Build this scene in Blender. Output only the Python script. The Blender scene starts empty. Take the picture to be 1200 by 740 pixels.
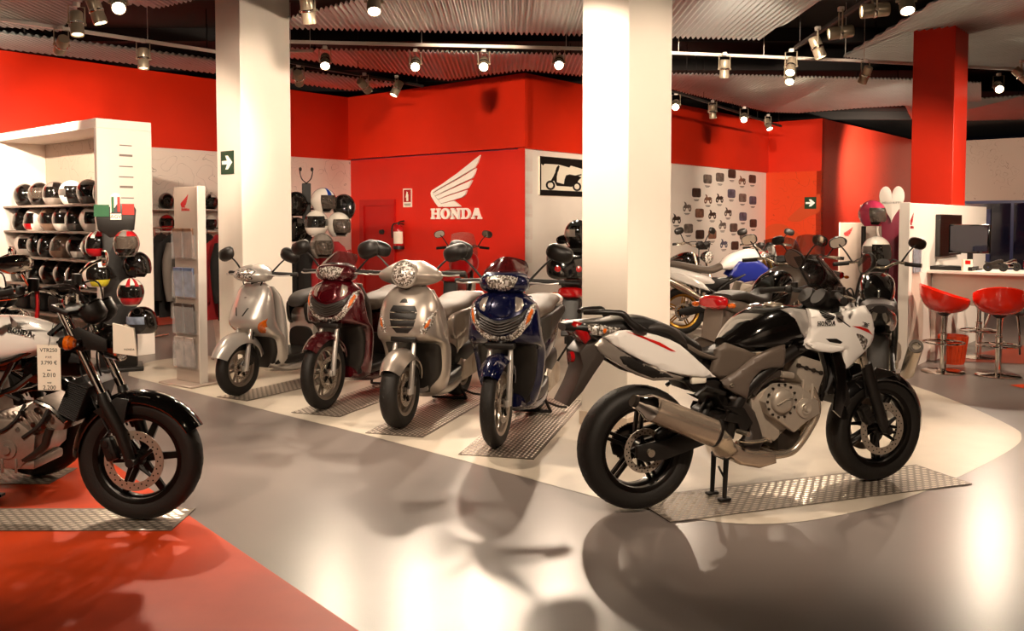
import bpy, bmesh, math, random
from mathutils import Vector, Matrix, Euler
from mathutils.geometry import tessellate_polygon
PI = math.pi
R = math.radians
rnd = random.Random(7)
SC = bpy.context.scene
COL = SC.collection

# ------------------------------------------------------------------ helpers
def V(*a):
    return Vector(a)

def spline(pts, n=6, closed=False):
    """Catmull-Rom through the points (tuples of any length)."""
    pts = [tuple(p) for p in pts]
    m = len(pts)
    if m < 3 and not closed:
        return pts
    out = []
    segs = m if closed else m - 1
    for i in range(segs):
        if closed:
            p0, p1, p2, p3 = pts[(i-1) % m], pts[i], pts[(i+1) % m], pts[(i+2) % m]
        else:
            p1, p2 = pts[i], pts[i+1]
            p0 = pts[i-1] if i > 0 else tuple(2*a-b for a, b in zip(p1, p2))
            p3 = pts[i+2] if i+2 < m else tuple(2*b-a for a, b in zip(p1, p2))
        for k in range(n):
            t = k/n
            out.append(tuple(0.5*(2*b + (c-a)*t + (2*a-5*b+4*c-d)*t*t + (3*b-a-3*c+d)*t**3)
                             for a, b, c, d in zip(p0, p1, p2, p3)))
    if not closed:
        out.append(pts[-1])
    return out

class MB:
    """collects shapes in one bmesh; build() links ONE mesh object"""
    def __init__(self):
        self.bm = bmesh.new()
    def _xf(self, verts, M):
        if M is not None:
            bmesh.ops.transform(self.bm, matrix=M, verts=verts)
    def box(self, c, s, rot=(0, 0, 0), bev=0.0, seg=2, taper=None):
        r = bmesh.ops.create_cube(self.bm, size=1.0)
        vs = r['verts']
        for v in vs:
            v.co = Vector((v.co.x*s[0], v.co.y*s[1], v.co.z*s[2]))
            if taper and v.co.z > 0:
                v.co.x *= taper[0]; v.co.y *= taper[1]
        if bev > 0:
            es = list({e for v in vs for e in v.link_edges})
            q = bmesh.ops.bevel(self.bm, geom=es, offset=bev, segments=seg, affect='EDGES', profile=0.5)
            vs = list({v for f in q['faces'] for v in f.verts} | {v for v in vs if v.is_valid})
        M = Matrix.Translation(Vector(c)) @ (rot if isinstance(rot, Matrix) else Euler(rot).to_matrix().to_4x4())
        self._xf(vs, M)
        return self
    def ring(self, pts):
        return [self.bm.verts.new(Vector(p)) for p in pts]
    def loft(self, rings, cap=True, closed=True):
        rv = [self.ring(r) for r in rings]
        n = len(rv[0])
        for a, b in zip(rv, rv[1:]):
            for i in range(n if closed else n-1):
                j = (i+1) % n
                q = [a[i], a[j], b[j], b[i]]
                try:
                    self.bm.faces.new(q)
                except ValueError:
                    pass
        if cap and closed:
            for r in (rv[0], rv[-1]):
                try:
                    self.bm.faces.new(r)
                except ValueError:
                    pass
        return self
    def tube(self, pts, r, seg=8, smooth=0, cap=True, flat=None):
        """swept tube; r a number or one per point; flat=(a,b) squashes the section"""
        rr = list(r) if isinstance(r, (list, tuple)) else [r]*len(pts)
        P = [tuple(p)+(q,) for p, q in zip(pts, rr)]
        if smooth and len(P) > 2:
            P = spline(P, smooth)
        pos = [Vector(p[:3]) for p in P]
        rad = [max(p[3], 1e-4) for p in P]
        n = len(pos)
        up = None
        rings = []
        for i in range(n):
            t = (pos[min(i+1, n-1)] - pos[max(i-1, 0)])
            if t.length < 1e-9:
                t = Vector((0, 0, 1))
            t.normalize()
            if up is None:
                up = Vector((0, 0, 1)) if abs(t.z) < 0.9 else Vector((1, 0, 0))
            s = t.cross(up)
            if s.length < 1e-6:
                s = t.orthogonal()
            s.normalize()
            up = s.cross(t).normalized()
            a, b = flat or (1, 1)
            rings.append([pos[i] + (s*math.cos(k*2*PI/seg)*a + up*math.sin(k*2*PI/seg)*b)*rad[i] for k in range(seg)])
        return self.loft(rings, cap)
    def cyl(self, p0, p1, r0, r1=None, seg=16, cap=True):
        return self.tube([p0, p1], [r0, r0 if r1 is None else r1], seg, 0, cap)
    def lathe(self, prof, c=(0, 0, 0), axis=(0, 0, 1), seg=24, arc=None, closed=False, x_axis=None):
        """prof: list of (radius, height along axis)"""
        ax = Vector(axis).normalized()
        u = Vector(x_axis) if x_axis is not None else ax.orthogonal().normalized()
        w = ax.cross(u)
        c = Vector(c)
        a0, a1 = arc or (0, 2*PI)
        full = arc is None
        cnt = seg if full else seg+1
        cols = []
        for k in range(cnt):
            t = a0 + (a1-a0)*k/seg
            d = u*math.cos(t) + w*math.sin(t)
            cols.append([c + d*max(p[0], 1e-5) + ax*p[1] for p in prof])
        cv = [self.ring(q) for q in cols]
        m = len(prof)
        for k in range(cnt if full else cnt-1):
            a, b = cv[k], cv[(k+1) % cnt]
            for i in range(m if closed else m-1):
                j = (i+1) % m
                self.bm.faces.new([a[i], b[i], b[j], a[j]])
        if not full and closed:
            for q in (cv[0], cv[-1]):
                self.bm.faces.new(q)
        return self
    def ell(self, c, rad, rot=(0, 0, 0), seg=20, rings=12, cut=None):
        r = bmesh.ops.create_uvsphere(self.bm, u_segments=seg, v_segments=rings, radius=1.0)
        vs = r['verts']
        if cut is not None:
            dead = [v for v in vs if v.co.z < cut - 1e-6]
            for v in vs:
                if abs(v.co.z - cut) < 1e-6:
                    pass
            bmesh.ops.delete(self.bm, geom=dead, context='VERTS')
            vs = [v for v in vs if v.is_valid]
        M = Matrix.Translation(Vector(c)) @ (rot if isinstance(rot, Matrix) else Euler(rot).to_matrix().to_4x4()) @ Matrix.Diagonal((rad[0], rad[1], rad[2], 1))
        self._xf(vs, M)
        return self
    def prism(self, out, a, b, M=None, bev=0.0, seg=2):
        """extrude a 2-D outline: local (u,v) outline, depth a..b along local w; M places it"""
        f0 = len(self.bm.verts)
        vs = self.ring([(p[0], p[1], a) for p in out])
        f = self.bm.faces.new(vs)
        r = bmesh.ops.extrude_face_region(self.bm, geom=[f])
        nv = [g for g in r['geom'] if isinstance(g, bmesh.types.BMVert)]
        for v in nv:
            v.co.z = b
        allv = vs + nv
        if bev > 0:
            fs = [g for g in r['geom'] if isinstance(g, bmesh.types.BMFace)] + [f]
            es = list({e for q in fs if q.is_valid for e in q.edges})
            q = bmesh.ops.bevel(self.bm, geom=es, offset=bev, segments=seg, affect='EDGES', profile=0.5)
            allv = list({v for g in q['faces'] for v in g.verts} | {v for v in allv if v.is_valid})
        if M is not None:
            self._xf([v for v in allv if v.is_valid], M)
        return self
    def panel(self, out, yfun, thick=0.012, rnd_=0.015, step=0.05, axis='y', side=1, n=0, M=None):
        """curved sheet: outline in (x,z); outer face at y=side*yfun(x,z), rounded edge, given thickness"""
        if n:
            out = spline(out, n, closed=True)
        bm = bmesh.new()
        f = bm.faces.new([bm.verts.new((p[0], 0, p[1])) for p in out])
        bm.normal_update()
        bmesh.ops.triangulate(bm, faces=bm.faces[:], ngon_method='EAR_CLIP')
        xs = [p[0] for p in out]; zs = [p[1] for p in out]
        for lo, hi, nrm, k in ((min(xs), max(xs), (1, 0, 0), 0), (min(zs), max(zs), (0, 0, 1), 2)):
            m = max(1, int((hi-lo)/step))
            for i in range(1, m):
                c = [0, 0, 0]; c[k] = lo+(hi-lo)*i/m
                bmesh.ops.bisect_plane(bm, geom=bm.verts[:]+bm.edges[:]+bm.faces[:], plane_co=c, plane_no=nrm, dist=1e-5)
        segs = [(Vector((out[i][0], out[i][1])), Vector((out[(i+1) % len(out)][0], out[(i+1) % len(out)][1]))) for i in range(len(out))]
        # subdivide a rim band so that the edge can round
        bmesh.ops.subdivide_edges(bm, edges=bm.edges[:], cuts=1, use_grid_fill=True)
        def dist(x, z):
            p = Vector((x, z)); best = 9
            for a, b in segs:
                ab = b-a; L = ab.length_squared
                t = 0 if L == 0 else max(0, min(1, (p-a).dot(ab)/L))
                best = min(best, (p-(a+ab*t)).length)
            return best
        for v in bm.verts:
            x, z = v.co.x, v.co.z
            d = dist(x, z)
            drop = 0
            if rnd_ > 0 and d < rnd_:
                drop = rnd_*(1-math.sqrt(max(0, 1-(1-d/rnd_)**2)))
            v.co.y = side*(yfun(x, z)-drop*0.8)
        r = bmesh.ops.extrude_face_region(bm, geom=bm.faces[:])
        for g in r['geom']:
            if isinstance(g, bmesh.types.BMVert):
                g.co.y -= side*thick
        self.absorb(bm, M)
        return self
    def absorb(self, bm, M=None):
        me = bpy.data.meshes.new('tmp')
        bmesh.ops.recalc_face_normals(bm, faces=bm.faces[:])
        bm.to_mesh(me); bm.free()
        if M is not None:
            me.transform(M)
        self.bm.from_mesh(me)
        bpy.data.meshes.remove(me)
    def mirror_y(self):
        geom = self.bm.verts[:]+self.bm.edges[:]+self.bm.faces[:]
        r = bmesh.ops.duplicate(self.bm, geom=geom)
        for g in r['geom']:
            if isinstance(g, bmesh.types.BMVert):
                g.co.y = -g.co.y
        bmesh.ops.reverse_faces(self.bm, faces=[g for g in r['geom'] if isinstance(g, bmesh.types.BMFace)])
        return self
    def xf(self, M):
        bmesh.ops.transform(self.bm, matrix=M, verts=self.bm.verts[:])
        return self
    def mesh(self, name, mat, sharp=40, recalc=True):
        if recalc:
            bmesh.ops.recalc_face_normals(self.bm, faces=self.bm.faces[:])
        me = bpy.data.meshes.new(name)
        self.bm.to_mesh(me); self.bm.free()
        for p in me.polygons:
            p.use_smooth = True
        try:
            me.set_sharp_from_angle(angle=R(sharp))
        except Exception:
            pass
        for m in (mat if isinstance(mat, (list, tuple)) else [mat]):
            me.materials.append(m)
        return me
    def build2(self, name, mat, parent=None):
        o = self.build(name, mat, parent)
        flip_copy(o)
        return o
    def build(self, name, mat, parent=None, sharp=40, M=None, recalc=True, label=None):
        if M is not None:
            self.xf(M)
        o = bpy.data.objects.new(name, self.mesh(name, mat, sharp, recalc))
        COL.objects.link(o)
        if parent is not None:
            o.parent = parent
        if label:
            o['label'] = label
        return o

def flip_copy(o):
    """the mirror-image part on the other side of the machine"""
    me = o.data.copy()
    me.transform(Matrix.Diagonal((1, -1, 1, 1))); me.flip_normals()
    c = bpy.data.objects.new(o.name, me); COL.objects.link(c); c.parent = o.parent
    return c

def tag(o, label=None, cat=None, group=None, kind=None):
    if label: o['label'] = label
    if cat: o['category'] = cat
    if group: o['group'] = group
    if kind: o['kind'] = kind
    return o

def empty(name, loc, rz=0.0, label=None, cat=None, group=None, rot=None):
    o = bpy.data.objects.new(name, None)
    COL.objects.link(o)
    o.empty_display_size = 0.1
    o.location = loc
    o.rotation_euler = rot if rot is not None else (0, 0, rz)
    return tag(o, label, cat, group)

def kids(o):
    return [c for c in bpy.data.objects if c.parent == o]

def copy_tree(o, parent=None):
    c = o.copy(); COL.objects.link(c)
    if parent is not None:
        c.parent = parent
    for ch in kids(o):
        copy_tree(ch, c)
    return c

def struct(mb, name, mat, **k):
    o = mb.build(name, mat, **k)
    o['kind'] = 'structure'
    return o

def frameM(o, x, z, loc=None):
    """matrix from local (u,v,w) to world: u along x, v along z, w = x cross z"""
    x = Vector(x).normalized(); z = Vector(z).normalized()
    y = x.cross(z)
    M = Matrix.Identity(4)
    for i in range(3):
        M[i][0] = x[i]; M[i][1] = z[i]; M[i][2] = y[i]; M[i][3] = o[i]
    return M

def superring(w, h, n=2.4, k=20, cy=0, cz=0, top=None):
    """superellipse ring in (y,z); top scales the upper half width exponent"""
    pts = []
    for i in range(k):
        t = 2*PI*i/k
        c, s = math.cos(t), math.sin(t)
        e = 2.0/n
        pts.append((cy+w*math.copysign(abs(c)**e, c), cz+h*math.copysign(abs(s)**e, s)))
    return pts

def hull(secs, n=5, k=20):
    """secs: (x, zc, half_width, half_height[, exponent]) along local x -> smoothed rings"""
    S = [tuple(s)+((2.4,) if len(s) == 4 else ()) for s in secs]
    S = spline(S, n) if len(S) > 2 else S
    return [[(s[0], y, z) for y, z in superring(max(s[2], .002), max(s[3], .002), s[4], k, 0, s[1])] for s in S]

def vhull(secs, n=5, k=24):
    """secs: (z, x_front, x_back, half_width[, exponent]) going up local z"""
    S = [tuple(s)+((2.4,) if len(s) == 4 else ()) for s in secs]
    S = spline(S, n) if len(S) > 2 else S
    out = []
    for z, xf, xb, w, e in S:
        cx, hx = (xf+xb)/2, (xf-xb)/2
        out.append([(cx+a, b, z) for a, b in superring(hx, w, e, k)])
    return out

# ------------------------------------------------------------------ materials
def srgb(h):
    h = h.lstrip('#')
    v = [int(h[i:i+2], 16)/255 for i in (0, 2, 4)]
    return tuple((c/12.92 if c <= .04045 else ((c+.055)/1.055)**2.4) for c in v)+(1,)

def mat(name, col, rough=.5, metal=0., coat=0., spec=.5, noise=0., nscale=20., bump=0., bscale=60., trans=0., alpha=1., emit=None, estr=0., ior=1.45, flake=False, crough=.03):
    m = bpy.data.materials.new(name)
    m.use_nodes = True
    nt = m.node_tree; N = nt.nodes; L = nt.links
    b = N['Principled BSDF']
    c = srgb(col) if isinstance(col, str) else col
    b.inputs['Base Color'].default_value = c
    b.inputs['Roughness'].default_value = rough
    b.inputs['Metallic'].default_value = metal
    b.inputs['Coat Weight'].default_value = coat
    b.inputs['Coat Roughness'].default_value = crough
    b.inputs['Specular IOR Level'].default_value = spec
    b.inputs['Transmission Weight'].default_value = trans
    b.inputs['Alpha'].default_value = alpha
    b.inputs['IOR'].default_value = ior
    if emit:
        b.inputs['Emission Color'].default_value = srgb(emit)
        b.inputs['Emission Strength'].default_value = estr
    tc = N.new('ShaderNodeTexCoord')
    if noise > 0:
        nz = N.new('ShaderNodeTexNoise'); nz.inputs['Scale'].default_value = nscale; nz.inputs['Detail'].default_value = 3
        L.new(tc.outputs['Object'], nz.inputs['Vector'])
        mr = N.new('ShaderNodeMapRange'); mr.inputs['From Min'].default_value = .3; mr.inputs['From Max'].default_value = .7
        mr.inputs['To Min'].default_value = 1-noise; mr.inputs['To Max'].default_value = 1+noise
        L.new(nz.outputs['Fac'], mr.inputs['Value'])
        mx = N.new('ShaderNodeVectorMath'); mx.operation = 'SCALE'; mx.inputs[0].default_value = c[:3]
        L.new(mr.outputs['Result'], mx.inputs['Scale'])
        L.new(mx.outputs['Vector'], b.inputs['Base Color'])
    if bump > 0:
        nb = N.new('ShaderNodeTexNoise'); nb.inputs['Scale'].default_value = bscale; nb.inputs['Detail'].default_value = 2
        L.new(tc.outputs['Object'], nb.inputs['Vector'])
        bp = N.new('ShaderNodeBump'); bp.inputs['Strength'].default_value = bump; bp.inputs['Distance'].default_value = .01
        L.new(nb.outputs['Fac'], bp.inputs['Height'])
        L.new(bp.outputs['Normal'], b.inputs['Normal'])
    return m

def line_art(m, ink, scale=1.2, width=.03, amount=.75, axes=(0, 2)):
    """thin drawn lines over a material's base colour: contours of warped noise"""
    nt = m.node_tree; N = nt.nodes; L = nt.links
    b = N['Principled BSDF']
    base = tuple(b.inputs['Base Color'].default_value)
    tc = N.new('ShaderNodeTexCoord')
    nz = N.new('ShaderNodeTexNoise'); nz.inputs['Scale'].default_value = scale; nz.inputs['Detail'].default_value = 1.5
    L.new(tc.outputs['Object'], nz.inputs['Vector'])
    mul = N.new('ShaderNodeMath'); mul.operation = 'MULTIPLY'; mul.inputs[1].default_value = 9
    L.new(nz.outputs['Fac'], mul.inputs[0])
    fr = N.new('ShaderNodeMath'); fr.operation = 'FRACT'; L.new(mul.outputs[0], fr.inputs[0])
    lt = N.new('ShaderNodeMath'); lt.operation = 'LESS_THAN'; lt.inputs[1].default_value = width*3
    L.new(fr.outputs[0], lt.inputs[0])
    # only in patches
    n2 = N.new('ShaderNodeTexNoise'); n2.inputs['Scale'].default_value = scale*.5
    L.new(tc.outputs['Object'], n2.inputs['Vector'])
    gt = N.new('ShaderNodeMath'); gt.operation = 'GREATER_THAN'; gt.inputs[1].default_value = .46
    L.new(n2.outputs['Fac'], gt.inputs[0])
    mm = N.new('ShaderNodeMath'); mm.operation = 'MULTIPLY'; L.new(lt.outputs[0], mm.inputs[0]); L.new(gt.outputs[0], mm.inputs[1])
    m3 = N.new('ShaderNodeMath'); m3.operation = 'MULTIPLY'; m3.inputs[1].default_value = amount; L.new(mm.outputs[0], m3.inputs[0])
    mix = N.new('ShaderNodeMix'); mix.data_type = 'RGBA'
    L.new(m3.outputs[0], mix.inputs['Factor'])
    mix.inputs['A'].default_value = base; mix.inputs['B'].default_value = srgb(ink)
    L.new(mix.outputs['Result'], b.inputs['Base Color'])
    return m

M_ = {}
def add(name, *a, **k):
    M_[name] = mat(name, *a, **k)
    return M_[name]

add('white_wall', '#f0e6dc', .6, noise=.02, nscale=3)
add('pillar_white', '#f1e7da', .6, noise=.02, nscale=2, bump=.02, bscale=40)
add('red_wall', '#d92b0e', .45, noise=.04, nscale=2, bump=.03, bscale=50)
add('red_wall_low', '#cf2413', .45, noise=.04, nscale=2, bump=.03, bscale=50)
add('orange_graphic', '#df4214', .4, noise=.05, nscale=2)
add('orange_light', '#c9481c', .4)
add('dark_red_graphic', '#a83020', .28, noise=.08, nscale=1.5)
add('drawing_wall', '#efe2d6', .6)
line_art(M_['drawing_wall'], '#6b5a52', 2.6, .012, .5)
add('drawing_beige', '#b9a596', .6)
line_art(M_['drawing_beige'], '#5a4840', 2.8, .014, .6)
line_art(M_['dark_red_graphic'], '#4a1410', 1.8, .012, .6)
line_art(M_['orange_graphic'], '#8a2409', 2.2, .012, .5)
add('ceiling_black', '#120c0b', .8)
add('corrugated', '#a9b2b3', .28, metal=.6, noise=.05, nscale=4)
add('rail_white', '#cfc6bd', .4)
add('rail_dark', '#1a1513', .5)
add('lamp_body', '#a99b86', .33, metal=.55)
add('lamp_dark', '#2a2522', .5)
add('lamp_glow', '#fff3da', .4, emit='#ffe9c4', estr=42)
add('lamp_dim', '#fff3da', .4, emit='#ffe3b4', estr=4)
add('green_sign', '#0d3a22', .4)
add('sign_white', '#f4f0e6', .5, emit='#f4f0e6', estr=.25)
add('paint_white', '#efe8df', .18, coat=.6)
add('logo_white', '#f6f1e8', .35)
add('logo_grey', '#7d7068', .5)
add('logo_red', '#a8151a', .4)
add('ink', '#15110f', .5)
add('paper', '#efe6d4', .7)
add('baseboard', '#d9c6b2', .5)
add('orange_floor', '#cf4318', .45, spec=.2, noise=.10, nscale=3)
add('white_floor', '#cbbfae', .36, noise=.04, nscale=5)
add('tread', '#7a6e63', .42, metal=.5, noise=.08, nscale=14)
add('tread_bar', '#d3c6b6', .3, metal=.45)
# motorcycles
add('rubber', '#17130f', .62, bump=.1, bscale=90)
add('rim_black', '#191512', .3, metal=.6)
add('rim_silver', '#a89c90', .3, metal=.85)
add('disc', '#a89a8b', .32, metal=.5, noise=.05, nscale=60)
add('black_gloss', '#0a0807', .12, coat=1., spec=.6)
add('black_plastic', '#171310', .42, bump=.03, bscale=200)
add('grey_plastic', '#5e5249', .42, noise=.03, nscale=30)
add('dark_grey_plastic', '#3a322d', .42)
add('seat_black', '#2b2521', .55, bump=.08, bscale=160)
add('seat_grey', '#5a4e44', .55, bump=.08, bscale=160)
add('engine_silver', '#b8ab9c', .36, metal=.45, noise=.05, nscale=25)
add('engine_warm', '#94857a', .36, metal=.6, noise=.1, nscale=30)
add('engine_dark', '#3a332d', .4, metal=.6)
add('chrome', '#e8e2da', .07, metal=1.)
add('steel', '#cdbda9', .2, metal=.8, noise=.05, nscale=30)
add('steel_brushed', '#cbb6a2', .27, metal=.75, noise=.06, nscale=40)
add('pearl_white', '#efe9e2', .16, coat=.9, spec=.6)
add('silver_paint', '#c6bfb8', .3, metal=.6, coat=.8)
add('warm_silver', '#a59a90', .3, metal=.6, coat=.8)
add('red_metal', '#4a0710', .22, metal=.45, coat=1.)
add('blue_metal', '#090d33', .2, metal=.35, coat=1.)
add('blue_plastic', '#1c2a8c', .35, coat=.3)
add('red_plastic', '#b01015', .3, coat=.4)
add('tail_red', '#a00d10', .12, coat=1., spec=.7)
add('lens_clear', '#f7f2ea', .12, metal=.5, coat=1., bump=.9, bscale=38)
def lens_sparkle(m):  # bright and dark cells paint the sparkle of a faceted lens into the colour
    nt = m.node_tree; N = nt.nodes; L = nt.links; b = N['Principled BSDF']
    tc = N.new('ShaderNodeTexCoord'); v = N.new('ShaderNodeTexVoronoi'); v.inputs['Scale'].default_value = 95
    L.new(tc.outputs['Object'], v.inputs['Vector'])
    r = N.new('ShaderNodeValToRGB'); r.color_ramp.interpolation = 'CONSTANT'
    r.color_ramp.elements[0].color = srgb('#6e655c'); r.color_ramp.elements[1].color = srgb('#fbf6ee'); r.color_ramp.elements[1].position = .42
    e = r.color_ramp.elements.new(.72); e.color = srgb('#b5aa9e')
    s = N.new('ShaderNodeSeparateColor'); L.new(v.outputs['Color'], s.inputs[0]); L.new(s.outputs[0], r.inputs['Fac'])
    L.new(r.outputs['Color'], b.inputs['Base Color'])
lens_sparkle(M_['lens_clear'])
add('lens_amber', '#c25a10', .14, coat=1., noise=.35, nscale=50, bump=.4, bscale=80)
add('gold', '#b98a3a', .3, metal=.9)
add('smoke', '#2a2320', .08, trans=0., alpha=.45, coat=.5)
add('smoke_red', '#3a0f10', .08, alpha=.75, coat=.5)
add('clear_screen', '#c9bfb4', .06, alpha=.22, coat=.3)
add('acrylic', '#d8d4d2', .08, alpha=.12, coat=.4)
add('red_sticker', '#c01a10', .3)
add('mirror_glass', '#d9d2c9', .03, metal=1.)
add('wire', '#0f0c0b', .5)
# shop furniture
add('grey_stand', '#a8988b', .4, metal=.2)
add('shelf_dark', '#3b322c', .5)
add('shelf_grey', '#8d8076', .5)
add('stool_red', '#d9200c', .12, coat=.9)
add('bin_orange', '#d2461e', .35, alpha=.85)
add('counter_white', '#efe6dc', .35)
add('counter_front', '#cdb9aa', .45, noise=.04, nscale=3)
add('screen_black', '#080707', .15, coat=.6)
add('glass_dark', '#141428', .05, coat=.5)
add('frame_blue', '#27305e', .4)
add('night', '#1a1a2e', .6)
add('helmet_black', '#0d0b0a', .12, coat=1.)
add('helmet_white', '#ece4da', .14, coat=1.)
add('helmet_silver', '#a39a92', .2, metal=.5, coat=1.)
add('helmet_red', '#a3161c', .14, coat=1.)
add('helmet_pink', '#c4375c', .25, coat=.8)
add('helmet_blue', '#1d3d94', .2, coat=.8)
add('helmet_yellow', '#c2b52c', .2, coat=.8)
add('helmet_grey', '#55504c', .25, coat=.8)
add('helmet_brown', '#7a6150', .2, coat=.8)
add('visor', '#14110f', .06, coat=1., alpha=.95)
add('visor_clear', '#4d433b', .06, coat=1., alpha=.8)
add('lining', '#241f1c', .9)
add('cloth_black', '#14110f', .85, bump=.2, bscale=40)
add('cloth_red', '#8a1418', .85, bump=.2, bscale=40)
add('cloth_grey', '#6d645d', .85, bump=.2, bscale=40)
add('fuchsia', '#7a1030', .45)
add('brochure_dark', '#3a302b', .4, noise=.5, nscale=14)
add('brochure_blue', '#56607a', .4, noise=.5, nscale=14)
add('brochure_grey', '#8d8078', .4, noise=.4, nscale=14)
add('brochure_rust', '#6a4a38', .4, noise=.5, nscale=14)
add('sky_sticker', '#6f7a8c', .5, noise=.4, nscale=20)
add('extinguisher_red', '#b0151a', .25, coat=.6)
add('green_flag', '#1d5a34', .5)
add('red_flag', '#b42a1c', .5)
add('door_red', '#b0140f', .4)
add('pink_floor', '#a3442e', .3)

# floor: grey sheet vinyl, fine speckle, a soft sheen
def floor_mat():
    m = mat('grey_floor', '#8b817a', .32)
    M_['grey_floor'] = m
    nt = m.node_tree; N = nt.nodes; L = nt.links; b = N['Principled BSDF']
    tc = N.new('ShaderNodeTexCoord')
    a = N.new('ShaderNodeTexNoise'); a.inputs['Scale'].default_value = 220; a.inputs['Detail'].default_value = 2
    c = N.new('ShaderNodeTexNoise'); c.inputs['Scale'].default_value = 1.4; c.inputs['Detail'].default_value = 4
    L.new(tc.outputs['Object'], a.inputs['Vector']); L.new(tc.outputs['Object'], c.inputs['Vector'])
    s = N.new('ShaderNodeMath'); s.operation = 'ADD'; L.new(a.outputs['Fac'], s.inputs[0]); L.new(c.outputs['Fac'], s.inputs[1])
    cr = N.new('ShaderNodeValToRGB')
    cr.color_ramp.elements[0].position = .3; cr.color_ramp.elements[0].color = srgb('#756b66')
    cr.color_ramp.elements[1].position = .8; cr.color_ramp.elements[1].color = srgb('#857b76')
    h = N.new('ShaderNodeMath'); h.operation = 'MULTIPLY'; h.inputs[1].default_value = .5; L.new(s.outputs[0], h.inputs[0])
    L.new(h.outputs[0], cr.inputs['Fac']); L.new(cr.outputs['Color'], b.inputs['Base Color'])
    r = N.new('ShaderNodeMapRange'); r.inputs['To Min'].default_value = .29; r.inputs['To Max'].default_value = .29
    L.new(c.outputs['Fac'], r.inputs['Value']); L.new(r.outputs['Result'], b.inputs['Roughness'])
    bp = N.new('ShaderNodeBump'); bp.inputs['Strength'].default_value = .03; bp.inputs['Distance'].default_value = .002
    L.new(a.outputs['Fac'], bp.inputs['Height']); L.new(bp.outputs['Normal'], b.inputs['Normal'])
floor_mat()

LP = 2.6
# x, y, aim, power, cone: added fill spots
FILL_SPOTS = [
 (-4.2, 6.5, (-.1, .35, -1), 120, 80),
 (-1.8, 4.8, (0.05, .55, -.8), 120, 80),
 (1.5, 5.0, (.1, .2, -1), 60, 80),
 (3.6, 5.4, (.0, .5, -.9), 65, 80),
 (1.0, 1.5, (.1, .8, -.45), 220, 70),
 (-2.5, 1.2, (-.1, .8, -.45), 200, 70),
 (-6.5, 8.3, (-.5, .75, -.12), 330, 90),
 (-6.3, 7.9, (.25, 1.0, -.2), 480, 55),
 (-2.3, 6.4, (-1.8, 3.4, -1.4), 260, 50),
 (-1.2, 6.2, (-1.3, 2.8, -1.3), 160, 60),
 (-0.6, 5.5, (1.1, 1.0, -.9), 150, 60),
 (-0.3, 6.6, (-.35, 8.3, -.75), 700, 30),
 (.9, 9.0, (.3, 1, -.25), 150, 60),
 (1.7, 6.6, (2.0, 9.0, -.9), 1100, 44),
 (5.75, 11.8, (.8, 8.9, -1.3), 650, 46),
 (9.6, 20.3, (-.3, 1.0, -.3), 330, 120),
 (10.4, 21.0, (.9, .9, -.05), 220, 90),
 (3.5, 4.5, (-2.4, 2.1, -1.4), 150, 50),
 (5.4, 7.8, (-.35, .6, -.5), 170, 80),
 (8.0, 8.5, (-.6, .5, -.5), 200, 80),
 (-3.5, -3.0, (0, -1, -.35), 170, 100),
 (4.5, -3.0, (0, -1, -.35), 170, 100),
]

# ------------------------------------------------------------------ the room
A1 = Vector((.643, .766, 0)).normalized()
A2 = Vector((A1.y, -A1.x, 0))
ZT = 3.84                     # wall top
ZB = 2.66                     # lower edge of the red band
PA = Vector((-3.06, 16.9, 0))
PL = PA - A1*16
PB = PA + A2*4.26
PC = PB + A1*9.05
PD = PC + A2*1.33
PE = PD + A1*8.1
PG = PE + A2*7

def wallbox(p, q, z0, z1, t, mb=None, out=0.0):
    """slab standing on p-q whose room face lies `out` in front of the line; room side is to the right of p->q"""
    mb = mb or MB()
    d = (q-p).normalized()
    n = Vector((d.y, -d.x, 0))
    c = (p+q)/2 + n*(out-t/2)
    mb.box((c.x, c.y, (z0+z1)/2), ((q-p).length, t, z1-z0), (0, 0, math.atan2(d.y, d.x)))
    return mb

def wall_quad(mb, p, q, z0, z1, off):
    d = (q-p).normalized(); n = Vector((d.y, -d.x, 0))*off
    mb.bm.faces.new(mb.ring([(p.x+n.x, p.y+n.y, z0), (q.x+n.x, q.y+n.y, z0), (q.x+n.x, q.y+n.y, z1), (p.x+n.x, p.y+n.y, z1)]))

# the floor: grey vinyl with inlaid white and orange fields
def field(name, px, m, z=.002):
    mb = MB()
    mb.bm.faces.new(mb.ring([(x, y, z) for x, y in px]))
    return struct(mb, name, M_[m])
mb = MB(); mb.box((3, 11, -.05), (44, 40, .1)); struct(mb, 'floor', M_['grey_floor'])
white_edge = [(-3.733, 8.570), (-2.551, 7.522), (-1.794, 6.850), (-1.090, 6.237), (-0.558, 5.745), (0.000, 5.215), (0.421, 4.804), (0.790, 4.505), (0.984, 4.387), (1.184, 4.337), (1.450, 4.375), (1.761, 4.518), (2.125, 4.744), (2.594, 5.127), (3.101, 5.597), (3.411, 5.923), (3.557, 6.137), (3.645, 6.366), (3.703, 6.943), (3.698, 7.634), (3.654, 8.204)]
left_edge = [(-3.299, 9.890), (-3.707, 9.703), (-3.863, 9.465), (-3.886, 9.128), (-3.830, 8.815)]
front = spline(white_edge, 4)
field('floor', front + [(4.0, 12.0), (5.4, 19.4), (.35, 13.9), (-2.7, 16.3), (-4.6, 13.6)] + spline(left_edge, 3), 'white_floor')
field('floor', [(-0.563, 3.191), (-1.738, 4.572), (-2.390, 5.343), (-3.003, 6.064), (-3.542, 6.701)] + [(-5.2, 7.6), (-9.5, 7.6), (-9.5, 2.2), (-.2, 2.2)], 'orange_floor')
p0 = PA - A1*.6; pq = p0 + A2*1.4
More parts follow.
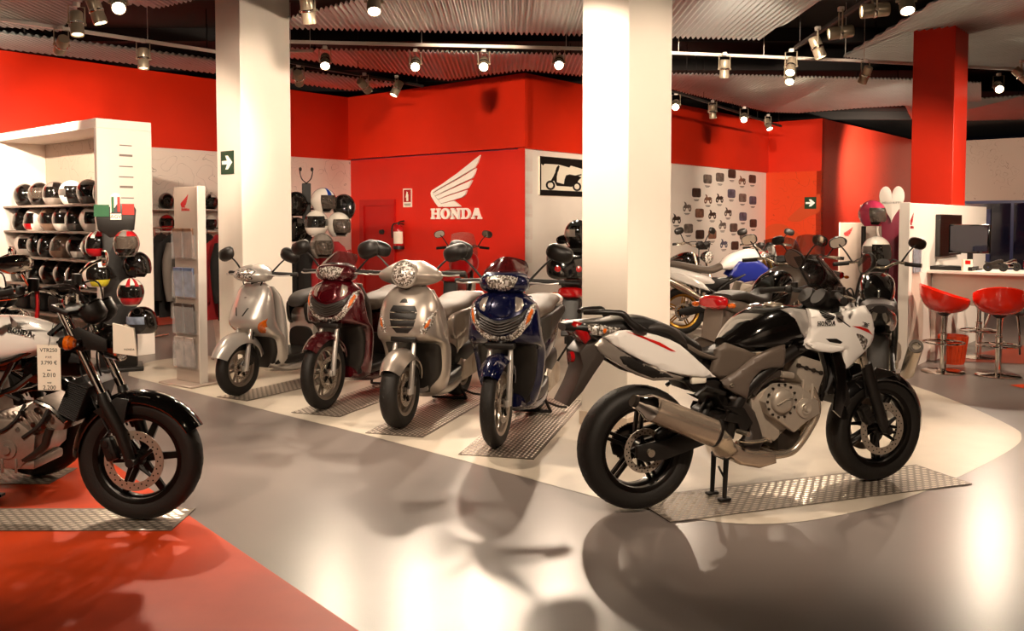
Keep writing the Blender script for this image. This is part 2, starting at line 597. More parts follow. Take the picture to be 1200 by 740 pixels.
field('floor', [(PL.x, PL.y), ((PL+A2*1.9).x, (PL+A2*1.9).y), ((PA+A2*.9-A1*1.2).x, (PA+A2*.9-A1*1.2).y), ((PA-A1*.4).x, (PA-A1*.4).y)], 'orange_floor', .004)
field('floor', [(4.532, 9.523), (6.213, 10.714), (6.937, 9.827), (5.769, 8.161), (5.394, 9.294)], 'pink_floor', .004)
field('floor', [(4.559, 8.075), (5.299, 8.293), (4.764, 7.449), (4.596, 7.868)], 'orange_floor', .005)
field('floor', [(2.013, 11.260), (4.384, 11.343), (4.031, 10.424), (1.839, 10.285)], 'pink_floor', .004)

# walls
struct(wallbox(PL, PA, 0, ZB, .12), 'wall_left', M_['drawing_wall'])
struct(wallbox(PL, PA, ZB, ZT, .2, out=.02), 'wall_left', M_['red_wall'])
struct(wallbox(PA-A2*.2, PB, 0, ZB, .2), 'wall_back', M_['red_wall_low'])
struct(wallbox(PA-A2*.2, PB+A2*.06, ZB+.02, ZT, .2, out=.07), 'wall_back', M_['red_wall'])
mb = wallbox(PB+A1*.01, PC, 0, ZB, .12); struct(mb, 'wall_right', M_['white_wall'])
struct(wallbox(PB, PC, ZB, ZT, .2, out=.06), 'wall_right', M_['red_wall'])
struct(wallbox(PC, PD, 0, ZB, .12), 'wall_back', M_['orange_graphic'])
struct(wallbox(PC, PD, ZB, ZT, .14, out=.012), 'wall_back', M_['red_wall'])
struct(wallbox(PD, PE, 0, ZT, .12), 'wall_right', M_['dark_red_graphic'])
struct(wallbox(PE, PG, 2.1, ZT, .2), 'wall_back', M_['drawing_beige'])
# the rest of the hall, out of the frame, that the glossy things and the light see
struct(wallbox(Vector((17, 22, 0)), Vector((17, -7, 0)), 0, ZT, .2), 'wall_right', M_['white_wall'])
struct(wallbox(Vector((17, -7, 0)), Vector((-14, -7, 0)), 0, ZT, .2), 'wall_front', M_['white_wall'])
struct(wallbox(Vector((-14, -7, 0)), PL, 0, ZT, .2), 'wall_left', M_['red_wall'])
mb = MB(); mb.box((3, 11, 4.3), (44, 40, .1)); struct(mb, 'ceiling', M_['ceiling_black'])
for k in range(9):            # dark beams up in the void
    mb = MB(); mb.box((3, 3.2+2.4*k, 4.16), (30, .16, .2), (0, 0, 0)); struct(mb, 'beam', M_['ceiling_black'])

# orange wave graphic on the short orange wall and the bike outline beside it
def wall_shape(name, p, q, pts, m, off=.004, th=.003):
    """flat cut-out on the wall p->q; pts in (metres along, height)"""
    d = (q-p).normalized(); n = Vector((d.y, -d.x, 0))
    M = frameM(p+n*off, d, (0, 0, 1))
    mb = MB(); mb.prism(pts, -th, 0, M)
    return mb.build(name, M_[m])
for k, pts in enumerate(([(.02, .9), (.02, 1.35), (.35, 1.45), (.7, 1.3), (1.0, 1.0), (.75, .85), (.35, 1.05)],
                         [(.55, 1.55), (.8, 1.8), (1.2, 2.1), (1.3, 2.1), (1.3, 1.75), (1.05, 1.62), (.8, 1.5)],
                         [(.3, .3), (.7, .72), (1.3, .8), (1.3, .45), (.8, .2)])):
    o = wall_shape('trim_%d' % (k+1), PC, PD, spline(pts, 4, True), 'orange_light'); o['kind'] = 'structure'

# window wall behind the counter: dark glass in blue frames, a glazed door, night outside
e = A2
def bar(mb, s0, s1, z0, z1, t=.08):
    wallbox(PE+e*s0, PE+e*s1, z0, z1, t, mb)
mb = MB(); wallbox(PE+A1*.02, PG+A1*.02, 0, 2.1, .02, mb); w = struct(mb, 'window_1', M_['glass_dark'])
mb = MB(); bar(mb, 0, 7, 2.02, 2.1); bar(mb, 0, 7, 0, .1)
for s in (.55, 2.3, 4.2, 5.8):
    bar(mb, s, s+.08, .1, 2.02, .1)
f = mb.build('window_frame', M_['frame_blue'], w)
mb = MB(); wallbox(PE+e*.75-A1*.03, PE+e*1.75-A1*.03, .02, 1.74, .04, mb); d = struct(mb, 'door_2', M_['glass_dark'])
mb = MB()
for s in (.7, 1.7):
    wallbox(PE+e*s-A1*.05, PE+e*(s+.1)-A1*.05, 0, 1.84, .08, mb)
wallbox(PE+e*.7-A1*.05, PE+e*1.8-A1*.05, 1.74, 1.86, .08, mb)
mb.build('door_frame', M_['frame_blue'], d)
mb = MB(); mb.box((14, 31, 1.5), (26, .2, 5), (0, 0, -.7)); struct(mb, 'wall_outside', M_['night'])

# pillars: 0.42 x 0.6 m, faces square to the walls
def pillar(name, c, m, top, a, b, base=True):
    rz = math.atan2(A1.y, A1.x)
    mb = MB(); mb.box((c[0], c[1], top/2), (b, a, top), (0, 0, rz), .006, 1)
    o = struct(mb, name, M_[m])
    if base:
        mb = MB(); mb.box((c[0], c[1], .05), (b+.024, a+.024, .1), (0, 0, rz), .004, 1); mb.build('baseboard', M_['baseboard'], o)
    return o
P1c = Vector((-2.71, 8.92, 0)) + A1*.30 - A2*.22
pillar('pillar', P1c, 'pillar_white', 4.2, .44, .60)
P2c = Vector((.82, 6.28, 0)) + A1*.30 - A2*.20
pillar('pillar', P2c, 'pillar_white', 4.2, .40, .60)
P3c = Vector((5.21, 10.88, 0))
pillar('pillar', P3c, 'red_wall', 3.84, .47, .60)

# corrugated metal panels hung under the black void; the ridges run along world Y
def corrugated(poly, z, rz=0.0, pitch=.06, amp=.015, thick=.005):
    c0, s0 = math.cos(-rz), math.sin(-rz)
    P = [(x*c0-y*s0, x*s0+y*c0) for x, y in poly]
    xs = [p[0] for p in P]
    x0, x1 = min(xs)+1e-4, max(xs)-1e-4
    n = max(4, int((x1-x0)/pitch*8))
    mb = MB(); prev = None
    for i in range(n+1):
        x = x0+(x1-x0)*i/n
        ys = []
        for k in range(len(P)):
            (ax, ay), (bx, by) = P[k], P[(k+1) % len(P)]
            if (ax-x)*(bx-x) <= 0 and ax != bx:
                ys.append(ay+(by-ay)*(x-ax)/(bx-ax))
        if len(ys) < 2:
            continue
        lo, hi = min(ys), max(ys)
        if hi-lo < .01: hi = lo+.01
        h = max(-1, min(1, math.sin(2*PI*x/pitch)*1.5))*amp
        cur = mb.ring([(x, lo, z+h), (x, hi, z+h), (x, hi, z+h+thick), (x, lo, z+h+thick)])
        if prev:
            for k in range(4):
                j = (k+1) % 4
                mb.bm.faces.new([prev[k], prev[j], cur[j], cur[k]])
        else:
            mb.bm.faces.new(cur)
        prev = cur
    mb.bm.faces.new(prev)
    M = Matrix.Rotation(rz, 4, 'Z')
    o = mb.build('ceiling_panel', M_['corrugated'], M=M, sharp=60)
    o['kind'] = 'structure'
    mb = MB()
    cx = sum(p[0] for p in poly)/len(poly); cy = sum(p[1] for p in poly)/len(poly)
    for x, y in poly:
        px, py = cx+(x-cx)*.85, cy+(y-cy)*.85
        mb.cyl((px, py, z+.02), (px, py, 4.26), .006, seg=6)
        mb.tube([(cx, cy, z+.045), (px, py, z+.045)], .018, 4)
    mb.build('hanger_frame', M_['ceiling_black'], o)
    return o
corrugated([(-2.811, 9.781), (2.876, 10.415), (3.050, 6.996), (0.265, 6.996)], 3.62)
corrugated([(4.604, 12.454), (5.787, 13.055), (7.760, 13.564), (11.372, 14.538), (9.069, 7.363), (4.290, 7.363)], 3.80, R(5))
corrugated([(-6.514, 9.134), (-5.656, 9.904), (-3.817, 11.608), (-1.697, 13.683), (-2.566, 14.301), (-4.168, 12.667), (-6.182, 10.818), (-7.101, 9.948)], 3.60)
corrugated([(-2.876, 11.181), (0.993, 11.577), (1.145, 13.334), (0.182, 12.739), (-0.977, 13.653), (-2.935, 11.756)], 3.66)
corrugated([(2.073, 12.788), (5.947, 13.320), (7.160, 13.645), (8.219, 15.649), (6.493, 16.578), (5.554, 17.350), (4.935, 17.217), (2.560, 14.344)], 3.62)
corrugated([(7.407, 16.859), (9.009, 15.727), (9.909, 15.727), (12.021, 19.058), (9.897, 19.536), (8.595, 19.214)], 3.72)
corrugated([(-6.148, 8.085), (-5.092, 8.919), (-4.610, 9.156), (-2.806, 6.435), (-4.880, 6.435)], 3.45)
corrugated([(-4.167, 8.913), (-3.871, 9.051), (-3.641, 9.229), (-3.176, 8.913), (-2.131, 7.491), (-3.552, 7.491)], 3.70)

# red door in the logo wall, with its frame
dd = A2; nn = -A1
def on_back(u, z, off=0.):
    p = PA + A2*u + Vector((nn.x, nn.y, 0))*off
    return Vector((p.x, p.y, z))
def back_slab(u0, u1, z0, z1, t, mb, off=0.):
    wallbox(PA+A2*u0, PA+A2*u1, z0, z1, t, mb, out=off)

# ------------------------------------------------------------------ lettering and marks
# slab-serif capitals on a 0..1 high cell: each glyph is (width, [outlines], [holes])
def _rect(x0, y0, x1, y1): return [(x0, y0), (x1, y0), (x1, y1), (x0, y1)]
def _arc(cx, cy, rx, ry, a0, a1, n=12):
    return [(cx+rx*math.cos(R(a0+(a1-a0)*i/n)), cy+ry*math.sin(R(a0+(a1-a0)*i/n))) for i in range(n+1)]
SLAB = {
 'H': (1.02, [[(0, 0), (.4, 0), (.4, .16), (.3, .16), (.3, .42), (.72, .42), (.72, .16), (.62, .16), (.62, 0), (1.02, 0), (1.02, .16), (.93, .16), (.93, .84), (1.02, .84), (1.02, 1), (.62, 1), (.62, .84), (.72, .84), (.72, .6), (.3, .6), (.3, .84), (.4, .84), (.4, 1), (0, 1), (0, .84), (.09, .84), (.09, .16), (0, .16)]]),
 'O': (1.0, [_arc(.5, .5, .5, .52, 90, 270)+_arc(.5, .5, .25, .34, 270, 90), _arc(.5, .5, .5, .52, -90, 90)+_arc(.5, .5, .25, .34, 90, -90)]),
 'N': (1.04, [[(0, 0), (.36, 0), (.36, .16), (.27, .16), (.27, .62), (.72, 0), (.93, 0), (.93, .84), (1.04, .84), (1.04, 1), (.66, 1), (.66, .84), (.76, .84), (.76, .4), (.32, 1), (0, 1), (0, .84), (.1, .84), (.1, .16), (0, .16)]]),
 'D': (.98, [[(0, 0), (.5, 0)]+_arc(.5, .5, .48, .5, -90, 0)+[(.74, .5)]+_arc(.48, .5, .26, .33, 0, -90)+[(.3, .17), (.09, .17), (0, .16)],
             [(0, 1), (0, .84), (.09, .83), (.3, .83)]+_arc(.48, .5, .26, .33, 90, 0)+[(.98, .5)]+_arc(.5, .5, .48, .5, 0, 90)[1:],
             _rect(.09, .15, .3, .85)]),
 'A': (1.06, [[(0, 0), (.36, 0), (.36, .16), (.28, .16), (.335, .3), (.7, .3), (.74, .16), (.66, .16), (.66, 0), (1.06, 0), (1.06, .16), (.98, .16), (.68, 1), (.4, 1), (.1, .16), (0, .16)], ]),
}
A_HOLE = [(.39, .44), (.64, .44), (.52, .78)]
def slab_word(mb, word, x, y, h, th, M, gap=.1, stretch=1.0):
    for ch in word:
        w, outs = SLAB[ch]
        for o in outs:
            mb.prism([(x+px*h*stretch, y+py*h) for px, py in o], 0, th, M)
        x += (w+gap)*h*stretch
    return x
def word_width(word, h, gap=.1, stretch=1.0):
    return sum((SLAB[c][0]+gap)*h*stretch for c in word)-gap*h*stretch
# the wing: four feathers and the root, unit box about 0.96 wide by 1 high
_W = lambda s: [((float(a)-90)/465, (555-float(b))/465) for a, b in (q.split(',') for q in s.split())]
WING = [_W("527,92 505,160 480,202 330,290 230,345 112,412 122,440 185,520 200,548 160,552 130,510 95,450 90,420 100,395 200,335 330,245 440,160"),
        _W("494,208 480,255 462,292 330,352 215,406 128,446 118,418 240,352 340,300"),
        _W("460,312 440,355 424,384 340,412 252,440 158,478 133,450 220,414 340,362"),
        _W("415,400 400,440 372,466 300,486 186,518 162,484 255,450 340,424"),
        _W("300,496 330,520 360,550 205,552 188,524")]
def wing(mb, x, y, h, th, M, flip=False):
    for o in WING:
        q = [(x+(.96*h-px*h if flip else px*h), y+py*h) for px, py in o]
        mb.prism(q if not flip else q[::-1], 0, th, M)

# plain block lettering as a mesh, for small print
def text_mesh(mb, s, size, M, th=.001, align='CENTER', sx=1.0):
    cu = bpy.data.curves.new('t', 'FONT'); cu.body = s; cu.size = size; cu.align_x = align; cu.extrude = th; cu.resolution_u = 2
    o = bpy.data.objects.new('t', cu); COL.objects.link(o)
    dg = bpy.context.evaluated_depsgraph_get(); dg.update()
    me = bpy.data.meshes.new_from_object(o.evaluated_get(dg))
    me.transform(M @ Matrix.Diagonal((sx, 1, 1, 1)))
    mb.bm.from_mesh(me)
    bpy.data.meshes.remove(me); bpy.data.objects.remove(o); bpy.data.curves.remove(cu)

# ------------------------------------------------------------------ the back wall: logo, door, signs
def wallM(P, d, off):
    n = Vector((d.y, -d.x, 0))
    return frameM(P+n*off, d, (0, 0, 1))
# the sign's letters and wing, standing off the wall
(lx0, lz0), (lx1, lz1), (wx0, wz0), (wx1, wz1) = [(2.188, 1.545), (3.367, 1.542), (2.189, 1.723), (3.369, 2.599)]
BM = wallM(PA, A2, .0)
sign = empty('wall_sign', PA + A2*((lx0+lx1)/2) + Vector((0, 0, lz0)), 0, 'large white wing emblem with lettering beneath on the red wall', 'sign')
Ms = sign.matrix_basis.inverted() @ wallM(PA, A2, .05)
lh = .185
ww = word_width('HONDA', lh)
st = (lx1-lx0)/ww
mb = MB(); slab_word(mb, 'HONDA', lx0, lz0, lh, -.035, Ms, stretch=st)
mb.build('lettering', M_['logo_white'], sign)
wh = wz1-wz0
mb = MB(); wing(mb, 0, 0, 1, -.035, Ms @ Matrix.Translation((wx0+.0, wz0+.025, 0)) @ Matrix.Diagonal(((wx1-wx0)/.96, wh-.02, 1, 1)))
mb.build('wing', M_['logo_white'], sign)
# door
(du0, dz), (du1, _) = [(0.409, 1.819), (1.184, 1.810)]
dz = [(0.814, 1.798)][0][1]
mb = MB(); back_slab(du0, du1, 0, dz, .05, mb, .012); d = struct(mb, 'door_1', M_['door_red'])
mb = MB()
back_slab(du0-.11, du0, 0, dz+.11, .06, mb, .05); back_slab(du1, du1+.07, 0, dz+.11, .06, mb, .05); back_slab(du0, du1, dz, dz+.11, .06, mb, .05)
mb.build('door_frame', M_['door_red'], d)
ku, kz = [(0.903, 1.312)][0]
p = on_back(ku, kz, .012)
mb = MB(); mb.lathe([(.0, .07), (.04, .06), (.045, .045), (.02, .02), (.045, .01), (.05, 0)], p, (-A1.x, -A1.y, 0), 14); mb.build('door_knob', M_['lamp_dark'], d)
# fire extinguisher on the wall
eu, ez = [(1.448, 1.009)][0]
et = [(1.452, 1.515)][0][1]
p = on_back(eu, ez, .12); hh = et-ez
e0 = empty('fire_extinguisher', p, 0, 'red fire extinguisher hung on the red wall beside the door', 'fire extinguisher')
mb = MB(); mb.lathe([(0, .03), (.08, .0), (.095, .02), (.095, hh*.66), (.085, hh*.76), (.05, hh*.83), (.03, hh*.86), (0, hh*.87)], (0, 0, 0), seg=18); mb.build('body', M_['extinguisher_red'], e0)
mb = MB(); mb.lathe([(.098, .0), (.1, .05), (.097, .06)], (0, 0, 0), seg=18); mb.build('foot_ring', M_['black_plastic'], e0)
mb = MB(); mb.cyl((0, 0, hh*.85), (0, 0, hh*.95), .022, seg=10); mb.tube([(0, 0, hh*.95), (.05, -.03, hh*.98), (.11, -.06, hh)], .014, 6); mb.tube([(0, 0, hh*.9), (.06, -.04, hh*.9), (.1, -.06, hh*.87)], .01, 6); mb.build('valve_handle', M_['black_plastic'], e0)
mb = MB(); mb.tube([(-.02, -.01, hh*.92), (-.09, -.02, hh*.88), (-.115, -.03, hh*.7), (-.108, -.03, hh*.4)], .013, 8, 5); mb.build('hose', M_['rubber'], e0)
mb = MB(); mb.lathe([(.0965, hh*.2), (.0975, hh*.22), (.0975, hh*.6), (.0965, hh*.62)], (0, 0, 0), seg=12, arc=(-2.6, -.6), x_axis=(1, 0, 0)); mb.build('label_sticker', M_['paper'], e0)
# extinguisher sign
(su0, sz0), (su1, sz1) = [(1.454, 1.760), (1.677, 2.091)]
W_ = wallM(PA, A2, .012)
sg = empty('safety_sign', on_back((su0+su1)/2, sz0, .0), 0, 'small red and cream extinguisher sign above the extinguisher', 'sign')
Mi = sg.matrix_basis.inverted() @ W_
mb = MB(); mb.prism(_rect(su0, sz0, su1, sz1), -.012, 0, Mi); mb.build('plate', M_['paper'], sg)
mb = MB(); mb.prism(_rect(su0+.02, sz0+.09, su1-.02, sz1-.02), 0, .002, Mi); mb.build('red_field', M_['extinguisher_red'], sg)
cu = (su0+su1)/2
mb = MB(); mb.prism(_rect(cu-.025, sz0+.11, cu+.025, sz1-.1), .002, .004, Mi); mb.prism(_rect(cu-.012, sz1-.1, cu+.012, sz1-.06), .002, .004, Mi); mb.prism([(cu-.045, sz1-.16), (cu-.035, sz1-.16), (cu-.0, sz1-.06), (cu-.012, sz1-.05)], .002, .004, Mi); mb.build('pictogram', M_['paper'], sg)
mb = MB(); mb.prism(_rect(su0+.03, sz0+.05, su1-.03, sz0+.062), 0, .002, Mi); mb.prism(_rect(su0+.04, sz0+.025, su1-.04, sz0+.037), 0, .002, Mi); mb.build('caption_lines', M_['ink'], sg)

# ------------------------------------------------------------------ scooter poster on the pale wall
pz = [(0.351, 2.563), (1.611, 2.531), (1.615, 1.854), (0.352, 1.929)]
u0, z1 = pz[0]; z0 = pz[3][1]; u1 = u0+1.75
po = empty('poster', PB+A1*((u0+u1)/2)+Vector((0, 0, z0)), 0, 'framed poster of black scooters on the pale wall', 'poster')
Mp = po.matrix_basis.inverted() @ wallM(PB, A1, .03)
mb = MB(); mb.prism(_rect(u0, z0, u1, z1), -.03, 0, Mp); mb.build('sheet', M_['paper'], po)
mb = MB(); mb.prism(_rect(u0, z1-.11, u1, z1), 0, .003, Mp); mb.prism([(u0+.02, z1-.11), (u0+.08, z1-.15), (u0+.12, z1-.12), (u0+.5, z1-.115), (u0+.8, z1-.15), (u0+.84, z1-.115), (u0+1.2, z1-.16), (u0+1.7, z1-.11)], 0, .003, Mp); mb.prism(_rect(u0, z0, u1, z0+.09), 0, .003, Mp); mb.prism(_rect(u0, z0, u0+.02, z1), 0, .012, Mp); mb.prism(_rect(u1-.02, z0, u1, z1), 0, .012, Mp)
mb.build('border', M_['ink'], po)
def scooter_sil(mb, x, y, s, M, th=.003):
    M = M @ Matrix.Translation((x, y, 0)) @ Matrix.Diagonal((1, .5, 1, 1)); x = y = 0
    for cx in (.13, .87):
        for k in range(18):
            a, b = 2*PI*k/18, 2*PI*(k+1)/18
            mb.prism([(cx*s+q*s*math.cos(t), .14*s+q*s*1.25*math.sin(t)) for q, t in ((.075, a), (.125, a), (.125, b), (.075, b))], 0, th, M)
    mb.prism([(x+a*s, y+b*s) for a, b in ((.1, .2), (.2, .42), (.27, .6), (.33, .62), (.3, .42), (.3, .25), (.5, .2), (.52, .36), (.56, .5), (.66, .54), (.92, .5), (1.0, .46), (.92, .36), (.86, .24), (.78, .2), (.72, .12), (.3, .13), (.22, .3))], 0, th, M)
    mb.prism([(x+a*s, y+b*s) for a, b in ((.26, .6), (.3, .75), (.35, .82), (.38, .78), (.34, .6))], 0, th, M)
    mb.prism([(x+a*s, y+b*s) for a, b in ((.78, .5), (1.0, .58), (1.0, .54), (.86, .48))], 0, th, M)
mb = MB(); scooter_sil(mb, u0+.15, z0+.1, 1.0, Mp)
mb.prism([(u0+a, z0+.04+b*.62) for a, b in ((1.33, .12), (1.37, .12), (1.42, .3), (1.44, .5), (1.42, .62), (1.5, .68), (1.4, .7), (1.35, .74), (1.3, .7), (1.2, .68), (1.28, .62), (1.26, .5), (1.28, .3))], 0, .003, Mp)
mb.build('scooter_print', M_['ink'], po)

# ------------------------------------------------------------------ vehicle pictures on the white wall
tiles = [(6.120, 2.403), (6.684, 2.460), (7.252, 2.557), (7.765, 2.444), (8.295, 2.482), (5.641, 2.102), (6.148, 1.988), (6.674, 2.017), (7.242, 2.123), (7.797, 2.040), (8.331, 1.992), (5.249, 1.814), (5.778, 1.678), (6.347, 1.664), (7.085, 1.725), (4.818, 1.569), (5.311, 1.360), (5.805, 1.232), (6.356, 1.226), (6.827, 1.444), (7.364, 1.367), (7.830, 1.616), (8.368, 1.461), (6.897, 1.033), (7.437, 0.966), (7.862, 1.190)]
wg = empty('wall_graphic', PB+A1*5.5+Vector((0, 0, 2)), 0, 'white wall display of many small vehicle pictures with captions', 'wall display')
Mg = wg.matrix_basis.inverted() @ wallM(PB, A1, .004)
tr = random.Random(3)
tm = [mat('print_%d' % i, c, .45, noise=.6, nscale=9) for i, c in enumerate(('#5a5048', '#3a3028', '#6f675f', '#54586a', '#7c5a48'))]
tone = [2, 2, 1, 4, 1, 1, 4, 1, 3, 2, 3, 2, 4, 1, 0, 1, 2, 1, 4, 2, 0, 3, 1, 3, 1, 2]
for k, (u, z) in enumerate(tiles):
    w, h = .30, .28
    SQ = Matrix.Diagonal((1.25, .68, 1, 1))
    mb = MB()
    M2 = Mg @ Matrix.Translation((u-w/2*1.25, z-h/2*.68, 0)) @ SQ
    if k % 4 == 3 or k in (6, 13, 14):    # cut-out vehicle without a frame
        for cx in (.06, .24):
            mb.lathe([(.025, 0), (.06, 0), (.06, .004), (.025, .004)], M2 @ Vector((cx, .07, 0)), M2.to_3x3() @ Vector((0, 0, 1)), 12, closed=True)
        mb.prism([(.02, .12), (.08, .08), (.22, .08), (.29, .16), (.22, .2), (.14, .18), (.11, .25), (.05, .28), (.08, .2)], 0, .004, M2)
    else:
        q = [(.05, 0), (w-.05, 0), (w-.015, .015), (w, .05), (w, h-.05), (w-.015, h-.015), (w-.05, h), (.05, h), (.015, h-.015), (0, h-.05), (0, .05), (.015, .015)]
        mb.prism(q, 0, .003, M2)
        for cx in (.08, .22):
            mb.lathe([(.02, 0), (.045, 0), (.045, .005), (.02, .005)], M2 @ Vector((cx, .08, .001)), M2.to_3x3() @ Vector((0, 0, 1)), 10, closed=True)
        mb.prism([(.06, .11), (.2, .09), (.25, .15), (.16, .18), (.12, .22), (.09, .16)], .001, .006, M2)
    mb.build('vehicle_picture', tm[tone[k]], wg)
    mb = MB(); mb.prism(_rect(.06, -.085, .24, -.065), 0, .002, M2); mb.prism(_rect(.09, -.115, .21, -.1), 0, .002, M2)
    mb.build('caption', M_['ink'], wg)

# ------------------------------------------------------------------ green exit arrows
def exit_sign(name, M, w, h, label):
    """M maps (u, v, out) to world; sign's lower-left at the origin"""
    o = empty(name, M @ Vector((w/2, 0, 0)), 0, label, 'sign')
    Mi = o.matrix_basis.inverted() @ M
    mb = MB(); mb.prism(_rect(0, 0, w, h), 0, .006, Mi); mb.build('plate', M_['green_sign'], o)
    mb = MB(); q = [(.1, .42), (.5, .42), (.36, .2), (.56, .2), (.9, .5), (.56, .8), (.36, .8), (.5, .58), (.1, .58)]
    mb.prism([(x*w, y*h) for x, y in q], .006, .008, Mi); mb.build('arrow', M_['sign_white'], o)
    return o
dn = A2                      # left pillar: its narrow face looks along -A1 and runs along A2
pf = P1c - A1*.30
e1 = pf - A2*.14
exit_sign('exit_sign', frameM(Vector((e1.x, e1.y, 1.985)) - A1*.001, A2, (0, 0, 1)), .235, .235, 'green sign with a white arrow on the left white pillar')
(au, az), (bu, bz) = [(0.945, 1.795), (1.220, 2.065)]
exit_sign('exit_sign', wallM(PC, A2, .01) @ Matrix.Translation((au, az, 0)), bu-au, bz-az, 'green sign with a white arrow on the orange mural wall')

# ------------------------------------------------------------------ track lights
LAMPB = {}
def lamp_meshes():
    mb = MB()
    mb.lathe([(0, .115), (.05, .11), (.056, .1), (.056, .0), (.052, -.005), (.056, -.012), (.058, -.09), (.056, -.105), (.05, -.105), (.047, -.09)], seg=18)
    LAMPB['body'] = mb.mesh('body', M_['lamp_body'])
    mb = MB(); mb.lathe([(.0575, .012), (.062, .006), (.062, -.006), (.0575, -.012)], seg=18)
    LAMPB['ring'] = mb.mesh('ring', M_['chrome'])
    for k, m in (('lens', 'lamp_glow'), ('lens_dim', 'lamp_dim')):
        mb = MB(); mb.lathe([(0, -.086), (.03, -.087), (.047, -.09), (.047, -.093), (0, -.091)], seg=18)
        LAMPB[k] = mb.mesh('lens', M_[m])
lamp_meshes()
def track_light(p, aim, lit, label, rail_z, power=0., cone=50, blend=.6, yaw=None):
    root = empty('track_spotlight', p, 0, label, 'spotlight', 'spotlights on the ceiling tracks')
    a = Vector(aim).normalized()
    q = (-a).to_track_quat('Z', 'Y')
    rz = yaw if yaw is not None else math.atan2(a.y, a.x)+PI/2
    def put(n, me, rot=None):
        o = bpy.data.objects.new(n, me); COL.objects.link(o); o.parent = root
        if rot is not None:
            o.rotation_mode = 'QUATERNION'; o.rotation_quaternion = rot
        return o
    b = put('lamp_housing', LAMPB['body'], q); put('trim_ring', LAMPB['ring'], q)
    put('lens', LAMPB['lens' if lit else 'lens_dim'], q)
    h = rail_z-p[2]
    mb = MB(); s = .066
    top = max(.1, h-.03)
    mb.tube([(-s, 0, 0), (-s, 0, top), (s, 0, top), (s, 0, 0)], .007, 6)
    mb.cyl((-s-.012, 0, 0), (-s+.014, 0, 0), .012, seg=8); mb.cyl((s+.012, 0, 0), (s-.014, 0, 0), .012, seg=8)
    mb.build('yoke', M_['lamp_body'], root, M=Matrix.Rotation(rz, 4, 'Z'))
    mb = MB(); mb.box((0, 0, h-.012), (.05, .05, .04), (0, 0, 0), .005, 1); mb.build('track_adapter', M_['rail_white'], root)
    if power > 0:
        L = bpy.data.lights.new('spot_beam', 'SPOT'); L.energy = power; L.spot_size = R(cone); L.spot_blend = blend
        L.shadow_soft_size = .05; L.color = (1.0, .795, .60)
        lo = bpy.data.objects.new('spot_beam', L); COL.objects.link(lo)
        lo.location = Vector(p)+a*.14
        lo.rotation_mode = 'QUATERNION'; lo.rotation_quaternion = q
    return root

def rail(name, pts, m, z, r=.022, label=None):
    mb = MB()
    P = [(x, y, z) for x, y in pts]
    for a, b in zip(P, P[1:]):
        a, b = Vector(a), Vector(b)
        d = (b-a); c = (a+b)/2
        mb.box(c, (d.length+.02, .036, .034), (0, 0, math.atan2(d.y, d.x)))
        n = max(2, int(d.length/1.5))
        for i in range(n+1):
            q = a+d*((i+.1)/(n+.2))
            mb.cyl((q.x, q.y, z), (q.x, q.y, 4.26), .004, seg=6)
    o = mb.build(name, M_[m]); tag(o, label, 'light track')
    return o
ra = [(-5.156, 8.216), (-4.479, 8.897), (-3.281, 10.188)]
rb = [(-2.861, 10.017), (0.797, 10.457), (1.889, 10.719), (4.279, 11.225), (7.626, 12.116)]
rc = [(-2.803, 10.891), (-1.296, 12.930)]
rd = [(3.028, 6.146), (3.128, 9.891)]
re_ = [(2.264, 13.177), (5.518, 18.320)]
rf = [(-3.587, 6.753), (-2.967, 7.104)]
rail('light_track', ra, 'rail_white', 3.42, label='white lighting track over the helmet rack, running behind the left pillar')
rail('light_track', rb, 'rail_white', 3.52, label='long white lighting track crossing the hall behind both white pillars')
rail('light_track', rc, 'rail_dark', 3.46, label='dark lighting track nearest the red corner right of the left pillar')
rail('light_track', rd, 'rail_dark', 3.42, label='dark lighting track slanting up left of the red pillar')
rail('light_track', re_, 'rail_dark', 3.46, label='dark lighting track close to the red band above the picture wall')
rail('light_track', rf, 'rail_dark', 3.42, label='short lighting track at the top left above the helmet rack')

def on_rail(pts, k, z):
    return Vector((pts[k][0], pts[k][1], z))
S = 3.42
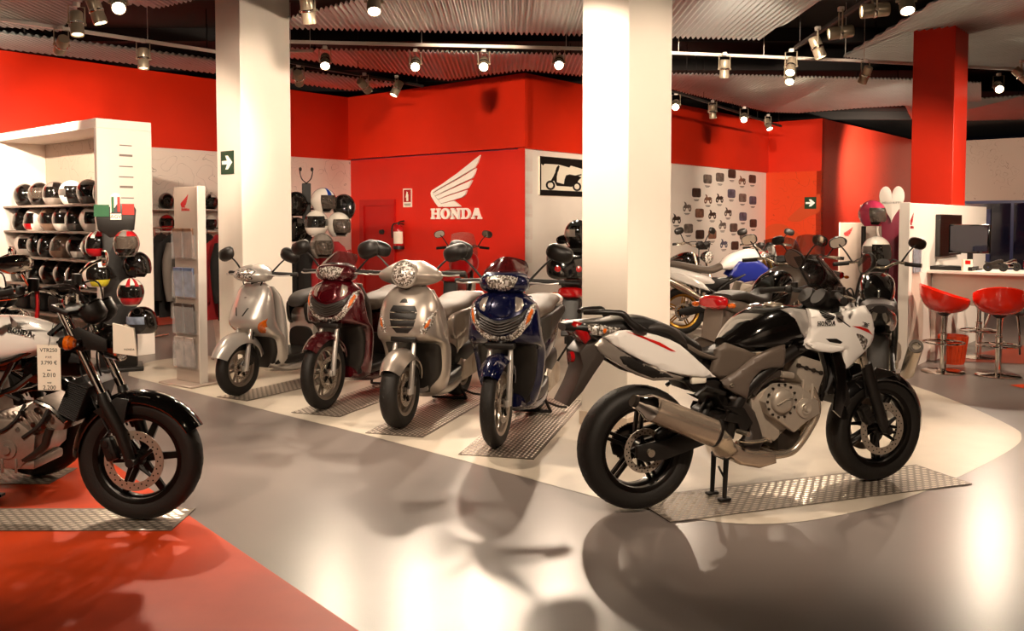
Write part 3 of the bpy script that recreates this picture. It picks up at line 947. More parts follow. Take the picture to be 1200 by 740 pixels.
# (px list on the lamp body) -> position at height; aim; lit; label; watts
LAMPS = [
 ([(-3.829, 7.891)], 3.24, S, (.15, -.2, -1), 0, 'spotlight with a plain can, middle one of the top left corner lamps', 0),
 ([(-3.473, 7.501)], 3.26, S, (.3, .1, -1), 1, 'lit spotlight pointing down at the top left, beside the bare bright lamp', 60),
 ([(-4.442, 8.835)], 3.24, S, (-.6, .7, -.45), 0, 'spotlight tilted towards the left over the helmet rack', 200),
 ([(-3.894, 9.458)], 3.22, S, (.05, -.1, -1), 0, 'spotlight hanging straight down over the helmet rack end', 0),
 ([(-3.172, 7.240)], 3.26, S, (.35, -.8, -.6), 1, 'glaring spotlight cut by the top edge left of the left pillar', 150),
 ([(-1.705, 7.501)], 3.26, S, (.1, .3, -1), 0, 'spotlight under the near corrugated panel beside the left pillar', 0),
 ([(-1.106, 7.185)], 3.26, S, (.1, -.5, -.9), 1, 'lit spotlight cut by the top edge below the near corrugated panel', 120),
 ([(-2.157, 10.334)], 3.35, 3.52, (.15, -.8, -.7), 1, 'lit spotlight first on the long track right of the left pillar', 110),
 ([(-2.666, 11.180)], 3.29, 3.46, (-.1, .8, -.5), 0, 'dim spotlight near the red corner, closest to the left pillar', 60),
 ([(-1.949, 11.809)], 3.29, 3.46, (.4, .7, -.5), 0, 'dim spotlight in the middle of the track at the red corner', 45),
 ([(-1.551, 12.034)], 3.29, 3.46, (-.45, -.2, -1), 1, 'pale spotlight tilted down left before the emblem wall', 40),
 ([(-1.131, 10.501)], 3.35, 3.52, (.05, -.85, -.5), 1, 'glaring spotlight, leftmost of three above the wing emblem', 150),
 ([(-0.330, 10.501)], 3.35, 3.52, (.0, -.85, -.5), 1, 'glaring spotlight, middle of three above the wing emblem', 150),
 ([(0.545, 10.389)], 3.35, 3.52, (-.05, -.85, -.5), 1, 'glaring spotlight beside the right white pillar top', 150),
 ([(2.497, 13.616)], 3.28, 3.46, (-.2, -.85, -.45), 1, 'glaring spotlight touching the right white pillar above the picture wall', 60),
 ([(3.246, 14.455)], 3.28, 3.46, (.1, .2, -1), 1, 'small spotlight between the two glaring ones above the picture wall', 70),
 ([(3.972, 15.280)], 3.28, 3.46, (-.25, -.85, -.45), 1, 'glaring spotlight above the right part of the picture wall', 60),
 ([(4.689, 16.347)], 3.28, 3.46, (.2, -.5, -.9), 1, 'small lit spotlight at the corner of the orange mural', 40),
 ([(2.548, 10.733)], 3.33, 3.52, (0, .15, -1), 0, 'unlit spotlight hanging straight down on the long track right of the white pillar', 0),
 ([(3.273, 10.499)], 3.32, 3.52, (-.3, -.6, -.9), 1, 'upper of two lit spotlights close together left of the red pillar', 70),
 ([(3.455, 11.111)], 3.30, 3.52, (-.3, -.7, -.8), 1, 'lower of two lit spotlights close together left of the red pillar', 70),
 ([(3.021, 8.860)], 3.22, S, (.35, -.1, -1), 1, 'white spotlight tilted down right on the slanting dark track', 90),
 ([(2.951, 8.053)], 3.20, S, (-1, .12, -.12), 0, 'spotlight lying level, lower of two on the slanting dark track', 90),
 ([(2.916, 7.217)], 3.20, S, (-1, .12, -.08), 0, 'spotlight lying level at the top of the slanting dark track', 90),
 ([(4.409, 11.166)], 3.33, 3.52, (-.2, .5, -.85), 0, 'spotlight under the corrugated panel tip left of the red pillar', 380),
 ([(3.107, 7.076)], 3.24, S, (-.1, -.5, -.9), 1, 'lit spotlight cut by the top edge above the red pillar', 100),
 ([(6.644, 12.215)], 3.34, 3.52, (-.3, -.85, -.45), 1, 'glaring spotlight right of the red pillar', 120),
 ([(6.393, 11.227)], 3.34, 3.52, (.6, -.3, -.7), 0, 'spotlight at the right edge beside the glaring one', 0),
]
for P, z, rz_, aim, lit, lab, pw in LAMPS:
    track_light((P[0][0], P[0][1], z), aim, lit, lab, rz_, pw*LP)
# unseen fill spots, added to brighten bikes, pillars and walls, built like track lamps
for (x, y, aim, pw, cone) in FILL_SPOTS:
    track_light((x, y, 3.24), aim, 1, 'added fill spotlight, out of view or hidden behind a pillar', 3.42, pw*LP, cone)

# short strip light under the far panel beside the left pillar
(sx, sy), = [(-2.582, 10.927)]
o = MB(); o.box((0, 0, 0), (.30, .07, .035), (0, 0, 0), .012, 2)
for s_ in (-1, 1):
    o.box((s_*.14, 0, .004), (.03, .08, .05), (0, 0, 0), .006, 1); o.cyl((s_*.12, 0, .01), (s_*.12, 0, .68), .004, seg=6)
o = o.build('strip_light', M_['rail_white']); o.location = (sx, sy, 3.58)
tag(o, 'short white strip light hung just right of the left pillar top', 'strip light')

# ------------------------------------------------------------------ wheels and running gear shared by all the machines
def tyre_profile(Ro, w, rim):
    h = Ro-rim
    half = [(rim-.008, w*.36), (rim+h*.10, w*.42), (rim+h*.45, w*.5), (rim+h*.72, w*.47), (rim+h*.9, w*.34), (Ro-h*.015, w*.16), (Ro, 0)]
    return half + [(r, -y) for r, y in reversed(half[:-1])] + [(rim-.018, -w*.3), (rim-.018, w*.3)]

def wheel(name, parent, c, Ro, w, rim, spokes, m_rim, style='double', disc=None, disc_y=(-.07,), hub=.035, hubw=.12, phase=90, sprocket=None, tread=True, seg=48, steer=0.0):
    """axle along local Y; part > tyre, brake_disc sub-parts"""
    XR = Matrix.Translation(Vector(c)) @ Matrix.Rotation(steer, 4, 'Z')
    mb = MB()
    rr = rim
    prof = [(rr-.012, w*.40), (rr+.004, w*.42), (rr+.002, w*.36), (rr-.014, w*.30), (rr-.03, w*.12), (rr-.034, 0)]
    prof = prof + [(r, -y) for r, y in reversed(prof[:-1])]
    prof = prof + [(rr-.02, -w*.36), (rr-.024, 0), (rr-.02, w*.36)]
    mb.lathe(prof, (0, 0, 0), (0, 1, 0), seg, closed=True, x_axis=(1, 0, 0))
    mb.lathe([(.012, -hubw/2-.004), (hub, -hubw/2), (hub*1.05, -hubw*.3), (hub*.8, 0), (hub*1.05, hubw*.3), (hub, hubw/2), (.012, hubw/2+.004)], (0, 0, 0), (0, 1, 0), 20, x_axis=(1, 0, 0))
    for k in range(spokes):
        a = R(phase)+2*PI*k/spokes
        Mr = Matrix.Rotation(-a, 4, 'Y')
        if style == 'double':
            for s in (-1, 1):
                q = MB(); q.box(((hub*.7+rr-.022)/2, 0, s*.0155), (rr-.022-hub*.7, .03, .018), (0, 0, 0), .005, 1)
                q.xf(Mr); me = q.mesh('t', []); mb.bm.from_mesh(me); bpy.data.meshes.remove(me)
        elif style == 'blade':
            q = MB(); q.prism([(hub*.6, -.022), (hub*.6, .022), (rr-.02, .016), (rr-.02, -.016)], -.013, .013, Matrix.Rotation(PI/2, 4, 'X'), .004, 1)
            q.xf(Mr); me = q.mesh('t', []); mb.bm.from_mesh(me); bpy.data.meshes.remove(me)
        elif style == 'curved':
            q = MB(); n = 5
            for s in (-1, 1):
                pts = [(hub*.7+(rr-.02-hub*.7)*i/n, 0, s*(.012+.02*(i/n)**2)) for i in range(n+1)]
                q.tube(pts, [.011]*(n+1), 6, 1)
            q.xf(Mr); me = q.mesh('t', []); mb.bm.from_mesh(me); bpy.data.meshes.remove(me)
    wl = mb.build(name, m_rim, parent, M=XR)
    mb = MB(); mb.lathe(tyre_profile(Ro, w, rim), (0, 0, 0), (0, 1, 0), seg, closed=True, x_axis=(1, 0, 0))
    if tread:
        n = 26
        for k in range(n):
            for s in (-1, 1):
                a = 2*PI*(k+.5*(s > 0))/n
                q = [(Ro-.004+.0022, .012), (Ro-.009+.0026, w*.22), (Ro-.03+.006, w*.38)]
                pts = []
                for i, (r, y) in enumerate(q):
                    t = a+.1*i
                    pts.append((r*math.cos(t), s*y, r*math.sin(t)))
                mb.tube(pts, .0035, 4, 0)
    mb.build('tyre', M_['rubber'], wl, M=XR)
    if disc:
        for dy in disc_y:
            mb = MB()
            mb.lathe([(disc*.72, -.0025), (disc, -.0025), (disc, .0025), (disc*.72, .0025)], (0, dy, 0), (0, 1, 0), 40, closed=True, x_axis=(1, 0, 0))
            d = mb.build('brake_disc', M_['disc'], wl, M=XR)
            mb = MB()
            for k in range(5):
                a = 2*PI*k/5+.3
                mb.tube([(hub*.8*math.cos(a), dy*.8, hub*.8*math.sin(a)), (disc*.74*math.cos(a+.25), dy, disc*.74*math.sin(a+.25))], [.014, .009], 6)
            sgn = 1 if dy > 0 else -1
            for k in range(20):
                for f in (.8, .9):
                    a = 2*PI*(k+.5*(f > .85))/20
                    mb.cyl((disc*f*math.cos(a), dy+.0027*sgn, disc*f*math.sin(a)), (disc*f*math.cos(a), dy+.0032*sgn, disc*f*math.sin(a)), .0045, seg=6)
            mb.build('disc_carrier', M_['rim_black'], wl, M=XR)
    if sprocket:
        r, y = sprocket
        mb = MB(); n = 40
        out = []
        for k in range(n*2):
            rr_ = r if k % 2 else r-.007
            out.append((rr_*math.cos(PI*k/n), rr_*math.sin(PI*k/n)))
        mb.prism(out, -.004, .004, Matrix.Translation((0, y, 0)) @ Matrix.Rotation(PI/2, 4, 'X'))
        mb.build('sprocket', M_['engine_dark'], wl, M=XR)
    return wl

def caliper(name, parent, c, rot=0.0, m='black_plastic', s=1.0, y=0):
    mb = MB()
    mb.box((0, 0, 0), (.12*s, .05*s, .06*s), (0, 0, 0), .014*s, 2)
    mb.box((0, .02*s, .0), (.09*s, .03*s, .075*s), (0, 0, 0), .01*s, 1)
    for x in (-.03, .03):
        mb.cyl((x*s, -.03*s, 0), (x*s, -.02*s, 0), .016*s, seg=10)
    return mb.build(name, M_[m], parent, M=Matrix.Translation(Vector(c)) @ Matrix.Rotation(rot, 4, 'Y'))

def slabs(mb, outline, y0, y1, bev=.006, seg=2):
    """prism of an (x,z) outline between two lateral positions"""
    lo, hi = min(y0, y1), max(y0, y1)
    M = Matrix(((1, 0, 0, 0), (0, 0, -1, 0), (0, 1, 0, 0), (0, 0, 0, 1)))   # (u,v,w)->(u,-w,v)
    mb.prism(outline, -hi, -lo, M, bev, seg)

def mirror_part(name, parent, base, head, w=.075, h=.045, yaw=0, m='black_plastic', glass=True, r=.007, tilt=0, depth=.03, stem_m=None):
    """stalk from base to head and a rounded shell whose glass looks back (-x)"""
    mb = MB()
    b, hd = Vector(base), Vector(head)
    mid = (b+hd)/2 + Vector((-.01, 0, .015))
    mb.tube([tuple(b), tuple(mid), tuple(hd)], [r*1.3, r, r], 8, 4)
    st = mb.build('mirror', M_[stem_m or m], parent)
    Mx = Matrix.Translation(hd) @ Matrix.Rotation(yaw, 4, 'Z') @ Matrix.Rotation(tilt, 4, 'X')
    mb = MB()
    rings = []
    for x, f in ((-.012, .97), (-.006, 1.0), (.006, .97), (depth*.6, .8), (depth*.9, .5), (depth, .15)):
        rings.append([(x, y, z) for y, z in superring(w*f, h*f, 2.6, 24)])
    mb.loft(rings)
    mb.build('mirror_shell', M_[m], st, M=Mx)
    if glass:
        mb = MB()
        mb.loft([[(x, y, z) for y, z in superring(w*.9*f, h*.88*f, 2.6, 24)] for x, f in ((-.0125, .98), (-.0135, .97))])
        mb.build('mirror_glass', M_['mirror_glass'], st, M=Mx)
    return st

def lever(mb, p, q, sag=.02):
    p, q = Vector(p), Vector(q)
    mb.tube([tuple(p), tuple((p*2+q)/3+Vector((sag, 0, 0))), tuple((p+q*2)/3+Vector((sag*1.3, 0, -.004))), tuple(q)], [.008, .007, .006, .007], 6, 4)

# ------------------------------------------------------------------ the large white and black street bike in front
def build_cbf():
    root = empty('motorcycle', (.645, 4.57, .0098), R(19.4), 'white and black half-faired motorcycle in the foreground on a tread plate before the white pillar', 'motorcycle')
    B = M_
    rw = wheel('rear_wheel', root, (0, 0, .322), .322, .162, .222, 5, B['rim_black'], 'double', .115, (-.095,), .045, .17, 84, (.098, .09))
    fw = wheel('front_wheel', root, (1.53, 0, .31), .31, .125, .222, 5, B['rim_black'], 'double', .15, (-.068, .068), .04, .12, 60)
    # ---- forks
    mb = MB(); mb.cyl((1.372, -.105, .68), (1.28, -.105, .93), .022, seg=14)
    mb.build2('fork_tube', B['steel'], root)
    for s in (-1, 1):
        mb = MB()
        mb.tube([(1.375, s*.105, .70), (1.40, s*.105, .62), (1.49, s*.105, .38), (1.525, s*.1, .31)], [.03, .033, .031, .026], 14)
        mb.cyl((1.53, s*.13, .31), (1.53, s*.05, .31), .022, seg=14)
        mb.build('fork_leg', B['black_plastic'], root)
        caliper('brake_caliper', root, (1.405, s*.085, .405), R(62), 'black_plastic', .95)
    # mudguard over the front tyre
    mb = MB(); rings = []
    for i in range(15):
        a = R(-8+158*i/14); f = math.sin(PI*min(1, max(0, (i+1.5)/17)))**.4
        r = .335
        row = []
        for k in range(9):
            t = -1+2*k/8
            rr_ = r - .05*abs(t)**2.4
            row.append((1.53+rr_*math.cos(a), t*.082*f, .31+rr_*math.sin(a)))
        back = [(1.53+(math.hypot(p[0]-1.53, p[2]-.31)-.006)*math.cos(a), p[1]*.96, .31+(math.hypot(p[0]-1.53, p[2]-.31)-.006)*math.sin(a)) for p in reversed(row)]
        rings.append(row+back)
    mb.loft(rings); mb.build('front_mudguard', B['black_gloss'], root)
    mb = MB(); slabs(mb, [(1.38, .60), (1.46, .67), (1.56, .645), (1.60, .62), (1.47, .60), (1.42, .52)], -.085, -.098, .004)
    mb.build2('mudguard_stay', B['black_plastic'], root)
    # ---- frame, radiator, engine
    mb = MB()
    for s in (-1, 1):
        mb.tube([(1.23, s*.05, .93), (1.10, s*.12, .88), (.86, s*.15, .80), (.62, s*.15, .66), (.50, s*.14, .52), (.47, s*.13, .36)], [.035, .034, .033, .035, .036, .03], 10, 4)
        mb.tube([(1.18, s*.06, .84), (1.13, s*.12, .66), (1.06, s*.15, .56)], .022, 8, 3)
        mb.tube([(.60, s*.12, .72), (.25, s*.12, .82), (-.16, s*.09, .90)], .018, 8, 3)
    mb.cyl((1.20, 0, .72), (1.29, 0, 1.0), .04, seg=16)
    mb.box((.40, 0, .72), (.36, .2, .16), (0, R(-12), 0), .03)
    mb.build('frame', B['black_plastic'], root)
    mb = MB(); mb.box((1.16, 0, .655), (.05, .34, .36), (0, R(-16), 0), .012); mb.box((1.11, 0, .66), (.05, .25, .25), (0, R(-16), 0), .02)
    for k in range(16):
        mb.box((1.19, 0, .50+.02*k), (.012, .31, .006), (0, R(-16), 0))
    mb.build('radiator', B['black_plastic'], root)
    # dark shrouds round the radiator and duct below the fairing
    mb = MB()
    for s in (-1,):
        slabs(mb, [(1.074, 0.794), (1.170, 0.780), (1.175, 0.528), (1.143, 0.427), (1.097, 0.468), (1.111, 0.625)], s*.165, s*.19, .008)
        mb.tube([(.86, s*.17, .83), (.98, s*.17, .835), (1.07, s*.17, .82)], .03, 10, 3)
        mb.tube([(1.03, s*.15, .80), (1.06, s*.16, .66), (1.04, s*.14, .52)], .016, 8, 3)
    mb.build2('radiator_shroud', B['black_gloss'], root)
    eng = MB()
    slabs(eng, [(0.689, 0.585), (0.731, 0.623), (0.823, 0.627), (0.888, 0.613), (1.000, 0.527), (1.012, 0.457), (0.924, 0.417), (0.849, 0.367), (0.772, 0.419), (0.680, 0.481), (0.658, 0.542)], -.185, .185, .014)
    slabs(eng, [(0.608, 0.555), (0.740, 0.628), (0.848, 0.631), (0.879, 0.397), (0.761, 0.314), (0.637, 0.361)], -.13, .13, .012)
    eo = eng.build('engine', B['engine_silver'], root)
    cx, cz = [(0.759, 0.545)][0]; ax, az = [(0.906, 0.496)][0]
    mb = MB(); mb.lathe([(0, -.032), (.03, -.032), (.055, -.028), (.066, -.016), (.07, 0), (.082, .002), (.084, .012)], (cx, -.185, cz), (0, 1, 0), 30)
    q = MB(); q.lathe([(0, .032), (.055, .028), (.07, .01), (.08, 0)], (cx, .18, cz), (0, 1, 0), 24); q.build('generator_cover', B['engine_silver'], eo)
    mb.tube([(cx-.05, -.222, cz-.012), (cx, -.222, cz+.01), (cx+.045, -.22, cz+.02)], .004, 6)
    mb.build('clutch_cover', B['engine_silver'], eo)
    mb = MB(); mb.lathe([(0, -.02), (.012, -.026), (.018, -.016), (.03, -.02), (.036, -.014), (.05, -.012), (.054, 0), (.062, .002), (.062, .01)], (ax, -.185, az), (0, 1, 0), 26)
    mb.build('pulse_cover', B['engine_silver'], eo)
    for k in range(14):
        a = 2*PI*k/14; mb = MB()
        mb.cyl((cx+.088*math.cos(a), -.192, cz+.088*math.sin(a)), (cx+.088*math.cos(a), -.183, cz+.088*math.sin(a)), .007, seg=6)
        mb.build('bolt', B['engine_dark'], eo)
    head = MB()
    slabs(head, [(0.875, 0.757), (0.907, 0.773), (1.030, 0.735), (1.053, 0.673), (1.021, 0.596), (1.000, 0.532), (0.906, 0.557), (0.915, 0.621), (0.871, 0.674)], -.165, .165, .012)
    ho = head.build('cylinder_head', B['engine_silver'], root)
    mb = MB()
    hx0, hz0 = [(0.869, 0.727)][0]; hx1, hz1 = [(1.035, 0.672)][0]
    for k in range(4):
        f = (k+.2)/3.5
        mb.cyl((hx0+(hx1-hx0)*f, -.175, hz0+(hz1-hz0)*f), (hx0+(hx1-hx0)*f, -.16, hz0+(hz1-hz0)*f), .012, seg=8)
    mb.tube([(hx0, -.167, hz0), (hx1, -.167, hz1)], .006, 6)
    mb.build('head_bolt', B['engine_dark'], ho)
    mb = MB()
    p, q = [(0.889, 0.527), (0.903, 0.645)]; mb.tube([(p[0], -.18, p[1]), (q[0], -.175, q[1])], .008, 8)
    p, q = [(0.954, 0.541), (0.964, 0.623)]; mb.tube([(p[0], -.18, p[1]), (q[0], -.175, q[1])], .008, 8)
    p, q = [(0.845, 0.670), (0.769, 0.683)]; mb.tube([(p[0], -.16, p[1]), (q[0], -.16, q[1])], .018, 10)
    mb.build('coolant_pipe', B['engine_silver'], root)
    mb = MB(); slabs(mb, [(0.773, 0.385), (0.915, 0.392), (0.927, 0.317), (0.906, 0.258), (0.785, 0.264)], -.13, .13, .012); mb.build('oil_pan', B['engine_dark'], root)
    # ---- exhaust
    mb = MB()
    for y in (-.165, -.06, .06, .165):
        h1 = [(0.965, 0.593), (1.005, 0.516), (1.006, 0.442), (0.963, 0.366), (0.910, 0.292), (0.856, 0.250), (0.769, 0.239), (0.694, 0.246)]
        mb.tube([(hx+.05*(abs(y) < .1), y*(1-.25*(i/7)), hz) for i, (hx, hz) in enumerate(h1)], .0205, 10, 4)
    mb.build('exhaust_header', B['steel'], root)
    mb = MB(); slabs(mb, [(0.393, 0.314), (0.518, 0.221), (0.634, 0.192), (0.741, 0.210), (0.729, 0.271), (0.580, 0.293), (0.454, 0.358)], -.19, .02, .022, 3); mb.build('collector', B['steel_brushed'], root)
    (mx0, mz0), (mx1, mz1), (tx, tz) = [(-0.042, 0.573), (0.335, 0.415), (-0.094, 0.598)]
    ym = -.235
    mb = MB()
    d = Vector((mx1-mx0, .02, mz1-mz0)).normalized()
    mb.tube([(mx0, ym, mz0), (mx0+.004, ym, mz0), (mx1-.01, ym+.015, mz1), (mx1, ym+.015, mz1)], [.062, .067, .07, .066], 28, 0, flat=(.92, 1.0))
    mu = mb.build('muffler', B['steel_brushed'], root)
    mb = MB(); mb.tube([(mx0+.012, ym, mz0-.005), (mx0-.02, ym, mz0+.013), (tx, ym, tz), (tx-.03, ym, tz+.012)], [.068, .062, .042, .034], 24, 0, flat=(.92, 1.0))
    mb.build('end_cap', B['chrome'], mu)
    mb = MB(); mb.tube([(tx-.02, ym, tz+.008), (tx-.05, ym, tz+.02)], [.03, .03], 18); mb.build('tail_pipe', B['engine_dark'], mu)
    mb = MB(); mb.tube([(mx1-.012, ym+.015, mz1+.006), (mx1+.004, ym+.015, mz1)], [.0735, .0735], 28, flat=(.92, 1.0)); mb.build('muffler_band', B['black_plastic'], mu)
    mb = MB(); mb.panel([(0.356, 0.462), (0.495, 0.301), (0.445, 0.257), (0.399, 0.270), (0.323, 0.351)], lambda x, z: .27-.6*abs(z-.40), .05, .03, .03, side=-1); mb.build('heat_shield', B['steel'], root)
    # ---- swing arm, stands, pegs
    mb = MB()
    for s in (-1, 1):
        slabs(mb, [(-.07, .30), (-.07, .36), (.1, .385), (.34, .44), (.52, .50), (.54, .40), (.36, .345), (.1, .28), (-.02, .275)], s*.115, s*.15, .012)
    mb.cyl((.45, -.14, .44), (.45, .14, .44), .05, seg=16)
    mb.build('swing_arm', B['black_plastic'], root)
    mb = MB(); mb.cyl((0.0, -.17, .326), (0, -.148, .326), .02, seg=12); mb.build2('axle_nut', B['steel'], root)
    caliper('rear_caliper', root, (.105, -.1, .40), R(-30), 'black_plastic', .9)
    mb = MB()
    mb.tube([(.45, .098, .46), (.0, .098, .415), (-.08, .098, .37), (-.093, .098, .322), (-.08, .098, .27), (.0, .098, .23), (.45, .098, .41)], .008, 4)
    mb.build('drive_chain', B['engine_dark'], root)
    mb = MB(); mb.tube([(.50, 0, .62), (.40, 0, .46)], [.028, .032], 12); mb.build('rear_shock', B['black_plastic'], root)
    mb = MB()
    for s in (-1,):
        o = [(0.396, 0.544), (0.536, 0.520), (0.589, 0.440), (0.527, 0.377), (0.495, 0.443), (0.423, 0.461), (0.443, 0.500), (0.505, 0.487)]
        slabs(mb, o, s*.165, s*.18, .004)
        mb.tube([(.43, s*.16, .60), (.32, s*.155, .64), (.26, s*.15, .60)], .012, 6)
    mb.build2('peg_bracket', B['black_plastic'], root)
    mb = MB()
    for s in (-1,):
        mb.cyl((.50, s*.17, .40), (.49, s*.285, .41), .0125, seg=10)
        mb.tube([(.50, s*.19, .355), (.57, s*.20, .345), (.66, s*.2, .35)], .008, 6, 2)
        mb.cyl((.66, s*.19, .35), (.66, s*.235, .35), .009, seg=8)
    mb.build2('foot_peg', B['steel'], root)
    p0, p1, p2, p3 = [(0.506, 0.227), (0.497, 0.099), (0.459, 0.190), (0.491, 0.132)]
    mb = MB(); mb.tube([(p0[0], -.06, p0[1]), (p1[0], -.06, .016)], [.015, .012], 8); mb.tube([(p0[0], .06, p0[1]), (p1[0], .06, .016)], [.015, .012], 8)
    mb.cyl((p0[0], -.07, p0[1]), (p0[0], .07, p0[1]), .014, seg=8); mb.tube([(p2[0], -.06, p2[1]), (p3[0], -.06, p3[1])], .006, 6)
    for s in (-1, 1):
        mb.box((p1[0], s*.06, .009), (.07, .035, .016), (0, 0, 0), .004, 1)
    mb.build('centre_stand', B['black_plastic'], root)
    # pivot plates and side covers
    mb = MB()
    mb.panel([(0.483, 0.605), (0.556, 0.559), (0.620, 0.487), (0.653, 0.399), (0.680, 0.328), (0.634, 0.264), (0.571, 0.256), (0.549, 0.339), (0.590, 0.390), (0.547, 0.475), (0.463, 0.570)], lambda x, z: .165, .03, .02, .04, side=-1)
    mb.build2('pivot_plate', B['dark_grey_plastic'], root)
    mb = MB()
    mb.panel([(0.789, 0.840), (0.757, 0.836), (0.683, 0.818), (0.590, 0.782), (0.492, 0.716), (0.401, 0.668), (0.422, 0.632), (0.473, 0.602), (0.546, 0.570), (0.561, 0.632), (0.586, 0.680), (0.627, 0.713), (0.695, 0.723), (0.775, 0.718), (0.790, 0.781)], lambda x, z: .18+.02*math.sin(PI*min(1, max(0, (x-.35)/.5))), .02, .02, .035, side=-1)
    mb.build2('side_cover', B['grey_plastic'], root)
    mb = MB()
    mb.panel([(0.790, 0.714), (0.710, 0.719), (0.641, 0.709), (0.600, 0.671), (0.575, 0.610), (0.612, 0.571), (0.658, 0.622), (0.737, 0.663), (0.796, 0.668)], lambda x, z: .165, .02, .012, .035, side=-1)
    mb.build2('inner_cover', B['dark_grey_plastic'], root)
    mb = MB(); bx, bz = [(0.446, 0.650)][0]
    mb.lathe([(0, -.008), (.01, -.006), (.011, 0)], (bx, -.195, bz), (0, 1, 0), 10)
    mb.build2('cover_screw', B['steel'], root)
    # dark works between seat and wheel
    mb = MB(); slabs(mb, [(0.204, 0.683), (0.407, 0.670), (0.586, 0.587), (0.588, 0.450), (0.451, 0.505), (0.408, 0.598), (0.275, 0.607)], -.12, .12, .015)
    mb.build('inner_fender', B['black_plastic'], root)
    mb = MB(); mb.box((.29, -.125, .68), (.09, .03, .05), (0, 0, 0), .01); mb.build('reservoir', B['paper'], root)
    # ---- fuel tank
    mb = MB()
    top = [(0.511, 0.869), (0.574, 0.921), (0.648, 0.979), (0.745, 1.022), (0.855, 1.037), (0.967, 1.024), (1.058, 0.997)]
    secs = []
    for i, (x, z) in enumerate(top):
        low = [.80, .79, .785, .79, .82, .84, .85][i]
        wv = [.07, .13, .165, .182, .188, .18, .16][i]
        secs.append((x, (z+low)/2, wv, (z-low)/2, [2.3, 2.5, 2.7, 2.9, 3, 3, 2.8][i]))
    mb.loft(hull(secs, 6, 36)); mb.build('fuel_tank', B['black_gloss'], root)
    mb = MB(); mb.panel([(0.776, 1.025), (0.845, 1.032), (0.921, 1.020), (0.933, 0.974), (0.923, 0.911), (0.902, 0.871), (0.874, 0.904), (0.847, 0.959), (0.814, 1.001)], lambda x, z: .194-.3*max(0, z-.95), .02, .012, .03, side=-1); mb.build2('tank_side_panel', B['silver_paint'], root)
    xt = top[4][0]
    mb = MB(); mb.lathe([(0, .016), (.035, .015), (.05, .01), (.055, 0)], (xt-.02, 0, top[4][1]-.005), (0, 0, 1), 24); mb.build('filler_cap', B['steel'], root)
    # ---- seat
    mb = MB()
    st = [(0.199, 0.914), (0.235, 0.872), (0.302, 0.828), (0.385, 0.801), (0.469, 0.802), (0.532, 0.840)]
    secs = []
    for i, (x, z) in enumerate(st):
        low = [.84, .82, .79, .77, .76, .78][i]; wv = [.11, .135, .15, .15, .12, .085][i]
        secs.append((x, (z+low)/2, wv, (z-low)/2, 3.2))
    mb.loft(hull(secs, 5, 28)); 
    mb.panel([(0.387, 0.828), (0.448, 0.861), (0.552, 0.825), (0.636, 0.789), (0.564, 0.729), (0.491, 0.684), (0.409, 0.675), (0.357, 0.705)], lambda x, z: .155+.02*(x-.4), .02, .02, .04, side=-1)
    mb.panel([(0.387, 0.828), (0.448, 0.861), (0.552, 0.825), (0.636, 0.789), (0.564, 0.729), (0.491, 0.684), (0.409, 0.675), (0.357, 0.705)], lambda x, z: .155+.02*(x-.4), .02, .02, .04, side=1)
    mb.build('rider_seat', B['seat_grey'], root)
    mb = MB()
    st = [(-0.064, 0.956), (0.009, 0.975), (0.088, 0.977), (0.159, 0.951), (0.220, 0.900)]
    secs = []
    for i, (x, z) in enumerate(st):
        low = z-[.03, .05, .06, .075, .08][i]; wv = [.08, .12, .14, .145, .13][i]
        secs.append((x, (z+low)/2, wv, (z-low)/2, 3.0))
    mb.loft(hull(secs, 5, 28)); mb.build('pillion_seat', B['seat_black'], root)
    # ---- tail
    side_y = lambda x, z: .10+.055*min(1, max(0, (x+.35)/.55)) - .25*max(0, z-.93)
    mb = MB()
    mb.panel([(-0.139, 0.956), (-0.049, 0.940), (0.048, 0.918), (0.116, 0.894), (0.175, 0.865), (0.256, 0.799), (0.337, 0.729), (0.388, 0.686), (0.327, 0.685), (0.197, 0.701), (0.073, 0.739), (-0.048, 0.793), (-0.143, 0.850), (-0.242, 0.918), (-0.181, 0.941)], side_y, .02, .02, .04, side=-1)
    mb.build2('tail_cowl', B['pearl_white'], root)
    mb = MB()
    mb.panel([(-0.125, 0.943), (-0.039, 0.918), (0.058, 0.881), (0.146, 0.831), (0.117, 0.835), (0.028, 0.878), (-0.049, 0.912)], lambda x, z: side_y(x, z)+.0025, .004, .001, .05, side=-1)
    mb.build2('tail_stripe', B['red_sticker'], root)
    mb = MB()
    mb.panel([(-0.237, 0.913), (-0.138, 0.844), (-0.043, 0.787), (0.079, 0.733), (0.203, 0.695), (0.188, 0.683), (0.035, 0.683), (-0.052, 0.714), (-0.157, 0.776), (-0.246, 0.832), (-0.279, 0.876)], lambda x, z: side_y(x, z)-.012, .02, .012, .04, side=-1)
    mb.build2('under_tail_panel', B['warm_silver'], root)
    mb = MB()
    mb.panel([(-0.176, 0.829), (-0.115, 0.830), (-0.033, 0.782), (0.079, 0.728), (0.173, 0.692), (0.045, 0.691), (-0.042, 0.722), (-0.124, 0.766)], lambda x, z: side_y(x, z)-.008, .02, .012, .04, side=-1)
    mb.build2('under_tail_inset', B['black_plastic'], root)
    mb = MB()
    secs = [(-.42, .965, .05, .02), (-.36, .965, .085, .03), (-.2, .955, .105, .045), (0, .94, .12, .07), (.2, .86, .13, .08), (.32, .80, .12, .07)]
    mb.loft(hull(secs, 5, 24))
    mb.build('tail_body', B['black_plastic'], root)
    mb = MB(); mb.panel([(-0.399, 0.979), (-0.367, 0.995), (-0.326, 0.985), (-0.307, 0.946), (-0.293, 0.907), (-0.321, 0.878), (-0.362, 0.923)], lambda x, z: .075+.1*(x+.42), .10, .02, .02, side=-1)
    mb.build2('tail_light', B['tail_red'], root)
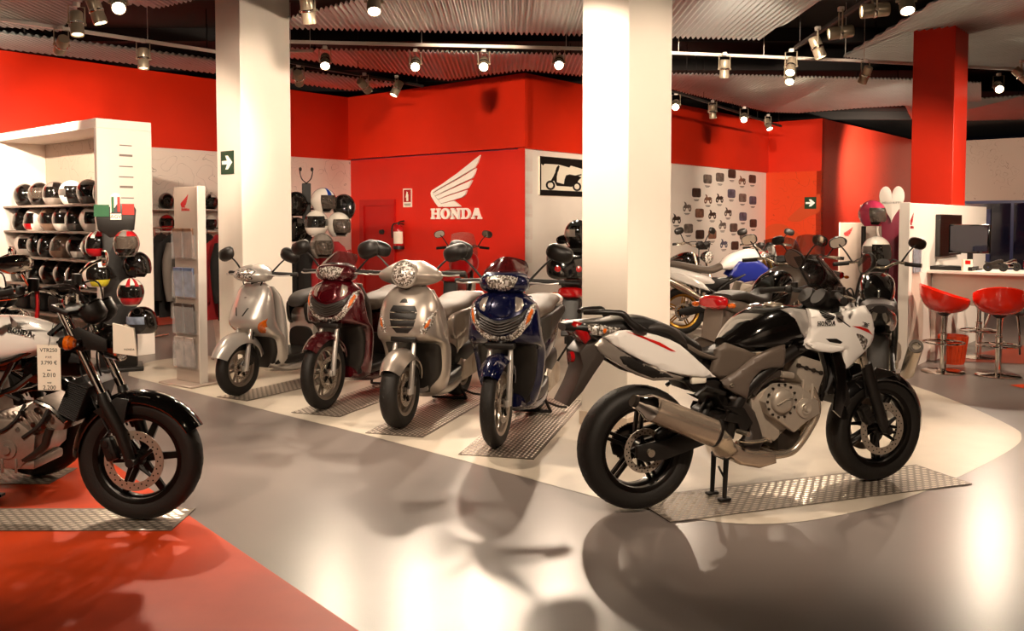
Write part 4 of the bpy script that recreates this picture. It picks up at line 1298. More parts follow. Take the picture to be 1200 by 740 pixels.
    mb = MB(); mb.panel([(-0.335, 0.984), (-0.256, 0.981), (-0.134, 0.959), (-0.177, 0.940), (-0.237, 0.921), (-0.293, 0.928), (-0.316, 0.954)], lambda x, z: side_y(x, z)+.004, .03, .015, .03, side=-1); mb.build2('indicator_lens', B['lens_clear'], root)
    mb = MB(); mb.panel([(-0.261, 0.960), (-0.224, 0.967), (-0.209, 0.945), (-0.242, 0.930)], lambda x, z: side_y(x, z)+.007, .01, .006, .03, side=-1); mb.build2('amber_bulb', B['lens_amber'], root)
    # grab rails
    for s in (-1, 1):
        mb = MB()
        g = [(-0.312, 1.035), (-0.257, 1.039), (-0.182, 1.037), (-0.140, 1.029), (-0.106, 0.989), (-0.059, 0.953), (-0.015, 0.938)]
        yy = [.03, .075, .105, .125, .135, .14, .13]
        mb.tube([(x, s*y, z) for (x, z), y in zip(g, yy)], [.012, .014, .014, .016, .018, .022, .014], 10, 4)
        mb.build('grab_rail', B['black_plastic'], root)
    # number plate hanger and plate
    mb = MB()
    h = [(-0.321, 0.882), (-0.232, 0.891), (-0.208, 0.846), (-0.227, 0.795), (-0.279, 0.729), (-0.339, 0.646), (-0.413, 0.574), (-0.431, 0.584), (-0.376, 0.683), (-0.340, 0.775), (-0.358, 0.841)]
    slabs(mb, h, -.085, .085, .006)
    mb.build('plate_hanger', B['dark_grey_plastic'], root)
    mb = MB()
    px, pz = [(-0.357, 0.814)][0]
    mb.cyl((px-.015, -.03, pz), (px-.035, -.03, pz), .028, seg=16); mb.build('reflector', B['tail_red'], root)
    # ---- half fairing
    fy = lambda x, z: .205 + .02*math.sin((z-.75)*7) - .4*max(0, x-1.16)**1.4 - .10*max(0, .78-z) - .22*max(0, z-.98)
    f_out = [(0.913, 1.030), (0.990, 1.014), (1.073, 0.998), (1.191, 1.012), (1.310, 1.031), (1.345, 0.979), (1.376, 0.917), (1.377, 0.846), (1.355, 0.809), (1.276, 0.753), (1.197, 0.691), (1.169, 0.684), (1.145, 0.745), (1.139, 0.797), (1.066, 0.786), (0.983, 0.795), (0.906, 0.817), (0.879, 0.837), (0.911, 0.876), (0.926, 0.930), (0.920, 0.985)]
    mb = MB(); mb.panel(f_out, fy, .02, .022, .04, side=-1)
    mb.build2('side_fairing', B['pearl_white'], root)
    mb = MB(); mb.panel([(0.887, 0.847), (0.963, 0.852), (1.057, 0.830), (1.130, 0.822), (1.136, 0.798), (1.052, 0.788), (0.959, 0.802)], lambda x, z: fy(x, z)+.012, .03, .012, .03, side=-1); mb.build2('fairing_lip', B['pearl_white'], root)
    mb = MB(); mb.panel([(1.007, 0.868), (1.079, 0.865), (1.118, 0.845), (1.107, 0.836), (1.035, 0.849)], lambda x, z: fy(x, z)+.003, .006, .002, .03, side=-1); mb.build2('air_slot', B['ink'], root)
    mb = MB(); mb.panel([(1.202, 0.892), (1.259, 0.876), (1.317, 0.845), (1.306, 0.808), (1.289, 0.786), (1.248, 0.834)], lambda x, z: fy(x, z)+.004, .01, .006, .02, side=-1); mb.build2('front_indicator', B['lens_clear'], root)
    mb = MB(); mb.panel([(1.173, 0.930), (1.241, 0.923), (1.310, 0.902), (1.351, 0.867), (1.316, 0.883), (1.241, 0.909)], lambda x, z: fy(x, z)+.002, .004, .0005, .03, side=-1); mb.build2('fairing_stripe', B['red_sticker'], root)
    # emblem and lettering on both flanks
    lx, lz = [(0.945, 0.939)][0]; lx2 = [(1.061, 0.930)][0][0]
    Wd = lx2-lx
    tx_, tz_ = [(1.240, 0.928)][0]
    for s in (-1, 1):
        mb = MB(); mb.panel([(1.082, 0.980), (1.167, 0.926), (1.159, 0.924), (1.077, 0.975)], lambda x, z: fy(x, z)+.002, .004, .0005, .03, side=s)
        y0 = s*(fy(lx+.05, lz)+.012)
        Mt = Matrix(((1, 0, 0, lx), (0, 0, -1, y0), (0, 1, 0, lz), (0, 0, 0, 1))) if s < 0 else Matrix(((-1, 0, 0, lx2), (0, 0, 1, y0), (0, 1, 0, lz), (0, 0, 0, 1)))
        hw = word_width('HONDA', .024)
        slab_word(mb, 'HONDA', 0, 0, .024, .002, Mt, stretch=Wd/hw)
        wing(mb, .006, .036, .085, .003, Mt @ Matrix.Diagonal((1.28, .78, 1, 1)), flip=(s < 0))
        for v in mb.bm.verts:
            if abs(abs(v.co.y)-abs(y0)) < .0045: v.co.y = s*(fy(v.co.x, v.co.z)+.005+abs(v.co.y-y0)*.6)
        mb.build('emblem', B['ink'], root); mb = MB()
        yt = fy(tx_+.03, tz_)+.003
        Mx = Matrix(((-s*1, 0, 0, tx_), (0, 0, s, s*yt), (0, 1, 0, tz_), (0, 0, 0, 1)))
        text_mesh(mb, 'CBF', .035, Mx @ Matrix.Rotation(.25*s, 4, 'Z'), .001, 'LEFT')
        mb.build('model_lettering', B['ink'], root)
    # nose between the flanks: headlight and black inner cowl
    mb = MB()
    mb.loft(hull([(1.16, 1.0, .16, .05), (1.24, .97, .15, .1), (1.33, .93, .12, .12), (1.40, .90, .09, .09), (1.44, .88, .05, .05)], 5, 24))
    mb.build('nose_cowl', B['pearl_white'], root)
    mb = MB(); mb.loft(hull([(1.36, .895, .10, .075), (1.42, .885, .085, .06), (1.46, .875, .045, .035)], 5, 24)); mb.build('headlight', B['lens_clear'], root)
    mb = MB()
    mb.panel([(1.103, 0.987), (1.153, 1.060), (1.260, 1.113), (1.300, 1.088), (1.354, 1.025), (1.245, 1.005)], lambda x, z: .14-.5*max(0, x-1.2)-.25*max(0, z-1.03), .012, .006, .03, side=-1); mb.build2('cockpit_trim', B['black_plastic'], root)
    # screen: smoked, swept
    mb = MB(); rings = []
    for i in range(9):
        t = i/8
        x = 1.33-.22*t+.02*math.sin(PI*t); z = 1.02+.29*t; w_ = .155-.055*t*t
        row = []
        for k in range(13):
            a = -1+2*k/12
            row.append((x-.10*abs(a)**2.2*(1-.3*t), a*w_, z-.02*a*a*t))
        rings.append(row)
    mb.loft(rings, cap=False, closed=False)
    bm = mb.bm
    r_ = bmesh.ops.extrude_face_region(bm, geom=bm.faces[:])
    for g in r_['geom']:
        if isinstance(g, bmesh.types.BMVert): g.co.x -= .004
    mb.build('windscreen', B['smoke'], root)
    # instruments, bars, controls
    mb = MB(); mb.box((1.15, 0, 1.05), (.09, .26, .10), (0, R(30), 0), .03, 3); mb.lathe([(0, .02), (.05, .02), (.055, 0)], (1.10, .055, 1.07), (-.8, 0, .6), 18); mb.lathe([(0, .02), (.05, .02), (.055, 0)], (1.10, -.055, 1.07), (-.8, 0, .6), 18)
    mb.build('instrument_cluster', B['black_plastic'], root)
    mb = MB()
    for s in (-1, 1):
        mb.tube([(1.16, s*.03, 1.07), (1.15, s*.12, 1.09), (1.08, s*.22, 1.10), (1.02, s*.33, 1.085)], .0115, 8, 4)
    mb.box((1.19, 0, 1.045), (.09, .2, .03), (0, 0, 0), .01)
    hb = mb.build('handlebar', B['black_plastic'], root)
    for s in (-1, 1):
        mb = MB(); mb.tube([(1.075, s*.225, 1.10), (1.015, s*.34, 1.083)], [.017, .018], 10); mb.cyl((1.018, s*.338, 1.084), (1.005, s*.36, 1.08), .02, seg=10); mb.build('grip', B['rubber'], hb)
        mb = MB(); lever(mb, (1.11, s*.20, 1.095), (1.075, s*.345, 1.075), .03); mb.build('lever', B['steel'], hb)
        mb = MB(); mb.box((1.085, s*.205, 1.10), (.035, .06, .045), (0, 0, s*-.4), .01); mb.cyl((1.12, s*.2, 1.10), (1.12, s*.2, 1.14), .022, seg=12); mb.build('switch_gear', B['black_plastic'], hb)
    mirror_part('mirror', root, (1.24, -.17, 1.06), (1.20, -.30, 1.27), .075, .05, R(-12), 'black_plastic', tilt=R(-25))
    mirror_part('mirror', root, (1.24, .17, 1.06), (1.20, .30, 1.27), .075, .05, R(12), 'black_plastic', tilt=R(25))
    # cables and hoses around the head stock
    mb = MB()
    for s in (-1, 1):
        mb.tube([(1.12, s*.2, 1.10), (1.24, s*.14, 1.12), (1.31, s*.1, .98), (1.33, s*.10, .80), (1.40, s*.09, .50)], .005, 6, 5)
        mb.tube([(1.10, s*.18, 1.09), (1.2, s*.08, 1.06), (1.2, s*.09, .86), (1.08, s*.13, .78)], .006, 6, 5)
    mb.box((1.27, 0, .80), (.10, .16, .10), (0, 0, 0), .02)
    mb.cyl((1.34, -.13, .83), (1.30, -.13, .85), .03, seg=12); mb.cyl((1.34, .13, .83), (1.30, .13, .85), .03, seg=12)
    mb.build('cables', B['wire'], root)
    mb = MB(); mb.box((1.30, 0, .745), (.11, .25, .035), (0, R(-20), 0), .01); mb.box((1.22, 0, .985), (.1, .23, .03), (0, R(-20), 0), .01); mb.build('fork_clamp', B['black_plastic'], root)
    return root
cbf = build_cbf()

# ------------------------------------------------------------------ the white naked bike cut by the left edge
def build_naked(loc, rz, label, paint, tag_on=True):
    root = empty('motorcycle', loc, rz, label, 'motorcycle')
    B = M_
    PNT = B[paint]
    wheel('rear_wheel', root, (0, 0, .31), .31, .14, .215, 6, B['rim_black'], 'blade', .11, (-.09,), .045, .16, 80)
    wheel('front_wheel', root, (1.412, 0, .312), .312, .115, .222, 6, B['rim_black'], 'blade', .15, (-.075,), .04, .12, 65)
    F1 = [(1.075, 1.059), (1.280, 0.624)]
    for s in (-1, 1):
        mb = MB(); mb.cyl((F1[0][0]-.01, s*.1, F1[0][1]+.02), (F1[1][0], s*.1, F1[1][1]), .0205, seg=14); mb.build('fork_tube', B['chrome'], root)
        mb = MB(); mb.tube([(F1[1][0]-.012, s*.1, F1[1][1]+.03), (F1[1][0]+.0, s*.1, F1[1][1]-.01), (1.36, s*.1, .46), (1.405, s*.095, .312)], [.024, .031, .03, .026], 14)
        mb.cyl((1.412, s*.125, .312), (1.412, s*.06, .312), .022, seg=14)
        mb.build('fork_leg', B['black_plastic'], root)
    caliper('brake_caliper', root, (1.30, -.09, .375), R(70), 'black_plastic', 1.0)
    mb = MB(); rings = []
    for i in range(19):
        a = R(28+150*i/18)
        row = []
        for k in range(9):
            t = -1+2*k/8
            rr_ = .342+.012*max(0, 1-i/5) - .05*abs(t)**2.4
            row.append((1.412+rr_*math.cos(a), t*.078, .312+rr_*math.sin(a)))
        back = [(1.412+(math.hypot(p[0]-1.412, p[2]-.312)-.006)*math.cos(a), p[1]*.97, .312+(math.hypot(p[0]-1.412, p[2]-.312)-.006)*math.sin(a)) for p in reversed(row)]
        rings.append(row+back)
    mb.loft(rings); mb.build('front_mudguard', B['black_gloss'], root)
    mb = MB(); slabs(mb, [(1.22, .56), (1.34, .63), (1.40, .62), (1.36, .44), (1.32, .44), (1.28, .52)], -.088, -.10, .004); mb.build2('mudguard_stay', B['black_plastic'], root)
    # yokes, bar, clocks, lamp
    mb = MB(); hx, hz = F1[0]
    mb.box((hx+.0, 0, hz-.0), (.10, .25, .03), (0, R(20), 0), .01); mb.box((hx+.07, 0, hz-.17), (.11, .25, .035), (0, R(20), 0), .01)
    mb.cyl((hx-.05, 0, hz-.005), (hx+.01, 0, hz-.2), .03, seg=14); mb.build('fork_yoke', B['black_plastic'], root)
    mb = MB()
    for s in (-1, 1):
        mb.tube([(hx-.02, 0, hz+.06), (hx-.02, s*.07, hz+.06), (hx-.05, s*.14, hz+.10), (hx-.13, s*.22, hz+.105), (hx-.24, s*.345, hz+.08)], .0115, 8, 4)
        mb.box((hx-.02, s*.05, hz+.04), (.035, .035, .05), (0, 0, 0), .006, 1)
    hb = mb.build('handlebar', B['chrome'], root)
    for s in (-1, 1):
        mb = MB(); mb.tube([(hx-.15, s*.245, hz+.1), (hx-.255, s*.365, hz+.078)], [.0165, .018], 10); mb.cyl((hx-.25, s*.36, hz+.079), (hx-.27, s*.385, hz+.075), .02, seg=10); mb.build('grip', B['rubber'], hb)
        mb = MB(); lever(mb, (hx-.09, s*.2, hz+.10), (hx-.18, s*.37, hz+.07), .04); mb.build('lever', B['chrome'], hb)
        mb = MB(); mb.box((hx-.13, s*.215, hz+.105), (.04, .06, .045), (0, 0, s*-.5), .01); mb.cyl((hx-.085, s*.19, hz+.1), (hx-.08, s*.19, hz+.16), .024, seg=14); mb.build('switch_gear', B['black_plastic'], hb)
    for s in (-1, 1):
        mb = MB(); b = Vector((hx+.125, s*.05, hz+.0))
        mb.lathe([(0, -.075), (.035, -.07), (.058, -.045), (.062, -.01), (.062, .02), (.056, .026)], b, (-.55, 0, .83), 24); c_ = mb.build('instrument_pod', B['black_plastic'], root)
        mb = MB(); mb.lathe([(0, .021), (.056, .021), (.056, .018)], b, (-.55, 0, .83), 24); mb.build('dial', B['screen_black'], c_)
        mb = MB(); mb.lathe([(.056, .02), (.063, .024), (.064, .014)], b, (-.55, 0, .83), 24); mb.build('bezel', B['chrome'], c_)
    lx, lz = hx+.23, hz-.17
    mb = MB(); mb.lathe([(0, -.11), (.05, -.10), (.082, -.05), (.09, 0), (.088, .02)], (lx, 0, lz), (1, 0, -.08), 28); lp = mb.build('headlight', B['black_gloss'], root)
    mb = MB(); mb.lathe([(.086, .015), (.093, .022), (.09, .032), (.084, .03)], (lx, 0, lz), (1, 0, -.08), 28); mb.build('rim_ring', B['chrome'], lp)
    mb = MB(); mb.lathe([(0, .05), (.04, .046), (.075, .034), (.086, .024)], (lx, 0, lz), (1, 0, -.08), 28); mb.build('lens', B['lens_clear'], lp)
    mb = MB(); slabs(mb, [(hx+.05, hz-.1), (hx+.09, hz-.08), (lx+.0, lz+.03), (lx, lz-.03), (hx+.09, hz-.19)], -.105, -.115, .004); mb.build2('lamp_bracket', B['black_plastic'], root)
    for s in (-1, 1):
        mb = MB(); mb.cyl((hx+.10, s*.1, hz-.145), (hx+.105, s*.2, hz-.145), .009, seg=8); mb.lathe([(0, -.045), (.025, -.04), (.036, 0), (.035, .012)], (hx+.1, s*.215, hz-.145), (1, 0, 0), 18); i_ = mb.build('indicator', B['black_plastic'], root)
        mb = MB(); mb.lathe([(0, .032), (.02, .028), (.034, .01)], (hx+.1, s*.215, hz-.145), (1, 0, 0), 18); mb.lathe([(.0355, -.012), (.037, 0), (.0355, .012)], (hx+.1, s*.215, hz-.145), (1, 0, 0), 18); mb.build('amber_lens', B['lens_amber'], i_)
    mr = [(1.132, 1.179), (1.048, 1.270), (0.984, 1.314), (1.318, 1.132), (1.320, 1.231)]
    mirror_part('mirror', root, (hx-.1, -.19, hz+.12), (mr[1][0]-.05, -.33, hz+.235), .085, .045, R(-25), 'chrome', tilt=0, depth=.02, stem_m='chrome')
    mirror_part('mirror', root, (hx-.1, .19, hz+.12), (mr[1][0]+.02, .34, hz+.235), .085, .045, R(25), 'chrome', tilt=0, depth=.02, stem_m='chrome')
    # tank
    tk = [(0.422, 0.933), (0.522, 0.985), (0.633, 1.020), (0.766, 1.021), (0.867, 1.000), (0.954, 0.967), (1.023, 0.920), (1.049, 0.886)]
    secs = []
    for i, (x, z) in enumerate(tk):
        low = [.86, .80, .78, .79, .81, .84, .87, .885][i]; wv = [.07, .11, .135, .15, .15, .135, .10, .05][i]
        secs.append((x, (z+low)/2, wv, max(.012, (z-low)/2), 2.9))
    mb = MB(); mb.loft(hull(secs, 6, 36)); mb.build('fuel_tank', PNT, root)
    mb = MB()
    ux, uz = [(0.834, 0.955)][0]
    Mt = Matrix(((1, 0, 0, ux), (0, .0, -1, -.1525), (0, 1, 0, uz), (0, 0, 0, 1))) @ Matrix.Rotation(-.16, 4, 'Z')
    hw = word_width('HONDA', .026); slab_word(mb, 'HONDA', 0, 0, .026, .004, Mt, stretch=.125/hw)
    mb.build('tank_lettering', B['ink'], root)
    mb = MB(); wing(mb, .0, .034, .05, .004, Mt, flip=True); mb.build('wing_mark', B['logo_grey'], root)
    # seat and tail, out of the picture to the left
    mb = MB(); mb.loft(hull([(-.32, .86, .09, .03), (-.1, .85, .12, .045), (.15, .82, .14, .05), (.38, .79, .13, .05), (.54, .84, .08, .05)], 5, 24)); mb.build('seat', B['seat_black'], root)
    mb = MB(); mb.loft(hull([(-.46, .85, .04, .03), (-.3, .81, .09, .05), (0, .76, .11, .07), (.3, .70, .12, .07), (.45, .68, .1, .05)], 5, 24)); mb.build('tail_cowl', PNT, root)
    mb = MB(); mb.ell((-.46, 0, .84), (.04, .07, .04)); mb.build('tail_light', B['tail_red'], root)
    # trellis frame
    mb = MB()
    for s in (-1, 1):
        mb.tube([(hx-.03, s*.04, hz-.08), (.85, s*.13, .82), (.45, s*.13, .74), (.05, s*.11, .78)], .017, 8, 3)
        mb.tube([(hx-.02, s*.04, hz-.16), (.86, s*.14, .68), (.50, s*.14, .58)], .017, 8, 3)
        mb.tube([(.85, s*.13, .82), (.76, s*.14, .65), (.60, s*.13, .76), (.50, s*.13, .58), (.42, s*.13, .74)], .014, 8, 0)
        mb.tube([(.50, s*.14, .60), (.45, s*.14, .46), (.48, s*.12, .34)], .024, 8, 3)
        mb.tube([(.1, s*.11, .78), (.45, s*.13, .55)], .014, 8)
    mb.box((.62, 0, .78), (.5, .2, .1), (0, R(-6), 0), .03); mb.box((.36, 0, .62), (.28, .2, .26), (0, 0, 0), .04)
    mb.build('frame', B['black_gloss'], root)
    # V-twin engine
    eng = MB()
    slabs(eng, [(.50, .33), (.55, .28), (.86, .28), (.95, .36), (.96, .45), (.86, .53), (.62, .54), (.50, .47)], -.15, .15, .02)
    eng.box((.74, 0, .30), (.40, .26, .05), (0, 0, 0), .015)
    for k in range(5):
        eng.box((.58+.07*k, -.152, .30), (.012, .01, .07), (0, 0, 0), .003, 1)
    for k in range(9):
        a = 2*PI*k/9; eng.cyl((.64+.115*math.cos(a), -.162, .40+.115*math.sin(a)), (.64+.115*math.cos(a), -.148, .40+.115*math.sin(a)), .008, seg=6)
    eo = eng.build('engine', B['engine_warm'], root)
    for pp, rr in (([(.90, -.13, .60), (.86, -.155, .52), (.78, -.16, .47), (.72, -.155, .52)], .008), ([(1.02, -.13, .58), (.98, -.15, .50), (.90, -.155, .44)], .010), ([(.72, -.14, .70), (.80, -.15, .66), (.88, -.14, .62)], .008)):
        mb = MB(); mb.tube(pp, rr, 8, 4); mb.build('coolant_hose', B['rubber'], root)
    mb = MB(); mb.box((.70, -.12, .66), (.14, .06, .10), (0, R(-30), 0), .02); mb.cyl((.66, -.155, .62), (.66, -.12, .62), .035, seg=14); mb.build('carburettor', B['engine_dark'], root)
    mb = MB(); mb.lathe([(0, -.03), (.05, -.028), (.085, -.02), (.09, 0), (.105, .003), (.106, .012)], (.64, -.15, .40), (0, 1, 0), 28); mb.build('clutch_cover', B['engine_dark'], eo)
    mb = MB(); mb.lathe([(0, -.02), (.02, -.02), (.022, -.01), (.045, -.008), (.05, .01)], (.82, -.15, .38), (0, 1, 0), 20); mb.build('filter_cover', B['engine_warm'], eo)
    cyl = [(0.790, 0.497), (0.948, 0.625), (1.025, 0.584), (1.100, 0.513), (1.082, 0.471), (0.987, 0.461), (0.891, 0.405), (0.814, 0.421)]
    mb = MB(); slabs(mb, cyl, -.12, .12, .012)
    dx, dz = cyl[1][0]-cyl[0][0], cyl[1][1]-cyl[0][1]
    co_ = mb.build('front_cylinder', B['engine_warm'], root)
    mb = MB()
    for k in range(7):
        f = .1+.55*k/6
        cx, cz = cyl[0][0]+(cyl[3][0]-cyl[0][0])*f, cyl[0][1]-.02+(cyl[3][1]-cyl[0][1])*f+.03
        mb.box((cx, 0, cz), (.010, .27, .13), (0, R(-38), 0), .002, 1)
    mb.build('cylinder_fin', B['engine_warm'], co_)
    mb = MB()
    for k, (u, v) in enumerate([(0.899, 0.561), (0.968, 0.575), (1.027, 0.538), (0.949, 0.503), (0.871, 0.477), (1.000, 0.496)]):
        mb.cyl((u, -.135, v), (u, -.15, v), .014, seg=8)
    mb.tube([(cyl[1][0], -.128, cyl[1][1]-.01), (cyl[2][0], -.13, cyl[2][1]), (cyl[3][0], -.128, cyl[3][1])], .012, 6)
    mb.build('cam_cover_bolt', B['chrome'], co_)
    mb = MB(); slabs(mb, [(.58, .52), (.70, .54), (.66, .76), (.50, .74)], -.11, .11, .02); mb.build('rear_cylinder', B['engine_warm'], root)
    rd = [(1.130, 0.719), (1.228, 0.687), (1.160, 0.518), (1.063, 0.563)]
    mb = MB(); slabs(mb, rd, -.14, .14, .006)
    for k in range(18):
        f = (k+.5)/18
        x = rd[0][0]+(rd[3][0]-rd[0][0])*f; z = rd[0][1]+(rd[3][1]-rd[0][1])*f
        x2 = rd[1][0]+(rd[2][0]-rd[1][0])*f; z2 = rd[1][1]+(rd[2][1]-rd[1][1])*f
        mb.tube([(x+.005, -.146, z), (x2-.005, -.146, z2)], .0035, 4)
    mb.build('radiator', B['black_plastic'], root)
    mb = MB()
    h1 = [(1.025, 0.483), (1.007, 0.437), (0.989, 0.390), (0.919, 0.343), (0.772, 0.303)]
    mb.tube([(x, -.13, z) for x, z in h1]+[(.4, -.15, .22), (.2, -.18, .26)], .021, 10, 5)
    mb.tube([(.55, -.1, .72), (.42, -.15, .66), (.36, -.17, .50), (.28, -.18, .35), (.2, -.19, .28)], .02, 10, 4)
    mb.build('exhaust_pipe', B['engine_dark'], root)
    mb = MB(); mb.tube([(.2, -.19, .28), (.12, -.2, .30), (-.25, -.21, .42), (-.3, -.21, .435)], [.022, .05, .055, .045], 20); mb.build('muffler', B['steel_brushed'], root)
    mb = MB()
    for s in (-1, 1):
        slabs(mb, [(-.05, .28), (-.05, .34), (.45, .47), (.5, .38), (.1, .27)], s*.1, s*.13, .01)
    mb.cyl((.45, -.12, .42), (.45, .12, .42), .04, seg=12)
    mb.build('swing_arm', B['black_plastic'], root)
    mb = MB(); mb.tube([(.12, .1, .74), (.05, .1, .36)], .03, 10); mb.build2('shock_absorber', B['black_plastic'], root)
    mb = MB()
    for s in (-1, 1):
        mb.tube([(hx-.1, s*.2, hz+.1), (hx+.07, s*.12, hz+.12), (hx+.12, s*.07, hz-.05), (hx+.08, s*.08, hz-.3), (1.30, s*.09, .45)], .005, 6, 5)
    mb.box((hx+.0, 0, hz-.26), (.14, .12, .16), (0, 0, 0), .03)
    mb.tube([(hx-.09, -.16, hz+.11), (hx+.03, -.03, hz+.09), (hx+.13, -.03, hz-.05), (.95, -.1, .85)], .006, 6, 5)
    mb.build('cables', B['wire'], root)
    mb = MB(); mb.tube([(hx-.08, -.17, hz+.14), (hx-.07, -.18, hz+.05), (hx-.075, -.18, hz-.03)], .01, 6, 3); mb.build('red_strap', B['red_plastic'], root)
    mb = MB(); mb.cyl((.46, -.13, .36), (.46, -.26, .36), .012, seg=8); mb.build2('foot_peg', B['rubber'], root)
    mb = MB(); mb.tube([(.55, .12, .3), (.50, .2, .16), (.46, .30, .012)], .012, 8); mb.box((.46, .31, .008), (.06, .04, .014)); mb.build('side_stand', B['black_plastic'], root)
    mb = MB(); mb.panel([(.9, .80), (1.04, .87), (1.10, .90), (1.05, .78), (.95, .70), (.88, .72)], lambda x, z: .13, .02, .012, .05, side=-1); mb.build2('side_shroud', B['black_gloss'], root)
    return root, hx, hz
VA = R(-3)
vtr, VHX, VHZ = build_naked((-1.87-1.40*math.cos(VA), 4.40-1.40*math.sin(VA), .0098), VA, 'white-tanked naked motorcycle with a price tag at the left edge', 'pearl_white')
# price tag hung from the tank
(tx0, tz0), (tx1, tz1) = [(1.009, 0.683), (1.123, 0.902)]
pt = empty('price_tag', vtr.matrix_basis @ Vector(((tx0+tx1)/2, -.2, tz1)), VA, 'cream price tag hanging below the white fuel tank', 'price tag')
w_, h_ = tx1-tx0, tz1-tz0
Mq = Matrix(((1, 0, 0, -w_/2), (0, 0, -1, 0), (0, 1, 0, -h_), (0, 0, 0, 1)))
mb = MB(); mb.prism(_rect(0, 0, w_, h_), -.0015, 0, Mq); mb.build('card', M_['paper'], pt)
mb = MB(); mb.tube([(0, 0, -.005), (0, .02, .05), (.0, .045, .10)], .0015, 5); mb.build('string', M_['wire'], pt)
for i, (t, sz) in enumerate((('VTR250', .026), ('P.V.P.', .014), ('3.790 €', .026), ('mat.', .011), ('2.010', .029), ('total', .011), ('2.200', .029))):
    mb = MB(); text_mesh(mb, t, sz, Mq @ Matrix.Translation((w_/2, h_*(.845-.138*i), .0005)), .0006)
    mb.build('price_print', M_['ink'], pt)
# white card panel beside the lamp
cp = [(1.335, 0.998), (1.441, 0.973), (1.455, 0.836), (1.336, 0.851)]
wc = MB(); slabs(wc, cp, -.012, .0, .002, 1)
o = wc.build('card_panel', M_['paper'])
o.location = vtr.location + Vector((math.sin(VA)*.10, -math.cos(VA)*.10, 0)); o.rotation_euler = (0, 0, VA)
tag(o, 'white card panel at the headlight of the left edge motorcycle', 'card')
mb = MB(); lx, lz = [(1.417, 0.865)][0]
text_mesh(mb, 'HONDA', .014, Matrix(((1, 0, 0, lx), (0, 0, -1, -.0125), (0, 1, 0, lz), (0, 0, 0, 1))), .0005)
mb.build('printed_word', M_['ink'], o)
# a second, dark one parked behind it: only its front end reaches into the picture
fx, fy_ = [(-2.787, 5.162)][0]
v2 = copy_tree(vtr)
v2.location = (fx-1.41*math.cos(VA), fy_-1.41*math.sin(VA), .0098)
v2['label'] = 'dark motorcycle behind the white-tanked one, mostly hidden by it'
for ch in kids(v2):
    if ch.name.split('.')[0] in ('tank_lettering', 'wing_mark', 'red_strap'):
        bpy.data.objects.remove(ch)
    elif ch.name.split('.')[0] in ('fuel_tank', 'tail_cowl'):
        ch.data = ch.data.copy(); ch.data.materials.clear(); ch.data.materials.append(M_['black_gloss'])

# ------------------------------------------------------------------ the four scooters in a row
def fender(c, r, hw, a0, a1, depth=.05, n=15, endtaper=.0, thick=.006):
    mb = MB(); rings = []
    for i in range(n+1):
        u = i/n; a = R(a0+(a1-a0)*u)
        f = 1 - endtaper*(2*abs(u-.5))**3
        row = []
        for k in range(11):
            t = -1+2*k/10
            rr_ = r - depth*abs(t)**2.6
            row.append((c[0]+rr_*math.cos(a), c[1]+t*hw*f, c[2]+rr_*math.sin(a)))
        back = []
        for k in range(10, -1, -1):
            t = -1+2*k/10
            rr_ = r - thick - depth*abs(t)**2.6
            back.append((c[0]+rr_*math.cos(a), c[1]+t*(hw-thick)*f, c[2]+rr_*math.sin(a)))
        rings.append(row+back)
    mb.loft(rings)
    return mb

class Front:
    """front surface of a vhull: x at (y, z)"""
    def __init__(s, secs):
        S = [tuple(q)+((2.4,) if len(q) == 4 else ()) for q in secs]
        s.S = spline(S, 6)
    def __call__(s, y, z):
        S = s.S
        for a, b in zip(S, S[1:]):
            if a[0] <= z <= b[0] or b is S[-1]:
                t = 0 if b[0] == a[0] else max(0, min(1, (z-a[0])/(b[0]-a[0])))
                q = [p+(r-p)*t for p, r in zip(a, b)]
                if z < S[0][0]: q = S[0]
                cx, hx = (q[1]+q[2])/2, (q[1]-q[2])/2
                u = min(.995, abs(y)/max(q[3], .01))
                return cx+hx*(1-u**q[4])**(1/q[4])
        return S[-1][1]
SWAP = Matrix(((0, 1, 0, 0), (1, 0, 0, 0), (0, 0, 1, 0), (0, 0, 0, 1)))
def facepanel(name, m, root, front, out, off=.004, thick=.02, rr=.008, n=0, mirror=False, step=.03):
    """panel laid on the front surface; out in (y, z)"""
    mb = MB(); mb.panel(out, lambda a, c: front(a, c)+off, thick, rr, step, n=n, M=SWAP)
    o = mb.build(name, m, root)
    if mirror: flip_copy(o)
    return o

